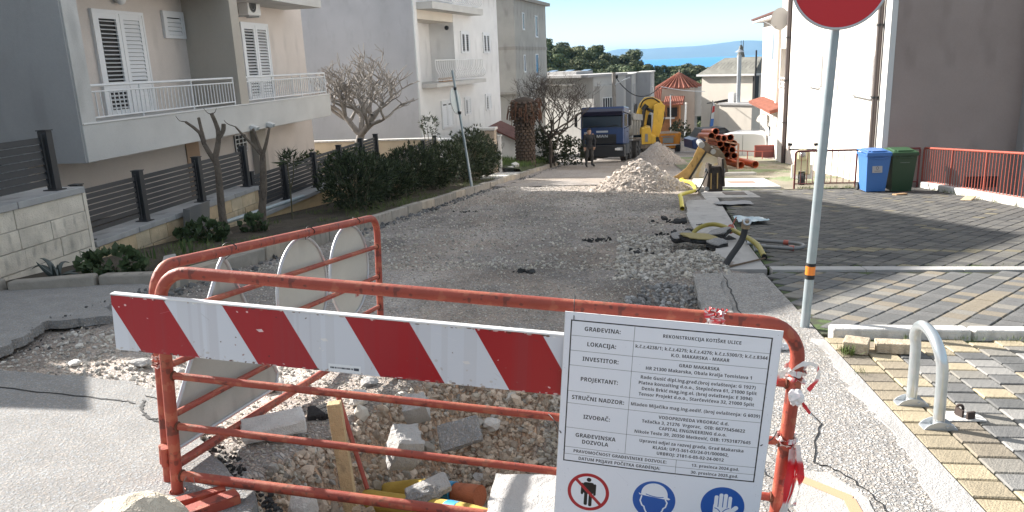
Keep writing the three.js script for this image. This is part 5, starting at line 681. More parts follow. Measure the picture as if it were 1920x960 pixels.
// ---------------------------------------------------------------- vehicles and plant
M.truckBlue = new THREE.MeshPhysicalMaterial({ color: lin(0.012, 0.035, 0.12), roughness: 0.35, clearcoat: 0.6, clearcoatRoughness: 0.2 });
M.yellow = plaster(0.62, 0.38, 0.045, 0.18, 301, 1.5, 0.001); M.yellow.roughness = 0.5; M.orange = plaster(0.5, 0.2, 0.03, 0.25, 302, 1.2, 0.002); M.dirt = plaster(0.2, 0.17, 0.14, 0.3, 303, 0.8, 0.01); M.greyPaint = plaster(0.23, 0.23, 0.22, 0.2, 304, 1.3, 0.002);
M.screen = flatC(0.012, 0.02, 0.03, 0.1);
function wheel(parent, x, y, z, r, w, axis = 'x', rimMat = M.steel) { const p = []; for (const [a, b] of [[0.45, -0.5], [0.86, -0.5], [0.97, -0.42], [1, -0.3], [1, 0.3], [0.97, 0.42], [0.86, 0.5], [0.45, 0.5]]) p.push(new THREE.Vector2(a * r, b * w)); const L = (g) => axis === 'x' ? g.rotateZ(Math.PI / 2).translate(x, y, z) : g.rotateX(Math.PI / 2).translate(x, y, z); const wh = part(parent, 'wheel', L(new THREE.LatheGeometry(p, 22)), M.rubber); part(wh, 'rim', L(join([new THREE.CylinderGeometry(r * 0.5, r * 0.5, w * 0.7, 16), new THREE.CylinderGeometry(r * 0.16, r * 0.16, w * 0.95, 10)])), rimMat); const lug = []; for (let i = 0; i < 20; i++) { const a = i / 20 * 6.283; lug.push(bx(r * 0.06, w * 0.9, r * 0.16, r * 0.985 * Math.cos(a), 0, r * 0.985 * Math.sin(a), 0, -a, 0)); } part(wh, 'tread', L(join(lug)), M.rubber); return wh; }
const bold = await new FontLoader().loadAsync('fonts/droid/droid_sans_bold.typeface.json');
{
  const T = thing('dump_truck', 'dark blue tipper truck with grey skip parked facing the camera', 'truck');
  part(T, 'cab', [bb(-1.2, 1.2, 0.95, 1.95, -2.1, 0, 0.06), prism([[0, 1.9], [-0.12, 2.65], [-0.25, 2.95], [-2.05, 2.95], [-2.1, 1.9]], 2.3, 0.05).rotateY(-Math.PI / 2).translate(1.15, 0, 0)], M.truckBlue);
  part(T, 'sun_visor', bx(2.3, 0.26, 0.34, 0, 2.7, 0.02, 0.5, 0, 0, 0.02), flatC(0.012, 0.012, 0.035, 0.5));
  const ws = part(T, 'windscreen', bx(2.12, 0.72, 0.03, 0, 2.24, -0.0, -0.16), M.screen); part(ws, 'wiper', [rod([-0.8, 1.92, 0.1], [-0.1, 1.98, 0.09], 0.012), rod([0.2, 1.92, 0.1], [0.9, 1.98, 0.09], 0.012)], M.black); part(ws, 'screen_pillar', [bx(0.08, 0.8, 0.05, -1.1, 2.24, 0, -0.16), bx(0.08, 0.8, 0.05, 1.1, 2.24, 0, -0.16)], M.dark);
  part(T, 'grille', bb(-0.78, 0.78, 0.98, 1.5, 0.003, 0.03), M.dark); part(T, 'front_panel', [bb(-1.15, 1.15, 1.88, 1.915, 0.01, 0.05)], M.dark); for (let k = 0; k < 4; k++) part(T, 'grille_bar', bb(-0.76, 0.76, 1.02 + k * 0.1, 1.06 + k * 0.1, 0.032, 0.055), M.black);
  const tg = new TextGeometry('MAN', { font: bold, size: 0.14, depth: 0.012, curveSegments: 3 }); tg.computeBoundingBox(); const tw = tg.boundingBox.max.x; part(T, 'letters', tg.scale(1.45, 1, 1).translate(-tw * 0.725, 1.33, 0.058), M.zinc);
  part(T, 'name_plate', bb(-0.32, 0.32, 1.6, 1.7, 0.003, 0.02), M.zinc); part(T, 'badge', bb(-1.0, -0.62, 1.56, 1.64, 0.003, 0.015), M.zinc);
  part(T, 'bumper', [bb(-1.25, 1.25, 0.25, 0.93, -0.5, 0.08, 0.05)], M.dark); for (const s of [-1, 1]) { part(T, 'headlight', bb(s * 0.82, s * 1.14, 0.6, 0.78, 0.082, 0.1), flatC(0.35, 0.36, 0.38, 0.15)); part(T, 'step', bb(s * 1.2, s * 1.25, 0.4, 0.95, -1.9, -0.6), M.dark); }
  part(T, 'number_plate', bb(0.72, 1.02, 0.62, 0.74, 0.102, 0.11), M.offwhite);
  for (const s of [-1, 1]) { const m = part(T, 'mirror', bb(s * 1.42, s * 1.58, 1.95, 2.55, -0.2, -0.08, 0.03), M.black); part(m, 'mirror_arm', [rod([s * 1.15, 2.7, -0.1], [s * 1.5, 2.55, -0.14], 0.025), rod([s * 1.15, 1.75, -0.1], [s * 1.5, 1.95, -0.14], 0.02)], M.black); part(T, 'side_window', bx(0.02, 0.66, 1.0, s * 1.205, 2.25, -0.75), M.screen); const d = part(T, 'door', bb(s * 1.203, s * 1.215, 1.0, 1.88, -1.4, -0.2), M.truckBlue); part(d, 'handle', bb(s * 1.216, s * 1.24, 1.6, 1.65, -1.3, -1.1), M.black); }
  part(T, 'chassis', [bb(-0.5, 0.5, 0.65, 1.0, -7.6, -0.5), bb(-1.15, 1.15, 0.9, 1.05, -3.5, -2.2)], M.dark); part(T, 'air_stack', bb(0.4, 1.1, 1.0, 2.85, -2.55, -2.2, 0.04), flatC(0.05, 0.12, 0.3));
  const sk = []; for (let i = 0; i <= 10; i++) { const a = Math.PI * i / 10; sk.push([-1.25 * Math.cos(a) * 1, 1.95 - 0.85 * Math.sin(a)]); } const sh = new THREE.Shape([...sk.map(p => new THREE.Vector2(p[0], p[1])), new THREE.Vector2(1.25, 2.5), new THREE.Vector2(-1.25, 2.5)]); const skip = part(T, 'skip', new THREE.ExtrudeGeometry(sh, { depth: 4.6, bevelEnabled: false }).translate(0, 0.1, -7.5), M.greyPaint); part(skip, 'skip_rim', [bb(-1.33, 1.33, 2.45, 2.62, -2.85, -2.7), bb(1.2, 1.36, 2.3, 2.66, -7.5, -2.85), bb(-1.36, -1.2, 2.3, 2.66, -7.5, -2.85), bx(2.4, 0.05, 0.8, 0, 2.75, -2.4, 0.15)], M.greyPaint); part(skip, 'skip_rib', [-3.6, -4.8, -6].map(z => bb(1.22, 1.34, 1.4, 2.4, z - 0.06, z + 0.06)), M.greyPaint); part(T, 'mudguard', [bx(0.5, 0.05, 2.6, 1.05, 1.2, -5.9)], M.dirt);
  for (const z of [-1.25, -2.95, -5.2, -6.55]) for (const s of [-1, 1]) wheel(T, s * 1.02, 0.52, z, 0.52, z < -4 ? 0.55 : 0.34);
  T.position.set(-1.55, gy(-41), -41.2); T.rotation.y = -0.13; T.scale.setScalar(0.96); T.rotation.x = TILT;
}
{
  const E = thing('excavator', 'yellow wheeled excavator with its arm raised behind the blue truck', 'excavator', [0.73, -4.83, -52]), P = (x, y) => [0.73 + (x - 1205) / 28, -4.83 + (290 - y) / 28], ex = (pts, d, z0, m, nm) => part(E, nm, prism(pts.map(p => P(...p)), d, 0.03).translate(0, 0, z0), m);
  const boom = ex([[1190, 248], [1193, 214], [1199, 195], [1208, 184], [1222, 183], [1236, 190], [1242, 199], [1239, 213], [1227, 211], [1217, 208], [1213, 215], [1210, 232], [1209, 248]], 0.6, -52, M.yellow, 'boom'); ex([[1225, 197], [1236, 192], [1243, 198], [1239, 232], [1230, 260], [1219, 260], [1223, 232]], 0.42, -51.3, M.yellow, 'stick');
  part(boom, 'side_plate', prism([[1209, 192], [1222, 190], [1230, 197], [1212, 198]].map(p => P(...p)), 0.02).translate(0, 0, -51.42), M.offwhite);
  ex([[1203, 236], [1211, 233], [1217, 235], [1219, 246], [1226, 250], [1226, 261], [1203, 262]], 1.6, -51.5, M.yellow, 'counterweight'); part(E, 'body_label', [bb(...[P(1208, 0)[0], P(1213, 0)[0]], P(0, 258)[1], P(0, 244)[1], -49.868, -49.85)], M.greyPaint);
  part(E, 'cab', [bb(0.1, 1.3, -3.7, -2.2, -54.2, -52.6)], M.screen); part(E, 'hydraulic_ram', [rod([...P(1203, 235), -51.2], [...P(1207, 205), -51.2], 0.11), rod([...P(1213, 203), -51.35], [...P(1232, 212), -51.0], 0.09), rod([...P(1205, 205), -51.3], [...P(1212, 196), -51.3], 0.16)], M.dark); part(E, 'hoses', [tube([[...P(1238, 200), -51.0], [...P(1244, 215), -50.9], [...P(1238, 235), -50.9], [...P(1232, 250), -50.9]], 0.04, 6), tube([[...P(1200, 200), -51.3], [...P(1206, 188), -51.2], [...P(1222, 184), -51.2], [...P(1240, 196), -51.0]], 0.05, 6)], M.black);
  part(E, 'bucket', [prism([[1222, 256], [1232, 252], [1236, 262], [1236, 278], [1228, 291], [1222, 288]].map(p => P(...p)), 0.9).translate(0, 0, -51.3)], M.dark); part(E, 'bucket_edge', prism([[1230, 262], [1238, 264], [1238, 280], [1230, 290]].map(p => P(...p)), 0.1).translate(0, 0, -50.3), M.greyPaint);
  part(E, 'undercarriage', bb(0.1, 1.6, -5.0, -3.7, -54, -50.4, 0.08), M.dirt); for (const x of [0.35, 1.35]) { wheel(E, x, -4.6, -50.3, 0.5, 0.4, 'z'); }
  ex([[1198, 262], [1226, 262], [1222, 270], [1200, 270]], 1.4, -51.4, M.dirt, 'turntable');
}
{
  const D = thing('site_dumper', 'small orange site dumper standing behind the grey gravel heap', 'dumper'); const sk = prism([[-0.8, 0.62], [0.8, 0.62], [0.92, 1.35], [-0.92, 1.35]], 1.2, 0.02).translate(0, 0, -0.9); const b = part(D, 'skip', sk, M.orange); part(b, 'front_plate', [bb(-0.38, 0.38, 0.7, 1.1, 0.32, 0.36), bb(-0.5, 0.5, 1.16, 1.22, 0.32, 0.37)], M.greyPaint); part(b, 'load', [rockGeo(5, 3, 0.25).scale(0.85, 0.2, 0.6).translate(0, 1.36, -0.3)], M.sand); part(D, 'chassis', [bb(-0.55, 0.55, 0.3, 0.62, -2.4, 0.2)], M.orange); part(D, 'lamp_bar', [bb(-0.85, 0.85, 0.52, 0.6, 0.2, 0.3)], M.offwhite); for (const s of [-1, 1]) for (const z of [-0.1, -1.9]) wheel(D, s * 0.75, 0.42, z, 0.42, 0.34); part(D, 'seat', bb(-0.25, 0.25, 0.9, 1.3, -2.2, -1.8, 0.05), M.dark); D.position.set(2.55, gy(-57), -57); D.rotation.y = 0.12;
}
{
  const Vn = thing('white_van', 'white van seen from its rear corner behind the orange pipes', 'van'); const prof = [[-2.05, 0.35], [-2.1, 0.9], [-2.0, 1.55], [-1.85, 1.76], [-1.3, 1.84], [0.2, 1.82], [0.75, 1.68], [1.25, 1.2], [2.0, 1.02], [2.12, 0.75], [2.1, 0.35]];
  part(Vn, 'body', prism(prof, 1.56, 0.09).translate(0, 0, -0.78), new THREE.MeshPhysicalMaterial({ color: lin(0.7, 0.7, 0.7), roughness: 0.35, clearcoat: 0.4 }));
  part(Vn, 'rear_window', [bx(0.03, 0.52, 0.62, -2.14, 1.28, -0.38, 0, 0, -0.1), bx(0.03, 0.52, 0.62, -2.14, 1.28, 0.38, 0, 0, -0.1)], flatC(0.12, 0.17, 0.16, 0.1)); part(Vn, 'window_seal', [bx(0.02, 0.6, 0.7, -2.132, 1.28, -0.38, 0, 0, -0.1), bx(0.02, 0.6, 0.7, -2.132, 1.28, 0.38, 0, 0, -0.1)], M.black); for (const s of [-1, 1]) { part(Vn, 'tail_light', bb(-2.22, -2.12, 0.75, 1.0, s * 0.72, s * 0.86, 0.02), flatC(0.35, 0.02, 0.015, 0.25)); part(Vn, 'side_window', bb(0.0, 0.75, 1.15, 1.6, s * 0.86, s * 0.885), M.screen); part(Vn, 'door_seam', bb(-0.62, -0.6, 0.5, 1.75, s * 0.868, s * 0.876), M.black); for (const x of [-1.35, 1.35]) wheel(Vn, x, 0.32, s * 0.74, 0.32, 0.2, 'z'); } part(Vn, 'number_plate', bb(-2.235, -2.215, 0.78, 0.9, -0.26, 0.26), M.offwhite); part(Vn, 'bumper', bb(-2.25, -2.05, 0.35, 0.6, -0.85, 0.85, 0.04), M.greyPaint);
  Vn.position.set(6.2, gy(-47) - 0.3, -47); Vn.scale.setScalar(0.9); Vn.rotation.y = 153 * D2R;
  const C = thing('dark_car', 'dark blue car parked behind the white van', 'car'); part(C, 'body', prism([[-2, 0.3], [-2.05, 0.8], [-1.6, 0.95], [1.0, 0.95], [2.0, 0.8], [2.05, 0.3]], 1.6, 0.06).translate(0, 0, -0.8), M.truckBlue); part(C, 'cabin', prism([[-1.7, 0.95], [-1.3, 1.5], [0.3, 1.52], [1.05, 0.95]], 1.4, 0.05).translate(0, 0, -0.7), M.dark); part(C, 'window', [bb(-1.1, 0.3, 1.02, 1.42, 0.752, 0.77)], M.screen); for (const s of [-1, 1]) for (const x of [-1.25, 1.25]) wheel(C, x, 0.31, s * 0.74, 0.31, 0.2, 'z'); C.position.set(5.9, gy(-56) + 0.15, -56); C.rotation.y = 0.3;
  const fl = thing('advertising_flag', 'narrow white, blue and red flag on a leaning pole by the cream house', 'flag', [5.7, gy(-58), -58]); part(fl, 'pole', tube([[5.5, gy(-58), -58], [5.62, -3.6, -58], [5.78, -1.7, -58]], 0.03, 6), M.dark); part(fl, 'cloth', prism([[5.56, -4.2], [5.78, -4.3], [5.98, -2.0], [5.8, -1.75], [5.68, -3]], 0.02).translate(0, 0, -57.99), M.offwhite); part(fl, 'printed_band', [prism([[5.62, -3.6], [5.86, -3.5], [5.9, -3.0], [5.69, -3.0]], 0.01).translate(0, 0, -57.965)], flatC(0.08, 0.2, 0.5)); part(fl, 'printed_band', [prism([[5.74, -2.6], [5.93, -2.5], [5.95, -2.1], [5.8, -2.1]], 0.01).translate(0, 0, -57.965)], flatC(0.5, 0.05, 0.04)); part(fl, 'dark_base', bb(5.3, 5.7, gy(-58), gy(-58) + 1.1, -58.1, -57.9, 0.05), M.dark);
}
// the man in dark clothes in front of the truck
{
  const base = [-1.98, gy(-36.3), -36.3], J = { pelvis: [0, 0.93, 0, 0.15], waist: [0, 1.1, 0.0, 0.135], chest: [0, 1.32, 0.01, 0.165], shL: [-0.19, 1.44, 0, 0.075], shR: [0.19, 1.44, 0, 0.075], neck: [0, 1.5, 0.01, 0.06], head0: [0, 1.6, 0.03, 0.085], head1: [0, 1.68, 0.03, 0.095], elL: [-0.27, 1.16, 0.0, 0.055], elR: [0.28, 1.17, 0.02, 0.055], wrL: [-0.26, 0.93, 0.08, 0.042], wrR: [0.24, 0.94, 0.14, 0.042], haL: [-0.25, 0.84, 0.1, 0.04], haR: [0.2, 0.88, 0.2, 0.04], hiL: [-0.1, 0.9, 0, 0.11], hiR: [0.1, 0.9, 0, 0.11], knL: [-0.13, 0.5, 0.04, 0.075], knR: [0.13, 0.5, 0.02, 0.075], anL: [-0.15, 0.1, 0.0, 0.055], anR: [0.15, 0.1, -0.02, 0.055], toL: [-0.18, 0.04, 0.17, 0.042], toR: [0.19, 0.04, 0.15, 0.042] };
  const bones = [['pelvis', 'waist'], ['waist', 'chest'], ['chest', 'neck'], ['chest', 'shL'], ['chest', 'shR'], ['neck', 'head0'], ['head0', 'head1'], ['shL', 'elL'], ['elL', 'wrL'], ['wrL', 'haL'], ['shR', 'elR'], ['elR', 'wrR'], ['wrR', 'haR'], ['pelvis', 'hiL'], ['pelvis', 'hiR'], ['hiL', 'knL'], ['knL', 'anL'], ['anL', 'toL'], ['hiR', 'knR'], ['knR', 'anR'], ['anR', 'toR']].map(([a, b]) => [V(...J[a]), V(...J[b]), J[a][3], J[b][3]]);
  const fld = p => { let d = 9; for (const [a, b, r0, r1] of bones) { const ab = b.clone().sub(a), t = clamp(p.clone().sub(a).dot(ab) / ab.lengthSq()), q = a.clone().addScaledVector(ab, t).distanceTo(p) - (r0 + (r1 - r0) * t), k = 0.03, h = clamp(0.5 + 0.5 * (d - q) / k); d = d + (q - d) * h - k * h * (1 - h); } return d; };
  const N = 84, mc = new MarchingCubes(N, M.black, false, false, 120000), S = 0.95; for (let k = 0; k < N; k++) for (let j = 0; j < N; j++) for (let i = 0; i < N; i++) { const x = (i - N / 2) / (N / 2) * S, y = (j - N / 2) / (N / 2) * S + 0.9, z = (k - N / 2) / (N / 2) * S; mc.field[i + j * N + k * N * N] = Math.abs(x) > 0.45 || Math.abs(z) > 0.35 ? -1 : -fld(V(x, y, z)); }
  mc.isolation = 0; mc.update(); const n = mc.count, g = new THREE.BufferGeometry(), pa = new Float32Array(mc.positionArray.slice(0, n * 3)), col = new Float32Array(n * 3); for (let i = 0; i < n; i++) { pa[i * 3] *= S; pa[i * 3 + 1] = pa[i * 3 + 1] * S + 0.9; pa[i * 3 + 2] *= S; const y = pa[i * 3 + 1], x = Math.abs(pa[i * 3]), skin = (y > 1.5) || (y < 0.92 && x > 0.17 && y > 0.78); const c = skin ? [0.4, 0.25, 0.18] : y > 0.9 ? [0.022, 0.022, 0.025] : y > 0.1 ? [0.05, 0.047, 0.045] : [0.02, 0.018, 0.016]; col.set(c, i * 3); }
  g.setAttribute('position', new THREE.BufferAttribute(pa, 3)); g.setAttribute('normal', new THREE.BufferAttribute(new Float32Array(mc.normalArray.slice(0, n * 3)), 3)); g.setAttribute('color', new THREE.BufferAttribute(col, 3));
  const p = thing('person', 'man in dark jacket and grey trousers standing in front of the blue truck', 'person'); const body = new THREE.Mesh(plain(g), std({ vertexColors: true, roughness: 0.9 })); body.name = 'body'; body.castShadow = body.receiveShadow = true; p.add(body);
  part(p, 'hair', new THREE.SphereGeometry(0.107, 14, 10, 0, 6.3, 0, 1.75).rotateX(-0.35).translate(0, 1.685, 0.02), flatC(0.02, 0.016, 0.012)); part(p, 'nose', bx(0.025, 0.04, 0.03, 0, 1.62, 0.125, 0, 0, 0, 0.008), flatC(0.4, 0.25, 0.18)); for (const s of [-1, 1]) { part(p, 'eye', new THREE.SphereGeometry(0.011, 8, 6).translate(s * 0.035, 1.66, 0.114), M.black); part(p, 'ear', new THREE.SphereGeometry(0.028, 8, 6).scale(0.5, 1, 0.8).translate(s * 0.095, 1.64, 0.03), flatC(0.4, 0.25, 0.18)); for (let f = 0; f < 5; f++) part(p, 'finger', f < 4 ? rod([s * (s < 0 ? 0.25 : 0.2) + (f - 1.5) * 0.018, s < 0 ? 0.82 : 0.86, (s < 0 ? 0.12 : 0.21)], [s * (s < 0 ? 0.25 : 0.19) + (f - 1.5) * 0.018, s < 0 ? 0.75 : 0.79, (s < 0 ? 0.135 : 0.215)], 0.009, 0.007, 6) : rod([s * (s < 0 ? 0.22 : 0.17), s < 0 ? 0.85 : 0.88, s < 0 ? 0.12 : 0.22], [s * (s < 0 ? 0.2 : 0.15), s < 0 ? 0.8 : 0.83, s < 0 ? 0.15 : 0.25], 0.01, 0.008, 6), flatC(0.4, 0.25, 0.18)); }
  p.position.set(...base); p.rotation.y = 0.35;
}
// ---------------------------------------------------------------- heaps, pipes, buckets, hoses
{
  const heap = (name, label, x, z, rx, rz, h, mat, seed, stonesN, dark) => { const y0 = Math.min(gy(z), gy(z)) - 0.06, H = (a, b) => { const d = Math.hypot((a - x) / rx, (b - z) / rz), n = fbm(a * 2.2, b * 2.2, 4, seed) - 0.5; return h * Math.max(0, 1 - Math.pow(Math.max(0, d + n * 0.25), 1.15)) + 0.12 * n * (d < 1.05 ? 1 : 0) + 0.03 * (fbm(a * 9, b * 9, 3, seed + 3) - 0.5); };
    const t = thing(name, label, 'heap', [x, y0, z]); part(t, 'heap', field(x - rx * 1.1, x + rx * 1.1, z + rz * 1.1, z - rz * 1.1, 90, 70, (a, b) => gy(b) - 0.09 + H(a, b)), mat, null, { uv: true }); const r = rng(seed), L = []; for (let i = 0; i < stonesN; i++) { const a = r() * 6.283, d = Math.pow(r(), 0.6) * 1.08, px = x + Math.cos(a) * rx * d, pz = z + Math.sin(a) * rz * d, s = rr(0.01, 0.034, r) * (r() < 0.05 ? 2.4 : 1), k = rr(0.38, 0.62, r) * dark; L.push({ m: mat4(px - x, gy(pz) - 0.09 + H(px, pz) + s * 0.3 - y0, pz - z, r() * 6, r() * 6, r() * 6, s, s * 0.8, s * 1.1), c: lin(k * 1.08, k * 0.95, k * 0.83) }); } if (stonesN) instanced(t, 'stones', plain(rockGeo(seed, 0, 0.3)), stoneMats, L); return t; };
  heap('rubble_heap', 'pale sunlit heap of crushed stone on the dug-up street', 0.22, -22.0, 1.4, 1.35, 0.86, M.rubble, 811, 2600, 1);
  heap('gravel_heap', 'grey shaded gravel heap behind the pale rubble heap', 1.25, -38.5, 1.5, 1.4, 1.15, M.gravel, 813, 500, 0.75);
  heap('rubble_heap', 'low spread of dirty rubble at the far end of the street beyond the dumper', 4.2, -66, 2.6, 2.5, 1.0, M.rubble, 815, 700, 0.7);
  // pipes
  const pipeGeo = (L, r0) => { const p = [[r0 * 0.86, 0], [r0, 0], [r0, 0.0], [r0, L - 0.25], [r0 * 1.1, L - 0.22], [r0 * 1.1, L], [r0 * 0.92, L], [r0 * 0.88, L - 0.2], [r0 * 0.86, 0]].map(q => new THREE.Vector2(q[0], q[1])); return new THREE.LatheGeometry(p, 20).rotateX(Math.PI / 2); };
  const pm = std({ color: lin(0.42, 0.1, 0.035), roughness: 0.45, side: THREE.DoubleSide }); let first = null; const at = [[1342, 269], [1368, 280], [1355, 281], [1363, 293], [1374, 291], [1371, 302], [1355, 301], [1363, 312], [1375, 313], [1352, 312], [1350, 291], [1346, 280], [1343, 300], [1334, 276]].map(([x, y]) => [3.92 + (x - 1374) / 47.5, -2.78 + (314 - y) / 47.5]);
  at.forEach(([x, y], i) => { if (!first) { first = thing('sewer_pipe', 'orange plastic sewer pipe in the framed stack beside the big bucket', 'pipe', [0, 0, 0], 'stacked orange sewer pipes'); part(first, 'barrel', pipeGeo(5, 0.122), pm); first.position.set(x, y, -36.1); first.rotation.x = TILT; } else { const c = copyOf(first, null, [x, y, -36.1 + 0.15 * ((i * 7) % 3)]); c.rotation.x = first.rotation.x; } });
  const rk = thing('pipe_rack', 'rough timber frame around the stacked orange pipes', 'frame', [3.6, -2.9, -31]); const wm = plaster(0.34, 0.2, 0.14, 0.3, 321, 0.4); for (const z of [-31.0, -34.5]) { part(rk, 'post', bb(4.07, 4.14, gy(z), gy(z) + 1.0, z - 0.03, z + 0.03), wm); part(rk, 'rail', bx(1.35, 0.06, 0.05, 3.45, gy(z) + 1.13, z, 0, 0, -0.22), wm); part(rk, 'post', bb(2.86, 2.93, gy(z), gy(z) + 1.25, z - 0.03, z + 0.03), wm); }
  for (const [x, z, ry, lab] of [[4.78, -31.6, 0.35, 'orange pipe lying loose on the ground, further right of the stack'], [4.2, -31.4, 0.35, 'orange pipe lying loose on the ground next to the framed stack']]) { const p = thing('sewer_pipe', lab, 'pipe'); part(p, 'barrel', pipeGeo(2.0, 0.135), pm); p.position.set(x - 0.6, gy(z) + 0.14, z - 1.9); p.rotation.set(0, ry, 0); }
  // the big digger bucket with its hitch, and the dark hitch block in front
  const Q = (x, y, z = -26.2) => [2.02 + (x - 1300) / 54.5, -2.42 + (331 - y) / 54.5, z];
  const bk = thing('excavator_bucket', 'large worn yellow-grey excavator bucket lying on the pavement edge', 'bucket', [2.0, -2.45, -26.2]); M.worn = (() => { const t = tex(256, 1.4, (u, v) => { const n = fbm(u * 6, v * 6, 5, 331, 6), s = sstep(0.42, 0.6, n); return [0.36 + 0.12 * n - 0.06 * s, 0.29 + 0.1 * n, 0.2 + 0.12 * s]; }); return std({ map: t, roughness: 0.5, metalness: 0.25, side: THREE.DoubleSide }); })(); M.wornYellow = plaster(0.46, 0.29, 0.11, 0.35, 333, 0.8); M.wornYellow.side = THREE.DoubleSide;
  part(bk, 'side_plate', prism([[1258, 330], [1272, 323], [1287, 311], [1298, 296], [1306, 276], [1311, 268], [1322, 279], [1321, 287], [1294, 331]].map(p => Q(...p).slice(0, 2)), 0.04).translate(0, 0, -26.0), M.wornYellow);
  const gs = []; { const A = [[1323, 279], [1316, 292], [1306, 310], [1294, 331]], B = [[1342, 284], [1351, 300], [1347, 318], [1330, 333]], p = [], id = []; for (let i = 0; i <= 12; i++) for (let j = 0; j <= 12; j++) { const u = i / 12 * 3, k = Math.min(2, Math.floor(u)), f = u - k, L = A[k].map((v, q) => v + (A[k + 1][q] - v) * f), Rr = B[k].map((v, q) => v + (B[k + 1][q] - v) * f), t = j / 12, bul = -0.55 * Math.sin(t * Math.PI * 0.55) - 0.25 * Math.sin(i / 12 * Math.PI), q = Q(L[0] + (Rr[0] - L[0]) * t, L[1] + (Rr[1] - L[1]) * t, -26.0 + bul * 0.9); p.push(...q); } for (let i = 0; i < 12; i++) for (let j = 0; j < 12; j++) { const a = i * 13 + j; id.push(a, a + 13, a + 1, a + 1, a + 13, a + 14); } const g = new THREE.BufferGeometry(); g.setAttribute('position', new THREE.Float32BufferAttribute(p, 3)); g.setIndex(id); g.computeVertexNormals(); gs.push(g); }
  part(bk, 'shell', gs, M.worn); part(bk, 'cutting_edge', [rod(Q(1258, 331, -25.95), Q(1296, 332, -25.95), 0.03), rod(Q(1296, 332, -25.95), Q(1332, 334, -26.3), 0.035)], M.wornYellow); part(bk, 'seam', rod(Q(1322, 282, -25.94), Q(1293, 331, -25.94), 0.035), M.dark);
  part(bk, 'hitch_ear', [prism([[1306, 264], [1316, 263], [1328, 272], [1342, 276], [1350, 284], [1354, 300], [1358, 316], [1348, 318], [1345, 302], [1338, 290], [1322, 282], [1310, 272]].map(p => Q(...p).slice(0, 2)), 0.1).translate(0, 0, -25.6), prism([[1306, 264], [1316, 263], [1330, 272], [1344, 276], [1352, 286], [1350, 296], [1338, 286], [1322, 280]].map(p => Q(...p).slice(0, 2)), 0.08).translate(0, 0, -26.3)], plaster(0.1, 0.075, 0.055, 0.4, 335, 0.5)); part(bk, 'pin', [rod(Q(1311, 267, -26.4), Q(1311, 267, -25.4), 0.1, undefined, 14), rod(Q(1331, 279, -26.4), Q(1331, 279, -25.4), 0.085, undefined, 14)], M.steel);
  const hb = thing('hitch_block', 'dark greasy hydraulic hitch block standing in front of the big bucket', 'machine part', [2.08, gy(-20.2), -20.2]), hm = plaster(0.06, 0.045, 0.035, 0.5, 337, 0.3, 0.01), hy = gy(-20.2); part(hb, 'housing', [bx(0.4, 0.42, 0.34, 2.08, hy + 0.21, -20.2, 0, 0.2, 0, 0.03), bx(0.3, 0.3, 0.3, 2.12, hy + 0.5, -20.2, 0, 0.2, 0.1, 0.03)], hm); part(hb, 'side_plate', [bx(0.06, 0.62, 0.36, 1.92, hy + 0.42, -20.18, 0, 0.2, -0.12, 0.015), bx(0.06, 0.72, 0.36, 2.27, hy + 0.5, -20.2, 0, 0.2, 0.08, 0.015)], hm); part(hb, 'rib', [bx(0.03, 0.4, 0.03, 2.0, hy + 0.3, -20.0), bx(0.03, 0.4, 0.03, 2.16, hy + 0.3, -20.01)], M.wornYellow); part(hb, 'pin', [rod([1.86, hy + 0.55, -20.2], [2.36, hy + 0.52, -20.2], 0.06, undefined, 12), rod([1.9, hy + 0.1, -20.02], [1.9, hy + 0.1, -19.98], 0.06)], M.steel); part(hb, 'hose', [tube([[1.95, hy + 0.6, -20.1], [1.85, hy + 0.4, -20.0], [1.72, hy + 0.12, -19.95], [1.6, hy + 0.03, -19.9]], 0.02, 6)], M.black);
  // hoses and pipes sticking out of the ground
  const hose = flatC(0.62, 0.5, 0.03, 0.5), hoseO = flatC(0.27, 0.22, 0.035, 0.55);
  solo('yellow_hose', 'bright yellow hose winding down beside the rubble heap', 'hose', tube([[1.02, gy(-16) + 0.02, -15.8], [1.05, gy(-16.6) + 0.12, -16.8], [1.12, gy(-18) + 0.06, -18.2], [1.3, gy(-18.6) + 0.06, -18.8], [1.62, gy(-20.4) + 0.06, -20.2], [1.66, gy(-22) + 0.07, -22.2], [1.5, gy(-24) + 0.06, -24.0], [1.62, gy(-25.4) + 0.04, -25.2]], 0.046, 8, 60), hose, [1.1, gy(-18), -18]);
  const oh = thing('olive_hose', 'olive-yellow conduit arching out of the dug ground by the walkway', 'hose', [1.2, gy(-11), -11]); part(oh, 'conduit', tube([[0.85, gy(-11.8) - 0.06, -11.6], [1.0, gy(-12) + 0.08, -11.9], [1.25, gy(-12) + 0.13, -12], [1.45, gy(-11.4) + 0.12, -11.4], [1.6, gy(-10) + 0.08, -10.2], [1.6, gy(-9.4) + 0.03, -9.45]], 0.034, 10, 50), hoseO); part(oh, 'open_end', rod([1.6, gy(-9.4) + 0.026, -9.43], [1.6, gy(-9.4) + 0.025, -9.426], 0.035, undefined, 12), M.black); part(oh, 'red_tie', [rod([1.44, gy(-11.4) + 0.08, -11.46], [1.44, gy(-11.4) + 0.17, -11.38], 0.046), rod([1.45, gy(-11.4) + 0.16, -11.4], [1.52, gy(-11.4) + 0.3, -11.45], 0.008)], M.railRed);
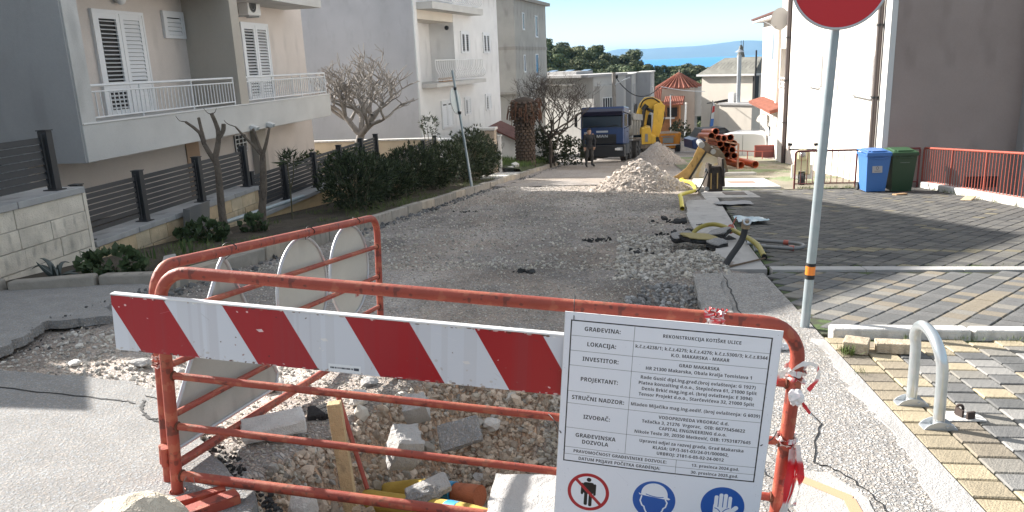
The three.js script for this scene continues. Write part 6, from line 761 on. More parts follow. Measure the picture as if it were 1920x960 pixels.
  const bp = thing('black_pipe', 'black plastic pipe with a metal fitting leaning out of the ground', 'pipe', [1.05, gy(-8.9), -8.9]); part(bp, 'pipe', tube([[0.98, gy(-8.8) - 0.1, -8.75], [1.12, gy(-8.9) + 0.08, -8.95], [1.28, gy(-9) + 0.26, -9.15], [1.33, gy(-9) + 0.42, -9.2]], 0.037, 10, 30), M.rubber); const fc = V(1.335, gy(-9) + 0.45, -9.2); part(bp, 'fitting', [rod([1.33, gy(-9) + 0.4, -9.2], [1.338, gy(-9) + 0.5, -9.2], 0.05, 0.05, 14)], flatC(0.3, 0.22, 0.14, 0.5, { metalness: 0.3 })); part(bp, 'coupling', new THREE.TorusGeometry(0.036, 0.014, 8, 18).rotateX(-0.5).translate(1.34, gy(-9) + 0.49, -9.16), M.zinc);
  const rod1 = solo('iron_rod', 'thin rusty iron rod lying across the broken walkway edge', 'rod', rod([1.0, gy(-8.85) + 0.03, -8.7], [1.6, gy(-9.4) + 0.02, -9.4], 0.012), flatC(0.12, 0.08, 0.05), [1.2, gy(-9), -9]);
  const slabA = thing('asphalt_slab', 'broken slabs of asphalt with a yellow stain under the olive conduit', 'rubble', [1.0, gy(-10.9), -10.9]);
  for (const [x, z, w, l, ry, rx, rz, h] of [[0.95, -10.75, 0.5, 0.42, 0.4, 0.1, -0.12, 0.1], [1.22, -11.05, 0.34, 0.3, 1.1, -0.14, 0.1, 0.13], [0.72, -11.1, 0.3, 0.26, 0.2, 0.2, 0.15, 0.08], [1.15, -10.5, 0.28, 0.2, 0.8, 0.25, 0.05, 0.06]]) { const pc = part(slabA, 'slab', rb(2.2, w, 0.07, l, x, gy(z) + h - 0.03, z, rx + TILT, ry, rz), M.asphaltBroken); part(pc, 'crust', rb(2.2, w * 0.96, 0.02, l * 0.96, x, gy(z) + h + 0.012, z, rx + TILT, ry, rz), x === 0.95 ? flatC(0.28, 0.23, 0.1, 0.95) : M.asphalt); }
  const chunk = (label, x, z, s, seed, mat = M.asphaltBroken) => solo('asphalt_chunk', label, 'rubble', rb(2.5, s * 1.7, s * 0.7, s * 1.2, x, roadY(x, z) + s * 0.25, z, 0.2, seed, 0.15), mat, [x, gy(z), z], 'black chunks of broken asphalt');
  chunk('black asphalt chunk on the concrete strip right behind the olive conduit', 0.95, -12.3, 0.12, 41); chunk('black asphalt chunk on the concrete strip beyond the conduit arch', 1.15, -13.0, 0.1, 42); chunk('black asphalt chunk left of the start of the olive conduit', 0.75, -11.5, 0.11, 43); chunk('black asphalt chunk at the strip edge, left of the far chunks', 0.85, -13.6, 0.13, 44); chunk('black asphalt chunk under the red tie of the olive conduit', 1.4, -11.2, 0.13, 45); chunk('black asphalt chunk on the crushed stone, farthest up the street', 0.6, -14.2, 0.09, 46); chunk('black asphalt chunk beside the top of the conduit arch', 1.3, -12.1, 0.09, 47);
  chunk('lone black asphalt chunk lying out on the crushed stone street', -0.5, -11.6, 0.07, 48); chunk('small dark asphalt chunk near the middle of the street', -1.25, -8.8, 0.035, 49);
  const uh = thing('hoop_barrier', 'fallen metal hoop with red bands lying on the dark paving', 'hoop', [1.9, gy(-10.2), -10.2]); part(uh, 'tube', tube([[1.62, gy(-10.5) + 0.04, -10.75], [1.85, gy(-10.5) + 0.05, -10.6], [2.15, gy(-10.4) + 0.05, -10.45], [2.22, gy(-10.2) + 0.05, -10.2], [2.08, gy(-10) + 0.05, -10.0], [1.85, gy(-10) + 0.05, -10.05], [1.65, gy(-10) + 0.04, -10.15]], 0.026, 10, 50), M.steel); part(uh, 'foot_plate', [bx(0.16, 0.02, 0.14, 1.66, gy(-10.7) + 0.03, -10.75, 0.3), bx(0.16, 0.02, 0.14, 1.66, gy(-10.1) + 0.03, -10.15, 0.3)], M.zinc); part(uh, 'red_band', [rod([2.03, gy(-10.5) + 0.05, -10.53], [2.09, gy(-10.5) + 0.05, -10.5], 0.036), rod([2.0, gy(-10) + 0.05, -10.02], [2.06, gy(-10) + 0.05, -10.0], 0.036)], M.railRed);
  const pb = thing('plastic_sheet', 'crumpled pale blue plastic sheet on the dark paving edge', 'litter', [2.0, gy(-13), -13]); const pg = field(1.75, 2.25, -12.9, -13.6, 16, 16, (x, z) => gy(z) + 0.02 + 0.1 * fbm(x * 7, z * 7, 3, 341)); part(pb, 'sheet', pg, std({ color: lin(0.35, 0.45, 0.5), roughness: 0.4, side: THREE.DoubleSide })); const pb2 = thing('plastic_sheet', 'flat dusty grey sheet on the paving beyond the pale blue one', 'litter', [2.0, gy(-16), -16]); part(pb2, 'sheet', field(1.75, 2.5, -16.2, -16.9, 14, 14, (x, z) => gy(z) + 0.015 + 0.05 * fbm(x * 5, z * 5, 3, 343)), std({ color: lin(0.26, 0.26, 0.27), roughness: 0.7, side: THREE.DoubleSide }));
  solo('inspection_cover', 'square iron inspection cover set in concrete before the hitch block', 'cover', [sheet([[2.25, -19.0], [2.75, -18.9], [2.78, -19.7], [2.25, -19.75]], 0.02, 0.012)], flatC(0.08, 0.06, 0.05, 0.7), [2.5, gy(-19), -19]); solo('concrete_collar', 'concrete surround of the iron inspection cover', null, sheet(ragged([[1.75, -18.3], [2.95, -18.2], [2.95, -20.1], [1.85, -20.2]], 0.03, 0.1, 51), 0.02, 0.004), M.concrete);
}
// ---------------------------------------------------------------- bins, railings, scooter
{
  const B = thing('wheelie_bin', 'blue wheelie bin with a pale paper sticker', 'bin'), body = new THREE.BufferGeometry(), mk = (lab, m, mLid, T) => {
    const q = (w, d, y) => [[-w, y, -d], [w, y, -d], [w, y, d], [-w, y, d]], v = [...q(0.23, 0.24, 0.04), ...q(0.285, 0.33, 0.97)], f = []; for (let i = 0; i < 4; i++) { const j = (i + 1) % 4; f.push(i, j + 4, j, i, i + 4, j + 4); } f.push(0, 1, 2, 0, 2, 3, 4, 6, 5, 4, 7, 6); const g = new THREE.BufferGeometry(); g.setAttribute('position', new THREE.Float32BufferAttribute(f.flatMap(i => v[i]), 3)); g.computeVertexNormals();
    const bd = part(T, 'body', g, m); part(bd, 'rim', [bb(-0.31, 0.31, 0.93, 0.99, 0.3, 0.365, 0.012), bb(-0.31, -0.275, 0.93, 0.985, -0.34, 0.3), bb(0.275, 0.31, 0.93, 0.985, -0.34, 0.3)], m); part(bd, 'rib', [bb(-0.2, 0.2, 0.86, 0.9, 0.3, 0.34, 0.01), bb(-0.12, -0.09, 0.87, 0.95, 0.31, 0.345), bb(0.09, 0.12, 0.87, 0.95, 0.31, 0.345)], m);
    const l = part(T, 'lid', [bx(0.61, 0.035, 0.73, 0, 1.02, -0.01, 0.05, 0, 0, 0.012), bx(0.46, 0.035, 0.5, 0, 1.045, -0.04, 0.05, 0, 0, 0.012)], mLid); part(l, 'lid_grip', [bx(0.34, 0.03, 0.05, 0, 1.045, 0.26, 0.05, 0, 0, 0.01)], mLid); part(T, 'handle', [rod([-0.25, 1.03, -0.4], [0.25, 1.03, -0.4], 0.018), rod([-0.2, 1.0, -0.33], [-0.2, 1.03, -0.4], 0.018), rod([0.2, 1.0, -0.33], [0.2, 1.03, -0.4], 0.018)], m); for (const s of [-1, 1]) wheel(T, s * 0.25, 0.1, -0.3, 0.1, 0.05); return T; };
  const blue = flatC(0.05, 0.16, 0.42, 0.45), green = flatC(0.02, 0.055, 0.025, 0.45); mk('', blue, blue, B);
  const st = tex(64, 1, (u, v) => { const line = (v > 0.72 && v < 0.78 && u > 0.2 && u < 0.8) || (v > 0.62 && v < 0.68 && u > 0.3 && u < 0.7) || (Math.hypot(u - 0.5, v - 0.4) < 0.14 && Math.hypot(u - 0.5, v - 0.4) > 0.09) || (v > 0.12 && v < 0.16 && u > 0.2 && u < 0.8); return line ? [0.12, 0.12, 0.13] : [0.38, 0.37, 0.36]; }); st.repeat.set(1, 1); part(B, 'sticker', new THREE.PlaneGeometry(0.24, 0.28).rotateX(-0.1).translate(-0.02, 0.66, 0.305), std({ map: st, roughness: 0.6 }), null, { uv: true });
  B.scale.setScalar(0.95); B.position.set(5.7, gy(-19.3), -19.35); B.rotation.y = 0.08;
  const G = thing('wheelie_bin', 'dark green wheelie bin with small white lettering', 'bin'); mk('', green, flatC(0.04, 0.1, 0.045, 0.4), G); part(G, 'print', [bb(-0.03, 0.05, 0.8, 0.86, 0.308, 0.312), bb(-0.1, 0.12, 0.76, 0.78, 0.306, 0.31)].map(g => g.rotateX(-0.0)), flatC(0.45, 0.47, 0.44)); G.scale.setScalar(0.95); G.position.set(6.29, gy(-19.3), -19.35); G.rotation.y = 0.02;
  // red railing along the right side
  const rail = (label, a, b, o = {}) => { const t = thing('railing', label, 'railing', [...a]); const L = Math.hypot(b[0] - a[0], b[2] - a[2]), P = (s, h) => { const f = s / L; return [a[0] + (b[0] - a[0]) * f, a[1] + (b[1] - a[1]) * f + h, a[2] + (b[2] - a[2]) * f]; }, m = o.mat ?? M.railRed, H = o.h ?? 1.0, lo = o.lo ?? 0.17;
    part(t, 'top_rail', [rod(P(0.06, H), P(L, H), 0.026, undefined, 10), tube([P(0, H - 0.1), P(0.01, H - 0.03), P(0.06, H)], 0.024, 8)], m); part(t, 'bottom_rail', rod(P(0, lo), P(L, lo), 0.016), m); const n = Math.round(L / (o.step ?? 0.145)); for (let i = 0; i <= n; i++) { const s = L * i / n, post = i % (o.every ?? 12) === 0 || i === n; part(t, post ? 'post' : 'baluster', rod(P(s, post ? 0 : lo), P(s, H - 0.02 - (i === 0 ? 0.06 : 0)), post ? 0.024 : 0.0095, undefined, post ? 8 : 6), m); } return t; };
  rail('long red railing along the weedy white kerb in front of the brown wall', [7.3, gy(-20.75) - 0.04, -20.75], [7.34, gy(-10.5) - 0.04, -10.5], { h: 1.02, lo: 0.18 });
  rail('dark red railing at the head of the ramp beside the bins', [4.15, -1.9, -20.55], [7.15, -1.9, -20.62], { mat: M.railDark, h: 0.98, lo: 0.14, every: 10, step: 0.15 });
  rail('short red railing going down behind the bins at the brown wall corner', [6.42, -1.35, -21.3], [8.2, -2.3, -22.8], { h: 0.6, lo: 0.0, every: 6 }); 
  rail('low red barrier panel in front of the white van', [5.2, -4.0, -41.2], [6.62, -4.05, -40.9], { h: 0.66, lo: 0.25, step: 0.7, every: 1, mat: M.railRed }); const rp = thing('panel_fence', 'low solid dark red panel fence by the white house corner', 'fence', [6.8, -4, -43]); part(rp, 'panel', bb(6.6, 7.6, -4.0, -3.35, -43.1, -43.05), M.railDark); part(rp, 'frame', [bb(6.55, 7.65, -3.35, -3.3, -43.12, -43.03), bb(6.55, 6.6, -4.1, -3.3, -43.12, -43.03), bb(6.6, 7.6, -3.65, -3.61, -43.049, -43.02)], M.railRed);
  const sc = thing('scooter', 'pale yellow and white scooter parked behind the ramp railing', 'scooter'), shield = flatC(0.55, 0.5, 0.3, 0.4), red = flatC(0.25, 0.03, 0.03, 0.4); wheel(sc, 0, 0.24, 0.62, 0.24, 0.12); wheel(sc, 0, 0.24, -0.62, 0.24, 0.12); part(sc, 'fender', [new THREE.CylinderGeometry(0.28, 0.28, 0.18, 14, 1, false, 0, Math.PI).rotateZ(Math.PI / 2).rotateX(-Math.PI / 2).translate(0, 0.25, 0.62)], M.offwhite); part(sc, 'front_shield', [bx(0.42, 0.62, 0.08, 0, 0.72, 0.38, -0.25, 0, 0, 0.03), bx(0.26, 0.3, 0.12, 0, 0.95, 0.36, -0.3, 0, 0, 0.05)], shield); part(sc, 'leg_guard', [bx(0.56, 0.4, 0.05, 0, 0.48, 0.32, -0.2, 0, 0, 0.02)], M.offwhite); part(sc, 'handlebar', [rod([-0.36, 1.08, 0.22], [0.36, 1.08, 0.22], 0.02), rod([0, 0.8, 0.36], [0, 1.1, 0.24], 0.03)], M.black); part(sc, 'headlight', new THREE.SphereGeometry(0.085, 12, 8).translate(0, 0.98, 0.42), flatC(0.3, 0.3, 0.3, 0.15)); part(sc, 'seat', [bx(0.3, 0.12, 0.7, 0, 0.82, -0.4, 0, 0, 0, 0.05)], M.black); part(sc, 'body', [bx(0.34, 0.4, 0.8, 0, 0.55, -0.45, 0, 0, 0, 0.08), bx(0.3, 0.08, 0.5, 0, 0.3, 0.1)], M.offwhite); for (const s of [-1, 1]) { part(sc, 'mirror', [bx(0.12, 0.07, 0.02, s * 0.34, 1.22, 0.2), rod([s * 0.24, 1.08, 0.22], [s * 0.34, 1.2, 0.2], 0.008)], M.black); part(sc, 'side_panel', bx(0.03, 0.2, 0.5, s * 0.18, 0.5, -0.45), M.greyPaint); } sc.position.set(4.75, gy(-22.6) - 0.1, -22.6); sc.rotation.y = -0.2;
  const ws = thing('wood_scrap', 'small flat offcut of wood on the paving in front of the bins', 'wood', [6.2, gy(-18.2), -18.2]); part(ws, 'board', bx(0.3, 0.03, 0.14, 6.0, gy(-18.3) + 0.02, -18.3, TILT, 0.4, 0, 0.004), plaster(0.42, 0.26, 0.14, 0.2, 351, 0.3)); const ws2 = thing('wood_scrap', 'pale splintered plank piece by the kerb under the long red railing', 'wood', [6.9, gy(-16.8), -16.8]); part(ws2, 'board', bx(0.36, 0.03, 0.2, 6.88, gy(-16.9) + 0.03, -16.9, TILT, 0.9, 0.1, 0.004), plaster(0.5, 0.38, 0.24, 0.2, 352, 0.3));
}
// ---------------------------------------------------------------- the barriers, boards and signs in front
M.barrier = (() => { const t = tex(256, 0.45, (u, v) => { const n = 0.75 + 0.5 * fbm(u * 6, v * 6, 5, 401, 6), w = sstep(0.62, 0.7, fbm(u * 9, v * 9, 4, 402, 9)), d = sstep(0.66, 0.73, fbm(u * 14, v * 14, 3, 403, 14)); return [(0.3 * n) * (1 - d * 0.5) + 0.05 * w, (0.052 * n) * (1 - d * 0.4) + 0.04 * w, (0.03 * n) * (1 - d * 0.3) + 0.02 * w]; }); return std({ map: t, roughness: 0.6, bumpMap: fineBump, bumpScale: 0.0012 }); })();
M.weld = plaster(0.13, 0.045, 0.025, 0.4, 5, 0.3, 0.002);
function makeBarrier(name, label, foot, along, W) {      // a tube hoop with four rails; x along it, y up its posts
  const b = thing(name, label, 'barrier'), R0 = 0.135, H = 1.13, r = 0.0265, pts = [V(0, 0, 0), V(0, H - R0, 0)]; for (let i = 1; i <= 6; i++) { const a = i / 6 * Math.PI / 2; pts.push(V(R0 - R0 * Math.cos(a), H - R0 + R0 * Math.sin(a), 0)); } const mir = pts.slice().reverse().map(p => V(W - p.x, p.y, 0)); const path = new THREE.CurvePath(); const all = [...pts, ...mir]; for (let i = 1; i < all.length; i++) path.add(new THREE.LineCurve3(all[i - 1], all[i]));
  class Poly extends THREE.Curve { getPoint(t) { const L = []; let s = 0; for (let i = 1; i < all.length; i++) { s += all[i].distanceTo(all[i - 1]); L.push(s); } let d = t * s; for (let i = 1; i < all.length; i++) { if (d <= L[i - 1] + 1e-9) { const a = i > 1 ? L[i - 2] : 0; return all[i - 1].clone().lerp(all[i], (d - a) / (L[i - 1] - a)); } } return all[all.length - 1].clone(); } }
  part(b, 'frame', new THREE.TubeGeometry(new Poly(), 240, r, 14), M.barrier);
  for (const [h, q] of [[0.893, 0.0165], [0.647, 0.0165], [0.4, 0.0165], [0.15, 0.0235]]) part(b, 'rail', [rod([0, h, 0], [W, h, 0], q, undefined, 12)], M.barrier);
  for (const h of [0.893, 0.647, 0.4, 0.15]) for (const x of [0.029, W - 0.029]) part(b, 'weld', new THREE.TorusGeometry(h < 0.2 ? 0.0245 : 0.0175, 0.0055, 6, 14).rotateY(Math.PI / 2).translate(x, h, 0), M.weld);
  for (const x of [0, W]) { const s = x ? 1 : -1; part(b, 'foot_socket', [new THREE.LatheGeometry([[0.031, -0.03], [0.037, -0.03], [0.037, 0.07], [0.031, 0.07], [0.031, -0.03]].map(p => new THREE.Vector2(...p)), 14).translate(x, 0, 0)], M.barrier); part(b, 'hinge_eye', [rod([x + s * 0.04, 0.2, 0.01], [x + s * 0.04, 0.29, 0.01], 0.02, undefined, 10), rod([x, 0.245, 0.0], [x + s * 0.04, 0.245, 0.01], 0.012)], M.barrier); }
  const ux = V(...along).normalize(), n = ux.clone().cross(V(0, 1, 0)).normalize(), uy = n.clone().cross(ux); b.matrixAutoUpdate = true; const m = new THREE.Matrix4().makeBasis(ux, uy, n); b.quaternion.setFromRotationMatrix(m); b.position.set(...foot); b.userData.M = undefined; delete b.userData.M; b.updateMatrixWorld(); return b;
}
const inFrame = (b, ...gs) => gs.flat(9).map(g => g.applyMatrix4(b.matrixWorld));
const B1 = makeBarrier('road_barrier', 'red tubular barrier across the near street end, carrying the striped plank and the information board', [-2.05 - 0.036, -0.33, -2.9], [2.65, -0.2, 0.05], 2.638);
const B2 = makeBarrier('road_barrier', 'red tubular barrier running away along the trench with sign backs tied behind it', [-2.195, -0.375, -3.0], [0.15, -0.32, -2.72], 2.74);
// striped plank
{
  const c = document.createElement('canvas'); c.width = 2048; c.height = 256; const x = c.getContext('2d'), L = 2.42, k = 2048 / L, kv = 256 / 0.25; x.fillStyle = '#cdd0d8'; x.fillRect(0, 0, 2048, 256); x.fillStyle = '#9c141f';
  const r = rng(431); for (let i = -1; i < 6; i++) { const a = (0.046 - 0.272 + i * 0.5405 + 0.2) * k, w = 0.272 * k, s = 0.15 * k; x.beginPath(); x.moveTo(a, 0); x.lineTo(a + w, 0); x.lineTo(a + w + s, 256); x.lineTo(a + s, 256); x.closePath(); x.fill(); }
  for (let i = 0; i < 60; i++) { x.fillStyle = ['rgba(60,40,35,0.6)', 'rgba(230,228,225,0.75)', 'rgba(110,60,50,0.5)'][Math.floor(r() * 3)]; const px = r() * 2048, py = r() < 0.4 ? (r() < 0.5 ? r() * 10 : 246 + r() * 10) : r() * 256; x.beginPath(); x.ellipse(px, py, 1 + r() * 5, 1 + r() * 4, r() * 3, 0, 6.3); x.fill(); }
  for (let i = 0; i < 14; i++) { x.strokeStyle = r() < 0.5 ? 'rgba(90,80,75,0.35)' : 'rgba(235,230,228,0.35)'; x.lineWidth = 0.8 + r(); x.beginPath(); const px = r() * 2048, py = r() * 256; x.moveTo(px, py); x.lineTo(px + (r() - 0.5) * 140, py + (r() - 0.5) * 60); x.stroke(); }
  for (let i = 0; i < 150; i++) { x.fillStyle = ['rgba(75,50,40,0.7)', 'rgba(150,120,100,0.55)', 'rgba(215,212,208,0.8)'][Math.floor(r() * 3)]; const top = r() < 0.45, px = r() * 2048, py = top ? r() * 5 : 250 + r() * 6; x.beginPath(); x.ellipse(px, py, 2 + r() * 9, 1.5 + r() * 4, 0, 0, 6.3); x.fill(); } for (let i = 0; i < 90; i++) { x.fillStyle = `rgba(150,130,112,${0.1 + 0.25 * r()})`; const px = r() * 2048, py = 256 - 110 * r() * r(); x.beginPath(); x.ellipse(px, py, 1 + r() * 5, 1 + r() * 7, r() * 3, 0, 6.3); x.fill(); } for (const [px, py] of [[560, 96], [1890, 90], [1310, 150], [800, 110]]) { x.fillStyle = 'rgba(225,222,220,0.85)'; x.beginPath(); x.moveTo(px, py); x.lineTo(px + 22, py - 4); x.lineTo(px + 30, py + 8); x.lineTo(px + 12, py + 11); x.closePath(); x.fill(); } x.strokeStyle = 'rgba(150,110,80,0.5)'; x.lineWidth = 2; x.beginPath(); x.moveTo(1640, 150); x.lineTo(1790, 60); x.stroke();
  for (let i = 0; i < 30; i++) { x.fillStyle = 'rgba(120,105,95,0.06)'; x.fillRect(r() * 2048, 0, 10 + r() * 60, 256); }
  const t = new THREE.CanvasTexture(c); t.colorSpace = THREE.SRGBColorSpace; t.anisotropy = 8;
  const p = thing('striped_plank', 'red and white diagonally striped warning plank fixed to the near barrier', 'warning plank', [-2.2, 0.4, -2.87]); const face = new THREE.PlaneGeometry(L, 0.25).translate(L / 2 - 0.2, 0.894, 0.0512);
  part(p, 'board', inFrame(B1, bb(-0.2, L - 0.2, 0.769, 1.019, 0.028, 0.05)), M.offwhite); part(p, 'striped_face', inFrame(B1, face), std({ map: t, roughness: 0.38 }), null, { uv: true }); part(p, 'top_edge', inFrame(B1, bb(-0.2, L - 0.2, 1.0195, 1.0275, 0.024, 0.056, 0.003)), M.white);
  const st = document.createElement('canvas'); st.width = 256; st.height = 64; const y = st.getContext('2d'); y.fillStyle = '#dfe2e6'; y.fillRect(0, 0, 256, 64); y.fillStyle = '#50545c'; for (let i = 0; i < 20; i++) { const w = 4 + r() * 6; y.fillRect(14 + i * 9, 24, w, 14); } y.fillStyle = '#39404c'; y.fillRect(200, 20, 40, 22); const stt = new THREE.CanvasTexture(st); stt.colorSpace = THREE.SRGBColorSpace; part(p, 'sticker', inFrame(B1, new THREE.PlaneGeometry(0.142, 0.034).translate(0.85, 0.789, 0.0524)), std({ map: stt, roughness: 0.5 }), null, { uv: true });
}
// information board with the project table and the safety pictograms
{
  const c = document.createElement('canvas'); c.width = 1576; c.height = 2048; const x = c.getContext('2d'), S = 1970; x.fillStyle = '#e4e6ee'; x.fillRect(0, 0, 1576, 2048);
  const U = u => (u - 1.756) * S, W = v => (1.128 - v) * S; const x0 = U(1.781), x1 = U(2.522), y0 = W(1.098), y1 = W(0.502), H = y1 - y0; x.strokeStyle = '#15161a'; x.lineWidth = 9; x.strokeRect(x0, y0, x1 - x0, H);
  const rows = [65, 65, 65, 115, 55, 112, 90, 33, 32], tot = rows.reduce((a, b) => a + b), mid = x0 + (x1 - x0) * 0.325, mid2 = x0 + (x1 - x0) * 0.595; x.lineWidth = 2.2; let yy = y0; const ys = [y0]; rows.forEach(h => { yy += h / tot * H; ys.push(yy); }); for (let i = 1; i < 9; i++) { x.beginPath(); x.moveTo(x0, ys[i]); x.lineTo(x1, ys[i]); x.stroke(); } x.beginPath(); x.moveTo(mid, y0); x.lineTo(mid, ys[7]); x.moveTo(mid2, ys[7]); x.lineTo(mid2, y1); x.stroke();
  x.fillStyle = '#17181d'; x.textAlign = 'center'; x.textBaseline = 'middle'; const fit = (s, cx, cy, size, maxW, w = 'bold') => { x.font = `${w} ${size}px sans-serif`; const m = x.measureText(s).width; x.save(); x.translate(cx, cy); if (m > maxW) x.scale(maxW / m, 1); x.fillText(s, 0, 0); x.restore(); };
  const lc = (x0 + mid) / 2, lw = mid - x0 - 26, rc = (mid + x1) / 2, rw = x1 - mid - 26; const row = (i, left, right) => { const m = (ys[i] + ys[i + 1]) / 2; left.forEach((s, k) => fit(s, lc, m + (k - (left.length - 1) / 2) * 52, 46, lw)); const step = Math.min(46, (ys[i + 1] - ys[i]) / (right.length + 0.05)); right.forEach((s, k) => fit(s, rc, m + (k - (right.length - 1) / 2) * step, Math.min(36, step * 0.92), rw)); };
  row(0, ['GRAĐEVINA:'], ['REKONSTRUKCIJA KOTIŠKE ULICE']); row(1, ['LOKACIJA:'], ['k.č.z.4238/1; k.č.z.4275; k.č.z.4276; k.č.z.5300/3; k.č.z.8344', 'K.O. MAKARSKA - MAKAR']); row(2, ['INVESTITOR:'], ['GRAD MAKARSKA', 'HR 21300 Makarska, Obala kralja Tomislava 1']); row(3, ['PROJEKTANT:'], ['Rade Gusić dipl.ing.građ.(broj ovlaštenja: G 1927)', 'Platea konzalting d.o.o., Stepinčeva 61, 21000 Split', 'Denis Brkić mag.ing.el. (broj ovlaštenja: E 3094)', 'Tensor Projekt d.o.o., Starčevićeva 32, 21000 Split']); row(4, ['STRUČNI NADZOR:'], ['Mladen Mijačika mag.ing.aedif. (broj ovlaštenja: G 6039)']); row(5, ['IZVOĐAČ:'], ['VODOPRIVREDA VRGORAC d.d.', 'Težačka 3, 21276  Vrgorac,  OIB: 66775454622', 'CAPITAL ENGINEERING d.o.o.', 'Nikole Tesle 39, 20350 Metković, OIB: 17531877645']); row(6, ['GRAĐEVINSKA', 'DOZVOLA'], ['Upravni odjel za razvoj grada, Grad Makarska', 'KLASA: UP/I-361-03/24-01/000062,', 'URBROJ: 2181-6-05-02-24-0012']);
  fit('PRAVOMOĆNOST GRAĐEVINSKE DOZVOLE:', (x0 + mid2) / 2, (ys[7] + ys[8]) / 2, 36, mid2 - x0 - 30); fit('13. prosinca 2024.god.', (mid2 + x1) / 2, (ys[7] + ys[8]) / 2, 34, x1 - mid2 - 60); fit('DATUM PRIJAVE POČETKA GRAĐENJA:', (x0 + mid2) / 2, (ys[8] + ys[9]) / 2, 36, mid2 - x0 - 40); fit('30. prosinca 2025.god.', (mid2 + x1) / 2, (ys[8] + ys[9]) / 2, 34, x1 - mid2 - 60);
  const circ = (cx, cy, r, fill) => { x.beginPath(); x.arc(cx, cy, r, 0, 6.2832); x.fillStyle = fill; x.fill(); }; const R0 = 0.084 * S; let cx = U(1.888), cy = W(0.372); circ(cx, cy, R0, '#a8222c'); circ(cx, cy, R0 * 0.84, '#e4e6ee');
  x.fillStyle = '#121316'; const q = R0 / 100; circ(cx, cy - 66 * q, 11 * q, '#121316'); x.beginPath(); x.roundRect(cx - 26 * q, cy - 52 * q, 52 * q, 62 * q, 12 * q); x.fill(); x.beginPath(); x.roundRect(cx - 36 * q, cy - 46 * q, 12 * q, 62 * q, 6 * q); x.roundRect(cx + 24 * q, cy - 46 * q, 12 * q, 62 * q, 6 * q); x.roundRect(cx - 19 * q, cy - 4 * q, 16 * q, 76 * q, 7 * q); x.roundRect(cx + 3 * q, cy - 4 * q, 16 * q, 80 * q, 7 * q); x.fill(); x.strokeStyle = '#a8222c'; x.lineWidth = 15 * q; x.beginPath(); x.moveTo(cx - 64 * q, cy - 64 * q); x.lineTo(cx + 64 * q, cy + 64 * q); x.stroke();
  cx = U(2.15); cy = W(0.375); circ(cx, cy, R0, '#1f56a8'); x.save(); x.beginPath(); x.arc(cx, cy, R0, 0, 6.2832); x.clip(); x.fillStyle = '#e4e6ee'; x.beginPath(); x.moveTo(cx - 62 * q, cy - 26 * q); x.bezierCurveTo(cx - 66 * q, cy - 110 * q, cx + 66 * q, cy - 110 * q, cx + 62 * q, cy - 22 * q); x.lineTo(cx + 76 * q, cy - 14 * q); x.lineTo(cx + 68 * q, cy - 8 * q); x.lineTo(cx - 70 * q, cy - 22 * q); x.lineTo(cx - 74 * q, cy - 32 * q); x.closePath(); x.fill(); x.strokeStyle = '#e4e6ee'; x.lineWidth = 7 * q; x.beginPath(); x.moveTo(cx - 58 * q, cy - 18 * q); x.lineTo(cx - 64 * q, cy + 10 * q); x.lineTo(cx - 54 * q, cy + 34 * q); x.lineTo(cx - 44 * q, cy + 40 * q); x.bezierCurveTo(cx - 36 * q, cy + 78 * q, cx - 14 * q, cy + 84 * q, cx, cy + 96 * q); x.bezierCurveTo(cx + 20 * q, cy + 84 * q, cx + 40 * q, cy + 70 * q, cx + 46 * q, cy + 40 * q); x.lineTo(cx + 56 * q, cy + 32 * q); x.lineTo(cx + 62 * q, cy + 8 * q); x.lineTo(cx + 52 * q, cy - 10 * q); x.stroke(); x.strokeStyle = '#1f56a8'; x.lineWidth = 4 * q; x.beginPath(); x.moveTo(cx - 40 * q, cy - 28 * q); x.quadraticCurveTo(cx + 6 * q, cy - 12 * q, cx + 44 * q, cy - 20 * q); x.stroke(); x.restore();
  cx = U(2.416); cy = W(0.382); circ(cx, cy, R0, '#1f56a8'); x.fillStyle = '#e4e6ee'; x.beginPath(); for (const [a, b, t] of [[-40, -54, 18], [-19, -66, 18], [2, -66, 18], [23, -54, 17]]) x.roundRect(cx + a * q, cy + b * q, t * q, 90 * q, 8 * q); x.roundRect(cx - 42 * q, cy - 12 * q, 82 * q, 54 * q, 12 * q); x.fill(); x.save(); x.translate(cx + 44 * q, cy + 22 * q); x.rotate(0.75); x.beginPath(); x.roundRect(-11 * q, -36 * q, 22 * q, 66 * q, 10 * q); x.fill(); x.restore(); x.beginPath(); x.roundRect(cx - 44 * q, cy + 50 * q, 72 * q, 40 * q, 4 * q); x.fill(); x.strokeStyle = '#1f56a8'; x.lineWidth = 4 * q; for (const a of [-20.5, 0.5, 21.5]) { x.beginPath(); x.moveTo(cx + a * q, cy - 50 * q); x.lineTo(cx + a * q, cy + 6 * q); x.stroke(); } x.beginPath(); x.arc(cx - 42 * q, cy + 50 * q, 38 * q, -1.4, 0); x.stroke(); x.beginPath(); x.arc(cx + 42 * q, cy + 52 * q, 44 * q, 3.2, 4.5); x.stroke();
  x.fillStyle = '#b0232e'; x.fillRect(U(1.795), W(0.262), 0.2 * S, 0.11 * S); x.fillStyle = '#1f56a8'; x.fillRect(U(2.055), W(0.268), 0.19 * S, 0.11 * S); x.fillRect(U(2.32), W(0.275), 0.19 * S, 0.11 * S);
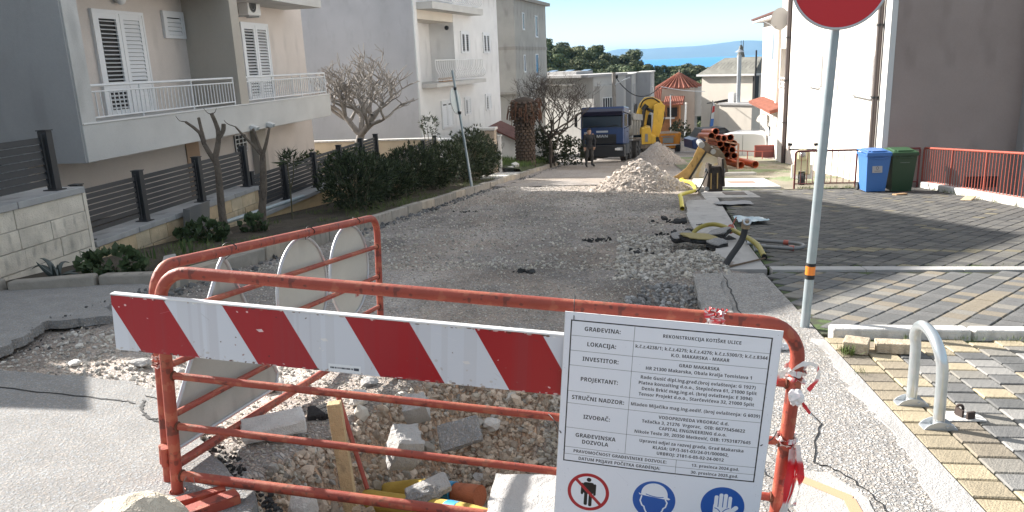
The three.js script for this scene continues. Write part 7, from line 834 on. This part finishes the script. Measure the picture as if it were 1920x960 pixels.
  const r = rng(441); for (let i = 0; i < 260; i++) { x.fillStyle = `rgba(110,110,120,${0.15 + 0.35 * r()})`; const edge = r() < 0.5; x.fillRect(edge ? (r() < 0.5 ? r() * 70 : 1510 + r() * 60) : r() * 1576, r() * 2048, 1 + r() * 5, 1 + r() * 4); } for (let i = 0; i < 12; i++) { x.strokeStyle = 'rgba(150,150,160,0.18)'; x.lineWidth = 2; x.beginPath(); const a = r() * 1576, b = r() * 2048; x.moveTo(a, b); x.lineTo(a + (r() - 0.5) * 300, b + (r() - 0.5) * 200); x.stroke(); }
  const t = new THREE.CanvasTexture(c); t.colorSpace = THREE.SRGBColorSpace; t.anisotropy = 8;
  const p = thing('information_board', 'white construction information board with a table of text and safety pictograms', 'sign', [0.0, 0.1, -2.85]); const bw = 0.8, bh = 2048 / S, x00 = 1.756, top = 1.128; const warp = g => { const a = g.attributes.position; for (let i = 0; i < a.count; i++) { const u = (a.getX(i) - x00) / bw, v = (top - a.getY(i)) / bh; a.setZ(i, a.getZ(i) + 0.012 * Math.sin(u * 3.1) * Math.sin(v * 2.2 + 0.3) + 0.01 * Math.pow(u, 6) * Math.pow(1 - v, 4) + 0.006 * Math.pow(1 - u, 8) * (v * v)); } g.computeVertexNormals(); return g; };
  part(p, 'printed_face', inFrame(B1, warp(new THREE.PlaneGeometry(bw, bh, 32, 40).translate(x00 + bw / 2, top - bh / 2, 0.0745))), std({ map: t, roughness: 0.42 }), null, { uv: true }); part(p, 'panel', inFrame(B1, warp(new THREE.BoxGeometry(bw + 0.004, bh + 0.004, 0.005, 32, 40, 1).translate(x00 + bw / 2, top - bh / 2, 0.071))), M.white);
  part(p, 'wire_tie', inFrame(B1, [tube([[1.79, 1.1, 0.08], [1.785, 1.17, 0.05], [1.78, 1.17, -0.02], [1.79, 1.09, 0.0]], 0.0018, 5, 20), tube([[1.765, 0.62, 0.08], [1.73, 0.66, 0.05], [1.7, 0.66, 0.0]], 0.0022, 5, 16), tube([[2.53, 0.66, 0.08], [2.575, 0.68, 0.05], [2.6, 0.69, 0.0]], 0.0022, 5, 16), rod([2.535, 1.112, 0.074], [2.535, 1.112, 0.082], 0.006)]), M.dark);
}
// red and white tape tied round the barriers
{
  const tp = (seed) => { const t = tex(64, 1, (u, v) => { const k = ((v * 3 + u * 0.6) % 1) < 0.5; const n = 0.9 + 0.2 * vnoise(u * 20, v * 20, seed); return k ? [0.62 * n, 0.03, 0.04] : [0.75 * n, 0.72 * n, 0.7 * n]; }); t.repeat.set(1, 1); return new THREE.MeshPhysicalMaterial({ map: t, roughness: 0.35, side: THREE.DoubleSide, transmission: 0.15, thickness: 0 }); };
  const tm = tp(451), ribbon = (pts, w, seed) => { const c = new THREE.CatmullRomCurve3(pts.map(p => V(...p))), n = pts.length * 8, p = [], uv = [], id = []; for (let i = 0; i <= n; i++) { const q = c.getPoint(i / n), d = c.getTangent(i / n), s = V(0.2, 0.15, 1).cross(d).normalize().applyAxisAngle(d, (fbm(i * 0.12, seed, 2, seed) - 0.5) * 3.5), ww = w * (0.6 + 0.6 * fbm(i * 0.3, seed + 4, 2, seed)); p.push(q.x - s.x * ww, q.y - s.y * ww, q.z - s.z * ww, q.x + s.x * ww, q.y + s.y * ww, q.z + s.z * ww); uv.push(0, i / n * pts.length * 0.4, 1, i / n * pts.length * 0.4); } for (let i = 0; i < n; i++) { const a = i * 2; id.push(a, a + 1, a + 2, a + 1, a + 3, a + 2); } const g = new THREE.BufferGeometry(); g.setAttribute('position', new THREE.Float32BufferAttribute(p, 3)); g.setAttribute('uv', new THREE.Float32BufferAttribute(uv, 2)); g.setIndex(id); g.computeVertexNormals(); return g; };
  const wrap = (cx, cy, r, turns, h, vert = true) => Array.from({ length: turns * 10 + 1 }, (_, i) => { const a = i / 10 * 6.283, k = h * i / (turns * 10); return vert ? [cx + Math.cos(a) * r, cy + k, Math.sin(a) * r] : [cx + k, cy + Math.cos(a) * r, Math.sin(a) * r]; });
  const X = 2.638, T1 = thing('barrier_tape', 'red and white plastic tape knotted round the right post of the near barrier', 'tape', [0.58, 0.1, -2.85]); [ribbon(wrap(X, 0.915, 0.036, 2, 0.05), 0.012, 3), ribbon(wrap(X, 0.64, 0.034, 2, 0.04), 0.012, 5), ribbon([[X - 0.03, 0.95, 0.03], [X + 0.02, 0.99, 0.03], [X + 0.075, 0.97, 0.0], [X + 0.085, 0.92, -0.01], [X + 0.05, 0.88, 0.02]], 0.009, 6), ribbon([[X - 0.03, 0.97, 0.03], [X - 0.07, 0.92, 0.03], [X - 0.09, 0.87, 0.02]], 0.014, 8)].forEach(g => part(T1, 'wrapped_tape', inFrame(B1, g), tm)); part(T1, 'knot', inFrame(B1, rockGeo(12, 2, 0.5).scale(0.032, 0.04, 0.02).translate(X + 0.005, 0.855, 0.04)), std({ color: lin(0.75, 0.72, 0.72), roughness: 0.5 })); [ribbon([[X + 0.02, 0.85, 0.04], [X + 0.06, 0.8, 0.04], [X + 0.09, 0.77, 0.04]], 0.007, 9), ribbon([[X + 0.03, 0.66, 0.03], [X + 0.04, 0.55, 0.05], [X + 0.03, 0.42, 0.05], [X + 0.01, 0.32, 0.06], [X - 0.03, 0.2, 0.07]], 0.022, 11), ribbon([[X + 0.04, 0.65, 0.02], [X + 0.065, 0.5, 0.04], [X + 0.05, 0.4, 0.05]], 0.014, 13), ribbon([[X + 0.02, 0.64, 0.035], [X + 0.02, 0.48, 0.06], [X + 0.0, 0.3, 0.07], [X - 0.04, 0.16, 0.08], [X - 0.05, 0.05, 0.08]], 0.018, 15)].forEach(g => part(T1, 'loose_end', inFrame(B1, g), tm));
  const T2 = thing('barrier_tape', 'red and white tape wound round the top tube beside the information board', 'tape', [0.2, 0.6, -2.88]); part(T2, 'wrapped_tape', inFrame(B1, ribbon(wrap(2.285, 1.13, 0.0295, 5, 0.075, false), 0.011, 17)), tm);
  const T3 = thing('barrier_tape', 'pale frayed tape bands round the left post below the striped plank', 'tape', [-2.2, 0.3, -3]); const t3m = std({ color: lin(0.6, 0.4, 0.36), roughness: 0.5, side: THREE.DoubleSide }); [ribbon(wrap(0, 0.7, 0.0295, 2, 0.02), 0.008, 19), ribbon(wrap(0, 0.66, 0.0295, 3, 0.03), 0.012, 21)].forEach(g => part(T3, 'wrapped_tape', inFrame(B2, g), t3m)); part(T3, 'loose_end', inFrame(B2, tube([[0.0, 0.6, 0.03], [-0.02, 0.5, 0.06], [-0.06, 0.36, 0.1], [-0.1, 0.2, 0.12]], 0.0025, 5, 16)), M.offwhite);
  const wl = thing('wire_loop', 'thin wire loop hanging from the lowest rail of the near barrier', 'wire', [-1.95, -0.2, -2.85]); part(wl, 'wire', inFrame(B1, tube([[0.07, 0.17, 0.03], [0.055, 0.12, 0.035], [0.075, 0.04, 0.04], [0.1, 0.01, 0.04], [0.12, 0.08, 0.035], [0.105, 0.17, 0.03]], 0.0018, 5, 40), tube([[0.1, 0.01, 0.04], [0.105, -0.05, 0.04], [0.11, -0.07, 0.04]], 0.0018, 5, 8)), M.steel);
}
// the three signs tied to the second barrier, seen from behind
{
  const backMat = plaster(0.4, 0.385, 0.345, 0.22, 461, 0.9, 0.001), backRound = plaster(0.5, 0.485, 0.43, 0.14, 463, 1.1, 0.001); backMat.roughness = 0.55;
  const tri = thing('triangular_sign', 'back of a large triangular warning sign tied to the second barrier', 'sign', [-2.15, 0.1, -3.6]), A = [0.63, 1.09], rnd = [[0.59, 1.05], A, [0.67, 1.05], [1.13, 0.3], [1.12, 0.25], [1.06, 0.215], [0.15, 0.2], [0.08, 0.22], [0.085, 0.3]];
  part(tri, 'plate', inFrame(B2, prism(rnd, 0.004).translate(0, 0, -0.05)), backMat); const hem = []; for (let i = 0; i < rnd.length; i++) { const p = rnd[i], q = rnd[(i + 1) % rnd.length]; hem.push(rod([p[0], p[1], -0.045], [q[0], q[1], -0.045], 0.0115, undefined, 8)); hem.push(new THREE.SphereGeometry(0.0115, 8, 6).translate(p[0], p[1], -0.045)); } part(tri, 'folded_rim', inFrame(B2, hem), M.zinc); part(tri, 'wire_tie', inFrame(B2, tube([[0.63, 1.08, -0.04], [0.61, 1.15, -0.03], [0.63, 1.17, 0.0], [0.65, 1.14, 0.03], [0.63, 1.08, -0.03]], 0.003, 5, 24)), M.dark);
  for (const [u, v, lab, mark] of [[1.53, 0.75, 'back of a round sign on the second barrier, nearer of the two', 0], [2.28, 0.76, 'back of a round sign at the far end of the second barrier', 1]]) { const s = thing('round_sign', lab, 'sign', [-2.1, 0, -4.5]); part(s, 'plate', inFrame(B2, new THREE.CylinderGeometry(0.345, 0.345, 0.004, 48).rotateX(Math.PI / 2).translate(u, v, -0.05)), backRound); part(s, 'folded_rim', inFrame(B2, new THREE.TorusGeometry(0.345, 0.011, 8, 56).translate(u, v, -0.045)), M.zinc); part(s, 'wire_tie', inFrame(B2, tube([[u + 0.04, v + 0.33, -0.03], [u + 0.03, 1.15, -0.02], [u + 0.04, 1.165, 0.0], [u + 0.055, 1.13, 0.03], [u + 0.04, v + 0.34, -0.02]], 0.003, 5, 20)), M.dark); part(s, 'label', inFrame(B2, bx(0.07, 0.06, 0.002, mark ? u + 0.12 : u - 0.21, v - 0.19, -0.046, 0, 0, mark ? 0 : -0.7)), mark ? flatC(0.5, 0.33, 0.3) : M.offwhite); part(s, 'label_mark', inFrame(B2, bx(0.035, 0.03, 0.002, mark ? u + 0.12 : u - 0.215, v - 0.2, -0.0448, 0, 0, mark ? 0 : -0.7)), mark ? M.railRed : M.black); }
}
// no-entry sign on its leaning pole
{
  const s = thing('no_entry_sign', 'round red no-entry sign on a leaning galvanised pole at the paving edge', 'road sign', [1.37, -0.6, -6.12]); part(s, 'pole', rod([1.366, -0.72, -6.12], [1.49, 2.36, -6.12], 0.0355, undefined, 18), M.galv); const at = h => 1.37 + (h + 0.604) * 0.0402; part(s, 'black_band', [rod([at(-0.055), -0.055, -6.12], [at(-0.03), -0.03, -6.12], 0.0372, undefined, 18), rod([at(-0.16), -0.16, -6.12], [at(-0.125), -0.125, -6.12], 0.0372, undefined, 18)], M.black); part(s, 'orange_band', rod([at(-0.125), -0.125, -6.12], [at(-0.055), -0.055, -6.12], 0.0374, undefined, 18), flatC(0.75, 0.22, 0.03, 0.35));
  const cx = 1.472, cy = 2.065, z = -6.06; part(s, 'disc', new THREE.CylinderGeometry(0.325, 0.325, 0.006, 64).rotateX(Math.PI / 2).translate(cx, cy, z), flatC(0.5, 0.015, 0.022, 0.35)); part(s, 'rim', new THREE.TorusGeometry(0.33, 0.0105, 10, 72).translate(cx, cy, z), M.zinc); part(s, 'white_bar', bb(cx - 0.24, cx + 0.24, cy + 0.0, cy + 0.1, z + 0.0035, z + 0.0045), M.white); part(s, 'clamp', [bb(at(1.95) - 0.06, at(1.95) + 0.06, 1.93, 1.97, -6.1, z - 0.004)], M.zinc);
}
// steel hoop, bracket and loose blocks on the near paving
{
  const h = thing('parking_hoop', 'shiny galvanised steel hoop standing on the near paving', 'hoop', [1.59, -0.38, -4.2]), n = [1.6, gy(-4.0), -4.0], f = [1.585, gy(-4.36), -4.36], top = 0.13, p = [V(n[0], n[1], n[2]), V(n[0] - 0.01, top - 0.16, n[2])]; for (let i = 1; i < 12; i++) { const a = i / 12 * Math.PI; p.push(V(n[0] - 0.01 + (f[0] - n[0]) * (1 - Math.cos(a)) / 2 - 0.02 * Math.sin(a), top - 0.16 + 0.155 * Math.sin(a), n[2] + (f[2] - n[2]) * (1 - Math.cos(a)) / 2)); } p.push(V(f[0] - 0.005, top - 0.16, f[2]), V(f[0], f[1], f[2])); part(h, 'tube', new THREE.TubeGeometry(new THREE.CatmullRomCurve3(p, false, 'centripetal'), 90, 0.029, 14), std({ color: lin(0.6, 0.62, 0.64), metalness: 0.75, roughness: 0.28, map: M.galv.map }));
  for (const q of [n, f]) { const half = new THREE.Shape(); half.moveTo(-0.085, 0); half.absarc(0, -0.055, 0.101, Math.PI - 0.575, 0.575, true); half.lineTo(0.085, 0); half.lineTo(-0.085, 0); const ft = part(h, 'foot_plate', [new THREE.ExtrudeGeometry(half, { depth: 0.004, bevelEnabled: false }).translate(q[0], q[1], q[2] + 0.034), new THREE.ExtrudeGeometry(half, { depth: 0.004, bevelEnabled: false }).translate(q[0], q[1], q[2] - 0.038), bb(q[0] - 0.085, q[0] + 0.085, q[1] - 0.005, q[1] + 0.006, q[2] - 0.034, q[2] + 0.034)], M.zinc); part(ft, 'bolt', rod([q[0] + 0.03, q[1] + 0.022, q[2] + 0.036], [q[0] + 0.03, q[1] + 0.022, q[2] + 0.046], 0.007, undefined, 8), M.zinc); }
  const st = thing('iron_bracket', 'small rusty iron bracket set in a chipped paving stone beside the hoop', 'bracket', [1.79, gy(-4.15), -4.15]), rust = flatC(0.05, 0.035, 0.03, 0.9); [bx(0.045, 0.05, 0.012, 1.805, gy(-4.12) + 0.025, -4.12, 0, 0.3), bx(0.012, 0.05, 0.05, 1.765, gy(-4.16) + 0.025, -4.16, 0, 0.3), tube([[1.76, gy(-4.2) + 0.01, -4.2], [1.765, gy(-4.2) + 0.06, -4.19], [1.785, gy(-4.2) + 0.06, -4.18], [1.79, gy(-4.2) + 0.02, -4.18]], 0.008, 6)].forEach((g, i) => part(st, ['lug', 'lug', 'wire_eye'][i], g, rust)); part(st, 'mortar', sheet(ragged([[1.68, -4.08], [1.88, -4.1], [1.87, -4.23], [1.68, -4.24]], 0.012, 0.03, 61), 0.006, 0.008), M.concreteLight);
  const bm = plaster(0.5, 0.41, 0.3, 0.25, 471, 0.3, 0.01); solo('paving_block', 'loose tan paving block by the white kerb, nearer the sign pole', 'block', bx(0.165, 0.085, 0.2, 1.575, gy(-5.4) + 0.045, -5.43, TILT, -0.35, 0, 0.008), bm, [1.575, gy(-5.4), -5.43]); solo('paving_block', 'loose tan paving block beside the other one, next to the hoop', 'block', bx(0.25, 0.075, 0.15, 1.83, gy(-5.4) + 0.04, -5.43, TILT, -0.22, 0.05, 0.008), bm, [1.83, gy(-5.4), -5.43]);
  const pb = thing('plastic_bag', 'crumpled white plastic bag on the walkway by the barrier end', 'bag', [0.95, gy(-5.4), -5.4]); part(pb, 'bag', rockGeo(77, 3, 0.5).scale(0.13, 0.07, 0.09).translate(0.92, gy(-5.5) + 0.05, -5.5), std({ color: lin(0.7, 0.7, 0.7), roughness: 0.5 })); part(pb, 'crumple', rockGeo(78, 2, 0.5).scale(0.06, 0.04, 0.05).translate(1.06, gy(-5.5) + 0.03, -5.45), std({ color: lin(0.6, 0.6, 0.6), roughness: 0.5 }));
  const rk = solo('boulder', 'big pale limestone boulder lying at the left foot of the near barrier', 'rock', (() => { const g = new THREE.IcosahedronGeometry(1, 5), p = g.attributes.position; for (let i = 0; i < p.count; i++) { const x = p.getX(i), y = p.getY(i), z = p.getZ(i), k = 1 + 0.5 * (fbm(x * 1.3 + 3, y * 1.3 + z * 1.7 + 5, 4, 481) - 0.5) + 0.14 * (fbm(x * 6 + 8, y * 6 + z * 7, 3, 485) - 0.5); p.setXYZ(i, x * k * 0.235, y * k * 0.17, z * k * 0.2); } g.computeVertexNormals(); return g.rotateY(0.4).translate(-2.0, gy(-2.5) + 0.0, -2.48); })(), plaster(0.6, 0.53, 0.42, 0.35, 487, 0.5, 0.012), [-2.02, gy(-2.5), -2.5]);
}
// in and around the trench
{
  const wood = plaster(0.5, 0.36, 0.2, 0.3, 491, 0.25, 0.006), woodGrey = plaster(0.33, 0.25, 0.17, 0.4, 492, 0.25, 0.008), red = M.barrier;
  const ft = thing('channel_iron', 'red channel-iron barrier foot lying on the asphalt at the trench edge', 'barrier foot', [-1.75, gy(-2.8), -2.75]); part(ft, 'channel', [bx(0.07, 0.005, 0.3, -1.85, gy(-2.75) + 0.04, -2.73, 0, -0.75), bx(0.006, 0.04, 0.3, -1.876, gy(-2.75) + 0.02, -2.755, 0, -0.75), bx(0.006, 0.04, 0.3, -1.824, gy(-2.75) + 0.02, -2.705, 0, -0.75)], red); part(ft, 'cross_plate', bx(0.05, 0.04, 0.26, -1.93, gy(-2.75) + 0.02, -2.8, 0, -0.95, 0, 0.004), red);
  const stake = thing('wooden_stake', 'squared wooden stake standing upright in the trench', 'stake', [-1.36, -0.9, -3.15]); part(stake, 'post', bx(0.062, 1.05, 0.05, -1.345, -0.42, -3.13, 0.03, 0.2, 0.045, 0.004), wood); const ss = thing('wood_piece', 'splintered wood pieces at the foot of the stake', 'wood', [-1.25, -0.85, -3.1]); part(ss, 'piece', [bx(0.035, 0.42, 0.03, -1.25, -0.6, -3.06, 0.1, 0.2, 0.16), bx(0.05, 0.38, 0.035, -1.2, -0.6, -3.1, 0.1, 0.5, 0.24)], woodGrey); part(ss, 'piece', [bx(0.12, 0.3, 0.03, -1.46, -0.62, -3.1, 0.1, 0.2, -0.1)], woodGrey);
  solo('red_stick', 'thin red-painted stick leaning in the trench beside the stake', 'stick', rod([-1.62, -0.15, -3.75], [-1.38, -0.55, -3.45], 0.014, 0.012, 8), red, [-1.5, -0.4, -3.6]);
  const yp = thing('yellow_pipe', 'thick yellow conduit with blue bands at the bottom of the trench', 'pipe', [-1.1, -0.85, -3.3]), ym = plaster(0.5, 0.34, 0.07, 0.3, 465, 0.5, 0.003); part(yp, 'conduit', tube([[-2.0, -0.9, -4.0], [-1.49, -0.83, -3.78], [-1.1, -0.73, -3.57], [-0.8, -0.64, -3.38], [-0.35, -0.52, -3.02]], 0.062, 14, 60), ym); part(yp, 'branch', tube([[-1.45, -0.87, -3.93], [-1.2, -0.77, -3.82], [-0.98, -0.72, -3.72]], 0.062, 14, 20), ym); const blue = flatC(0.05, 0.28, 0.5, 0.4); part(yp, 'blue_band', [rod([-0.96, -0.687, -3.485], [-0.89, -0.667, -3.44], 0.0645, undefined, 16), rod([-1.1, -0.745, -3.775], [-0.98, -0.72, -3.72], 0.066, undefined, 16)], blue); solo('orange_pipe', 'short orange pipe end beside the yellow conduit in the trench', 'pipe', rod([-0.97, -0.718, -3.717], [-0.82, -0.685, -3.65], 0.06, undefined, 16), plaster(0.36, 0.115, 0.055, 0.3, 5, 0.4), [-0.85, -0.65, -3.7]);
  const slab = (name, label, g, m, pos) => solo(name, label, 'rubble', g, m, pos), cl = M.concreteLight;
  slab('concrete_block', 'broken concrete block with one pale sunlit face in the middle of the trench', rb(1, 0.16, 0.22, 0.17, -1.3, -0.52, -3.85, 0.35, 0.5, -0.3), M.concrete, [-1.3, -0.5, -3.85]); slab('concrete_block', 'grey broken stone block just behind the pale-faced block', rb(1, 0.15, 0.16, 0.12, -1.3, -0.42, -4.15, 0.5, 0.3, 0.2), M.concrete, [-1.3, -0.45, -4.15]); slab('concrete_shard', 'thin concrete shard lying in front of the pale-faced block', rb(1, 0.24, 0.045, 0.12, -1.1, -0.64, -3.62, 0.3, 0.55, 0.25), M.concrete, [-1.1, -0.65, -3.6]); slab('asphalt_shard', 'dark asphalt shard propped up right of the pale-faced block', rb(1, 0.25, 0.05, 0.16, -1.0, -0.5, -4.0, 0.75, 0.45, 0.35), M.asphalt, [-1.0, -0.5, -4]);
  slab('kerb_block', 'heavy concrete kerb block at the trench edge, half hidden by the board', rb(0.4, 0.34, 0.26, 0.42, -0.46, -0.4, -3.02, TILT, 0.06, 0.02), M.concrete, [-0.46, -0.4, -3.0]); slab('concrete_slab', 'flat pale concrete slab on the asphalt edge under the triangular sign', rb(1, 0.34, 0.08, 0.17, -1.98, gy(-3.7) + 0.03, -3.66, 0.06, 0.5, 0.05), cl, [-2.0, gy(-3.6), -3.6]); slab('asphalt_chunk', 'black-faced asphalt chunk at the top of the trench near the triangular sign', rb(1, 0.13, 0.06, 0.1, -1.86, gy(-4.0) - 0.03, -4.0, 0.3, 0.3, 0.1), M.asphaltBroken, [-1.9, gy(-4), -4]);
  slab('stone_block', 'pale angular stone on the sandy left slope of the trench', rockGeo(91, 1, 0.35).scale(0.09, 0.11, 0.08).translate(-1.55, -0.42, -3.05), cl, [-1.6, -0.4, -3]); slab('dark_stone', 'rough grey stone lying on the yellow conduit', rockGeo(92, 2, 0.4).scale(0.1, 0.055, 0.06).rotateY(0.5).translate(-1.12, -0.65, -3.58), M.asphalt, [-1.1, -0.7, -3.4]); slab('concrete_slab', 'tilted concrete plate at the right rim of the trench, behind the board', rb(1, 0.12, 0.3, 0.3, -0.15, -0.45, -3.75, 0.2, 0.3, 0.3), M.concrete, [-0.15, -0.4, -3.7]);
  const r = rng(499); const spots = [[-1.55, -4.75, 0.09], [-1.4, -4.6, 0.07], [-1.15, -4.62, 0.11], [-0.95, -4.7, 0.08], [-1.75, -4.6, 0.07], [-1.0, -4.45, 0.06], [-1.7, -4.25, 0.1], [-2.75, -4.55, 0.07], [-2.95, -4.75, 0.06], [-2.4, -4.5, 0.1], [-3.6, -4.85, 0.09], [-3.2, -4.7, 0.06], [-4.2, -4.9, 0.07]]; const STONES = ['pale stone above the trench, behind the plank between its third and fourth red stripes', 'small stone just below the plank, right of its small paper sticker', 'biggest pale stone at the far rim of the trench, under the plank', 'pale stone at the far trench rim, right of the biggest rim stone', 'small stone at the far trench rim, directly behind the plank sticker', 'small grey stone just inside the far trench rim, below the biggest one', 'stone behind the wooden stake, at the head of the red stick', 'small stone seen just right of the triangular sign back', 'small stone hidden close behind the triangular sign back', 'pale stone on the broken ground where the lowest rail of the second barrier passes', 'pale flat stone on the broken ground left of the barrier posts', 'small stone on the broken ground right behind the barrier posts', 'pale stone farthest left on the strip of broken ground']; spots.forEach(([x, z, s], i) => { const o = solo('loose_stone', STONES[i], 'stone', rockGeo(900 + i, 1, 0.5).scale(s * 0.8, s * 0.6, s * 0.75).rotateY(r() * 6).translate(x, roadY(x, z) + s * 0.35, z), i % 3 ? M.concrete : cl, [x, gy(z), z], 'loose stones around the trench'); });
}
scene.traverse(o => { if (o.isMesh && o.parent === scene && !o.userData.category && !o.userData.kind) console.log('untagged', o.name); });
renderer.render(scene, camera);
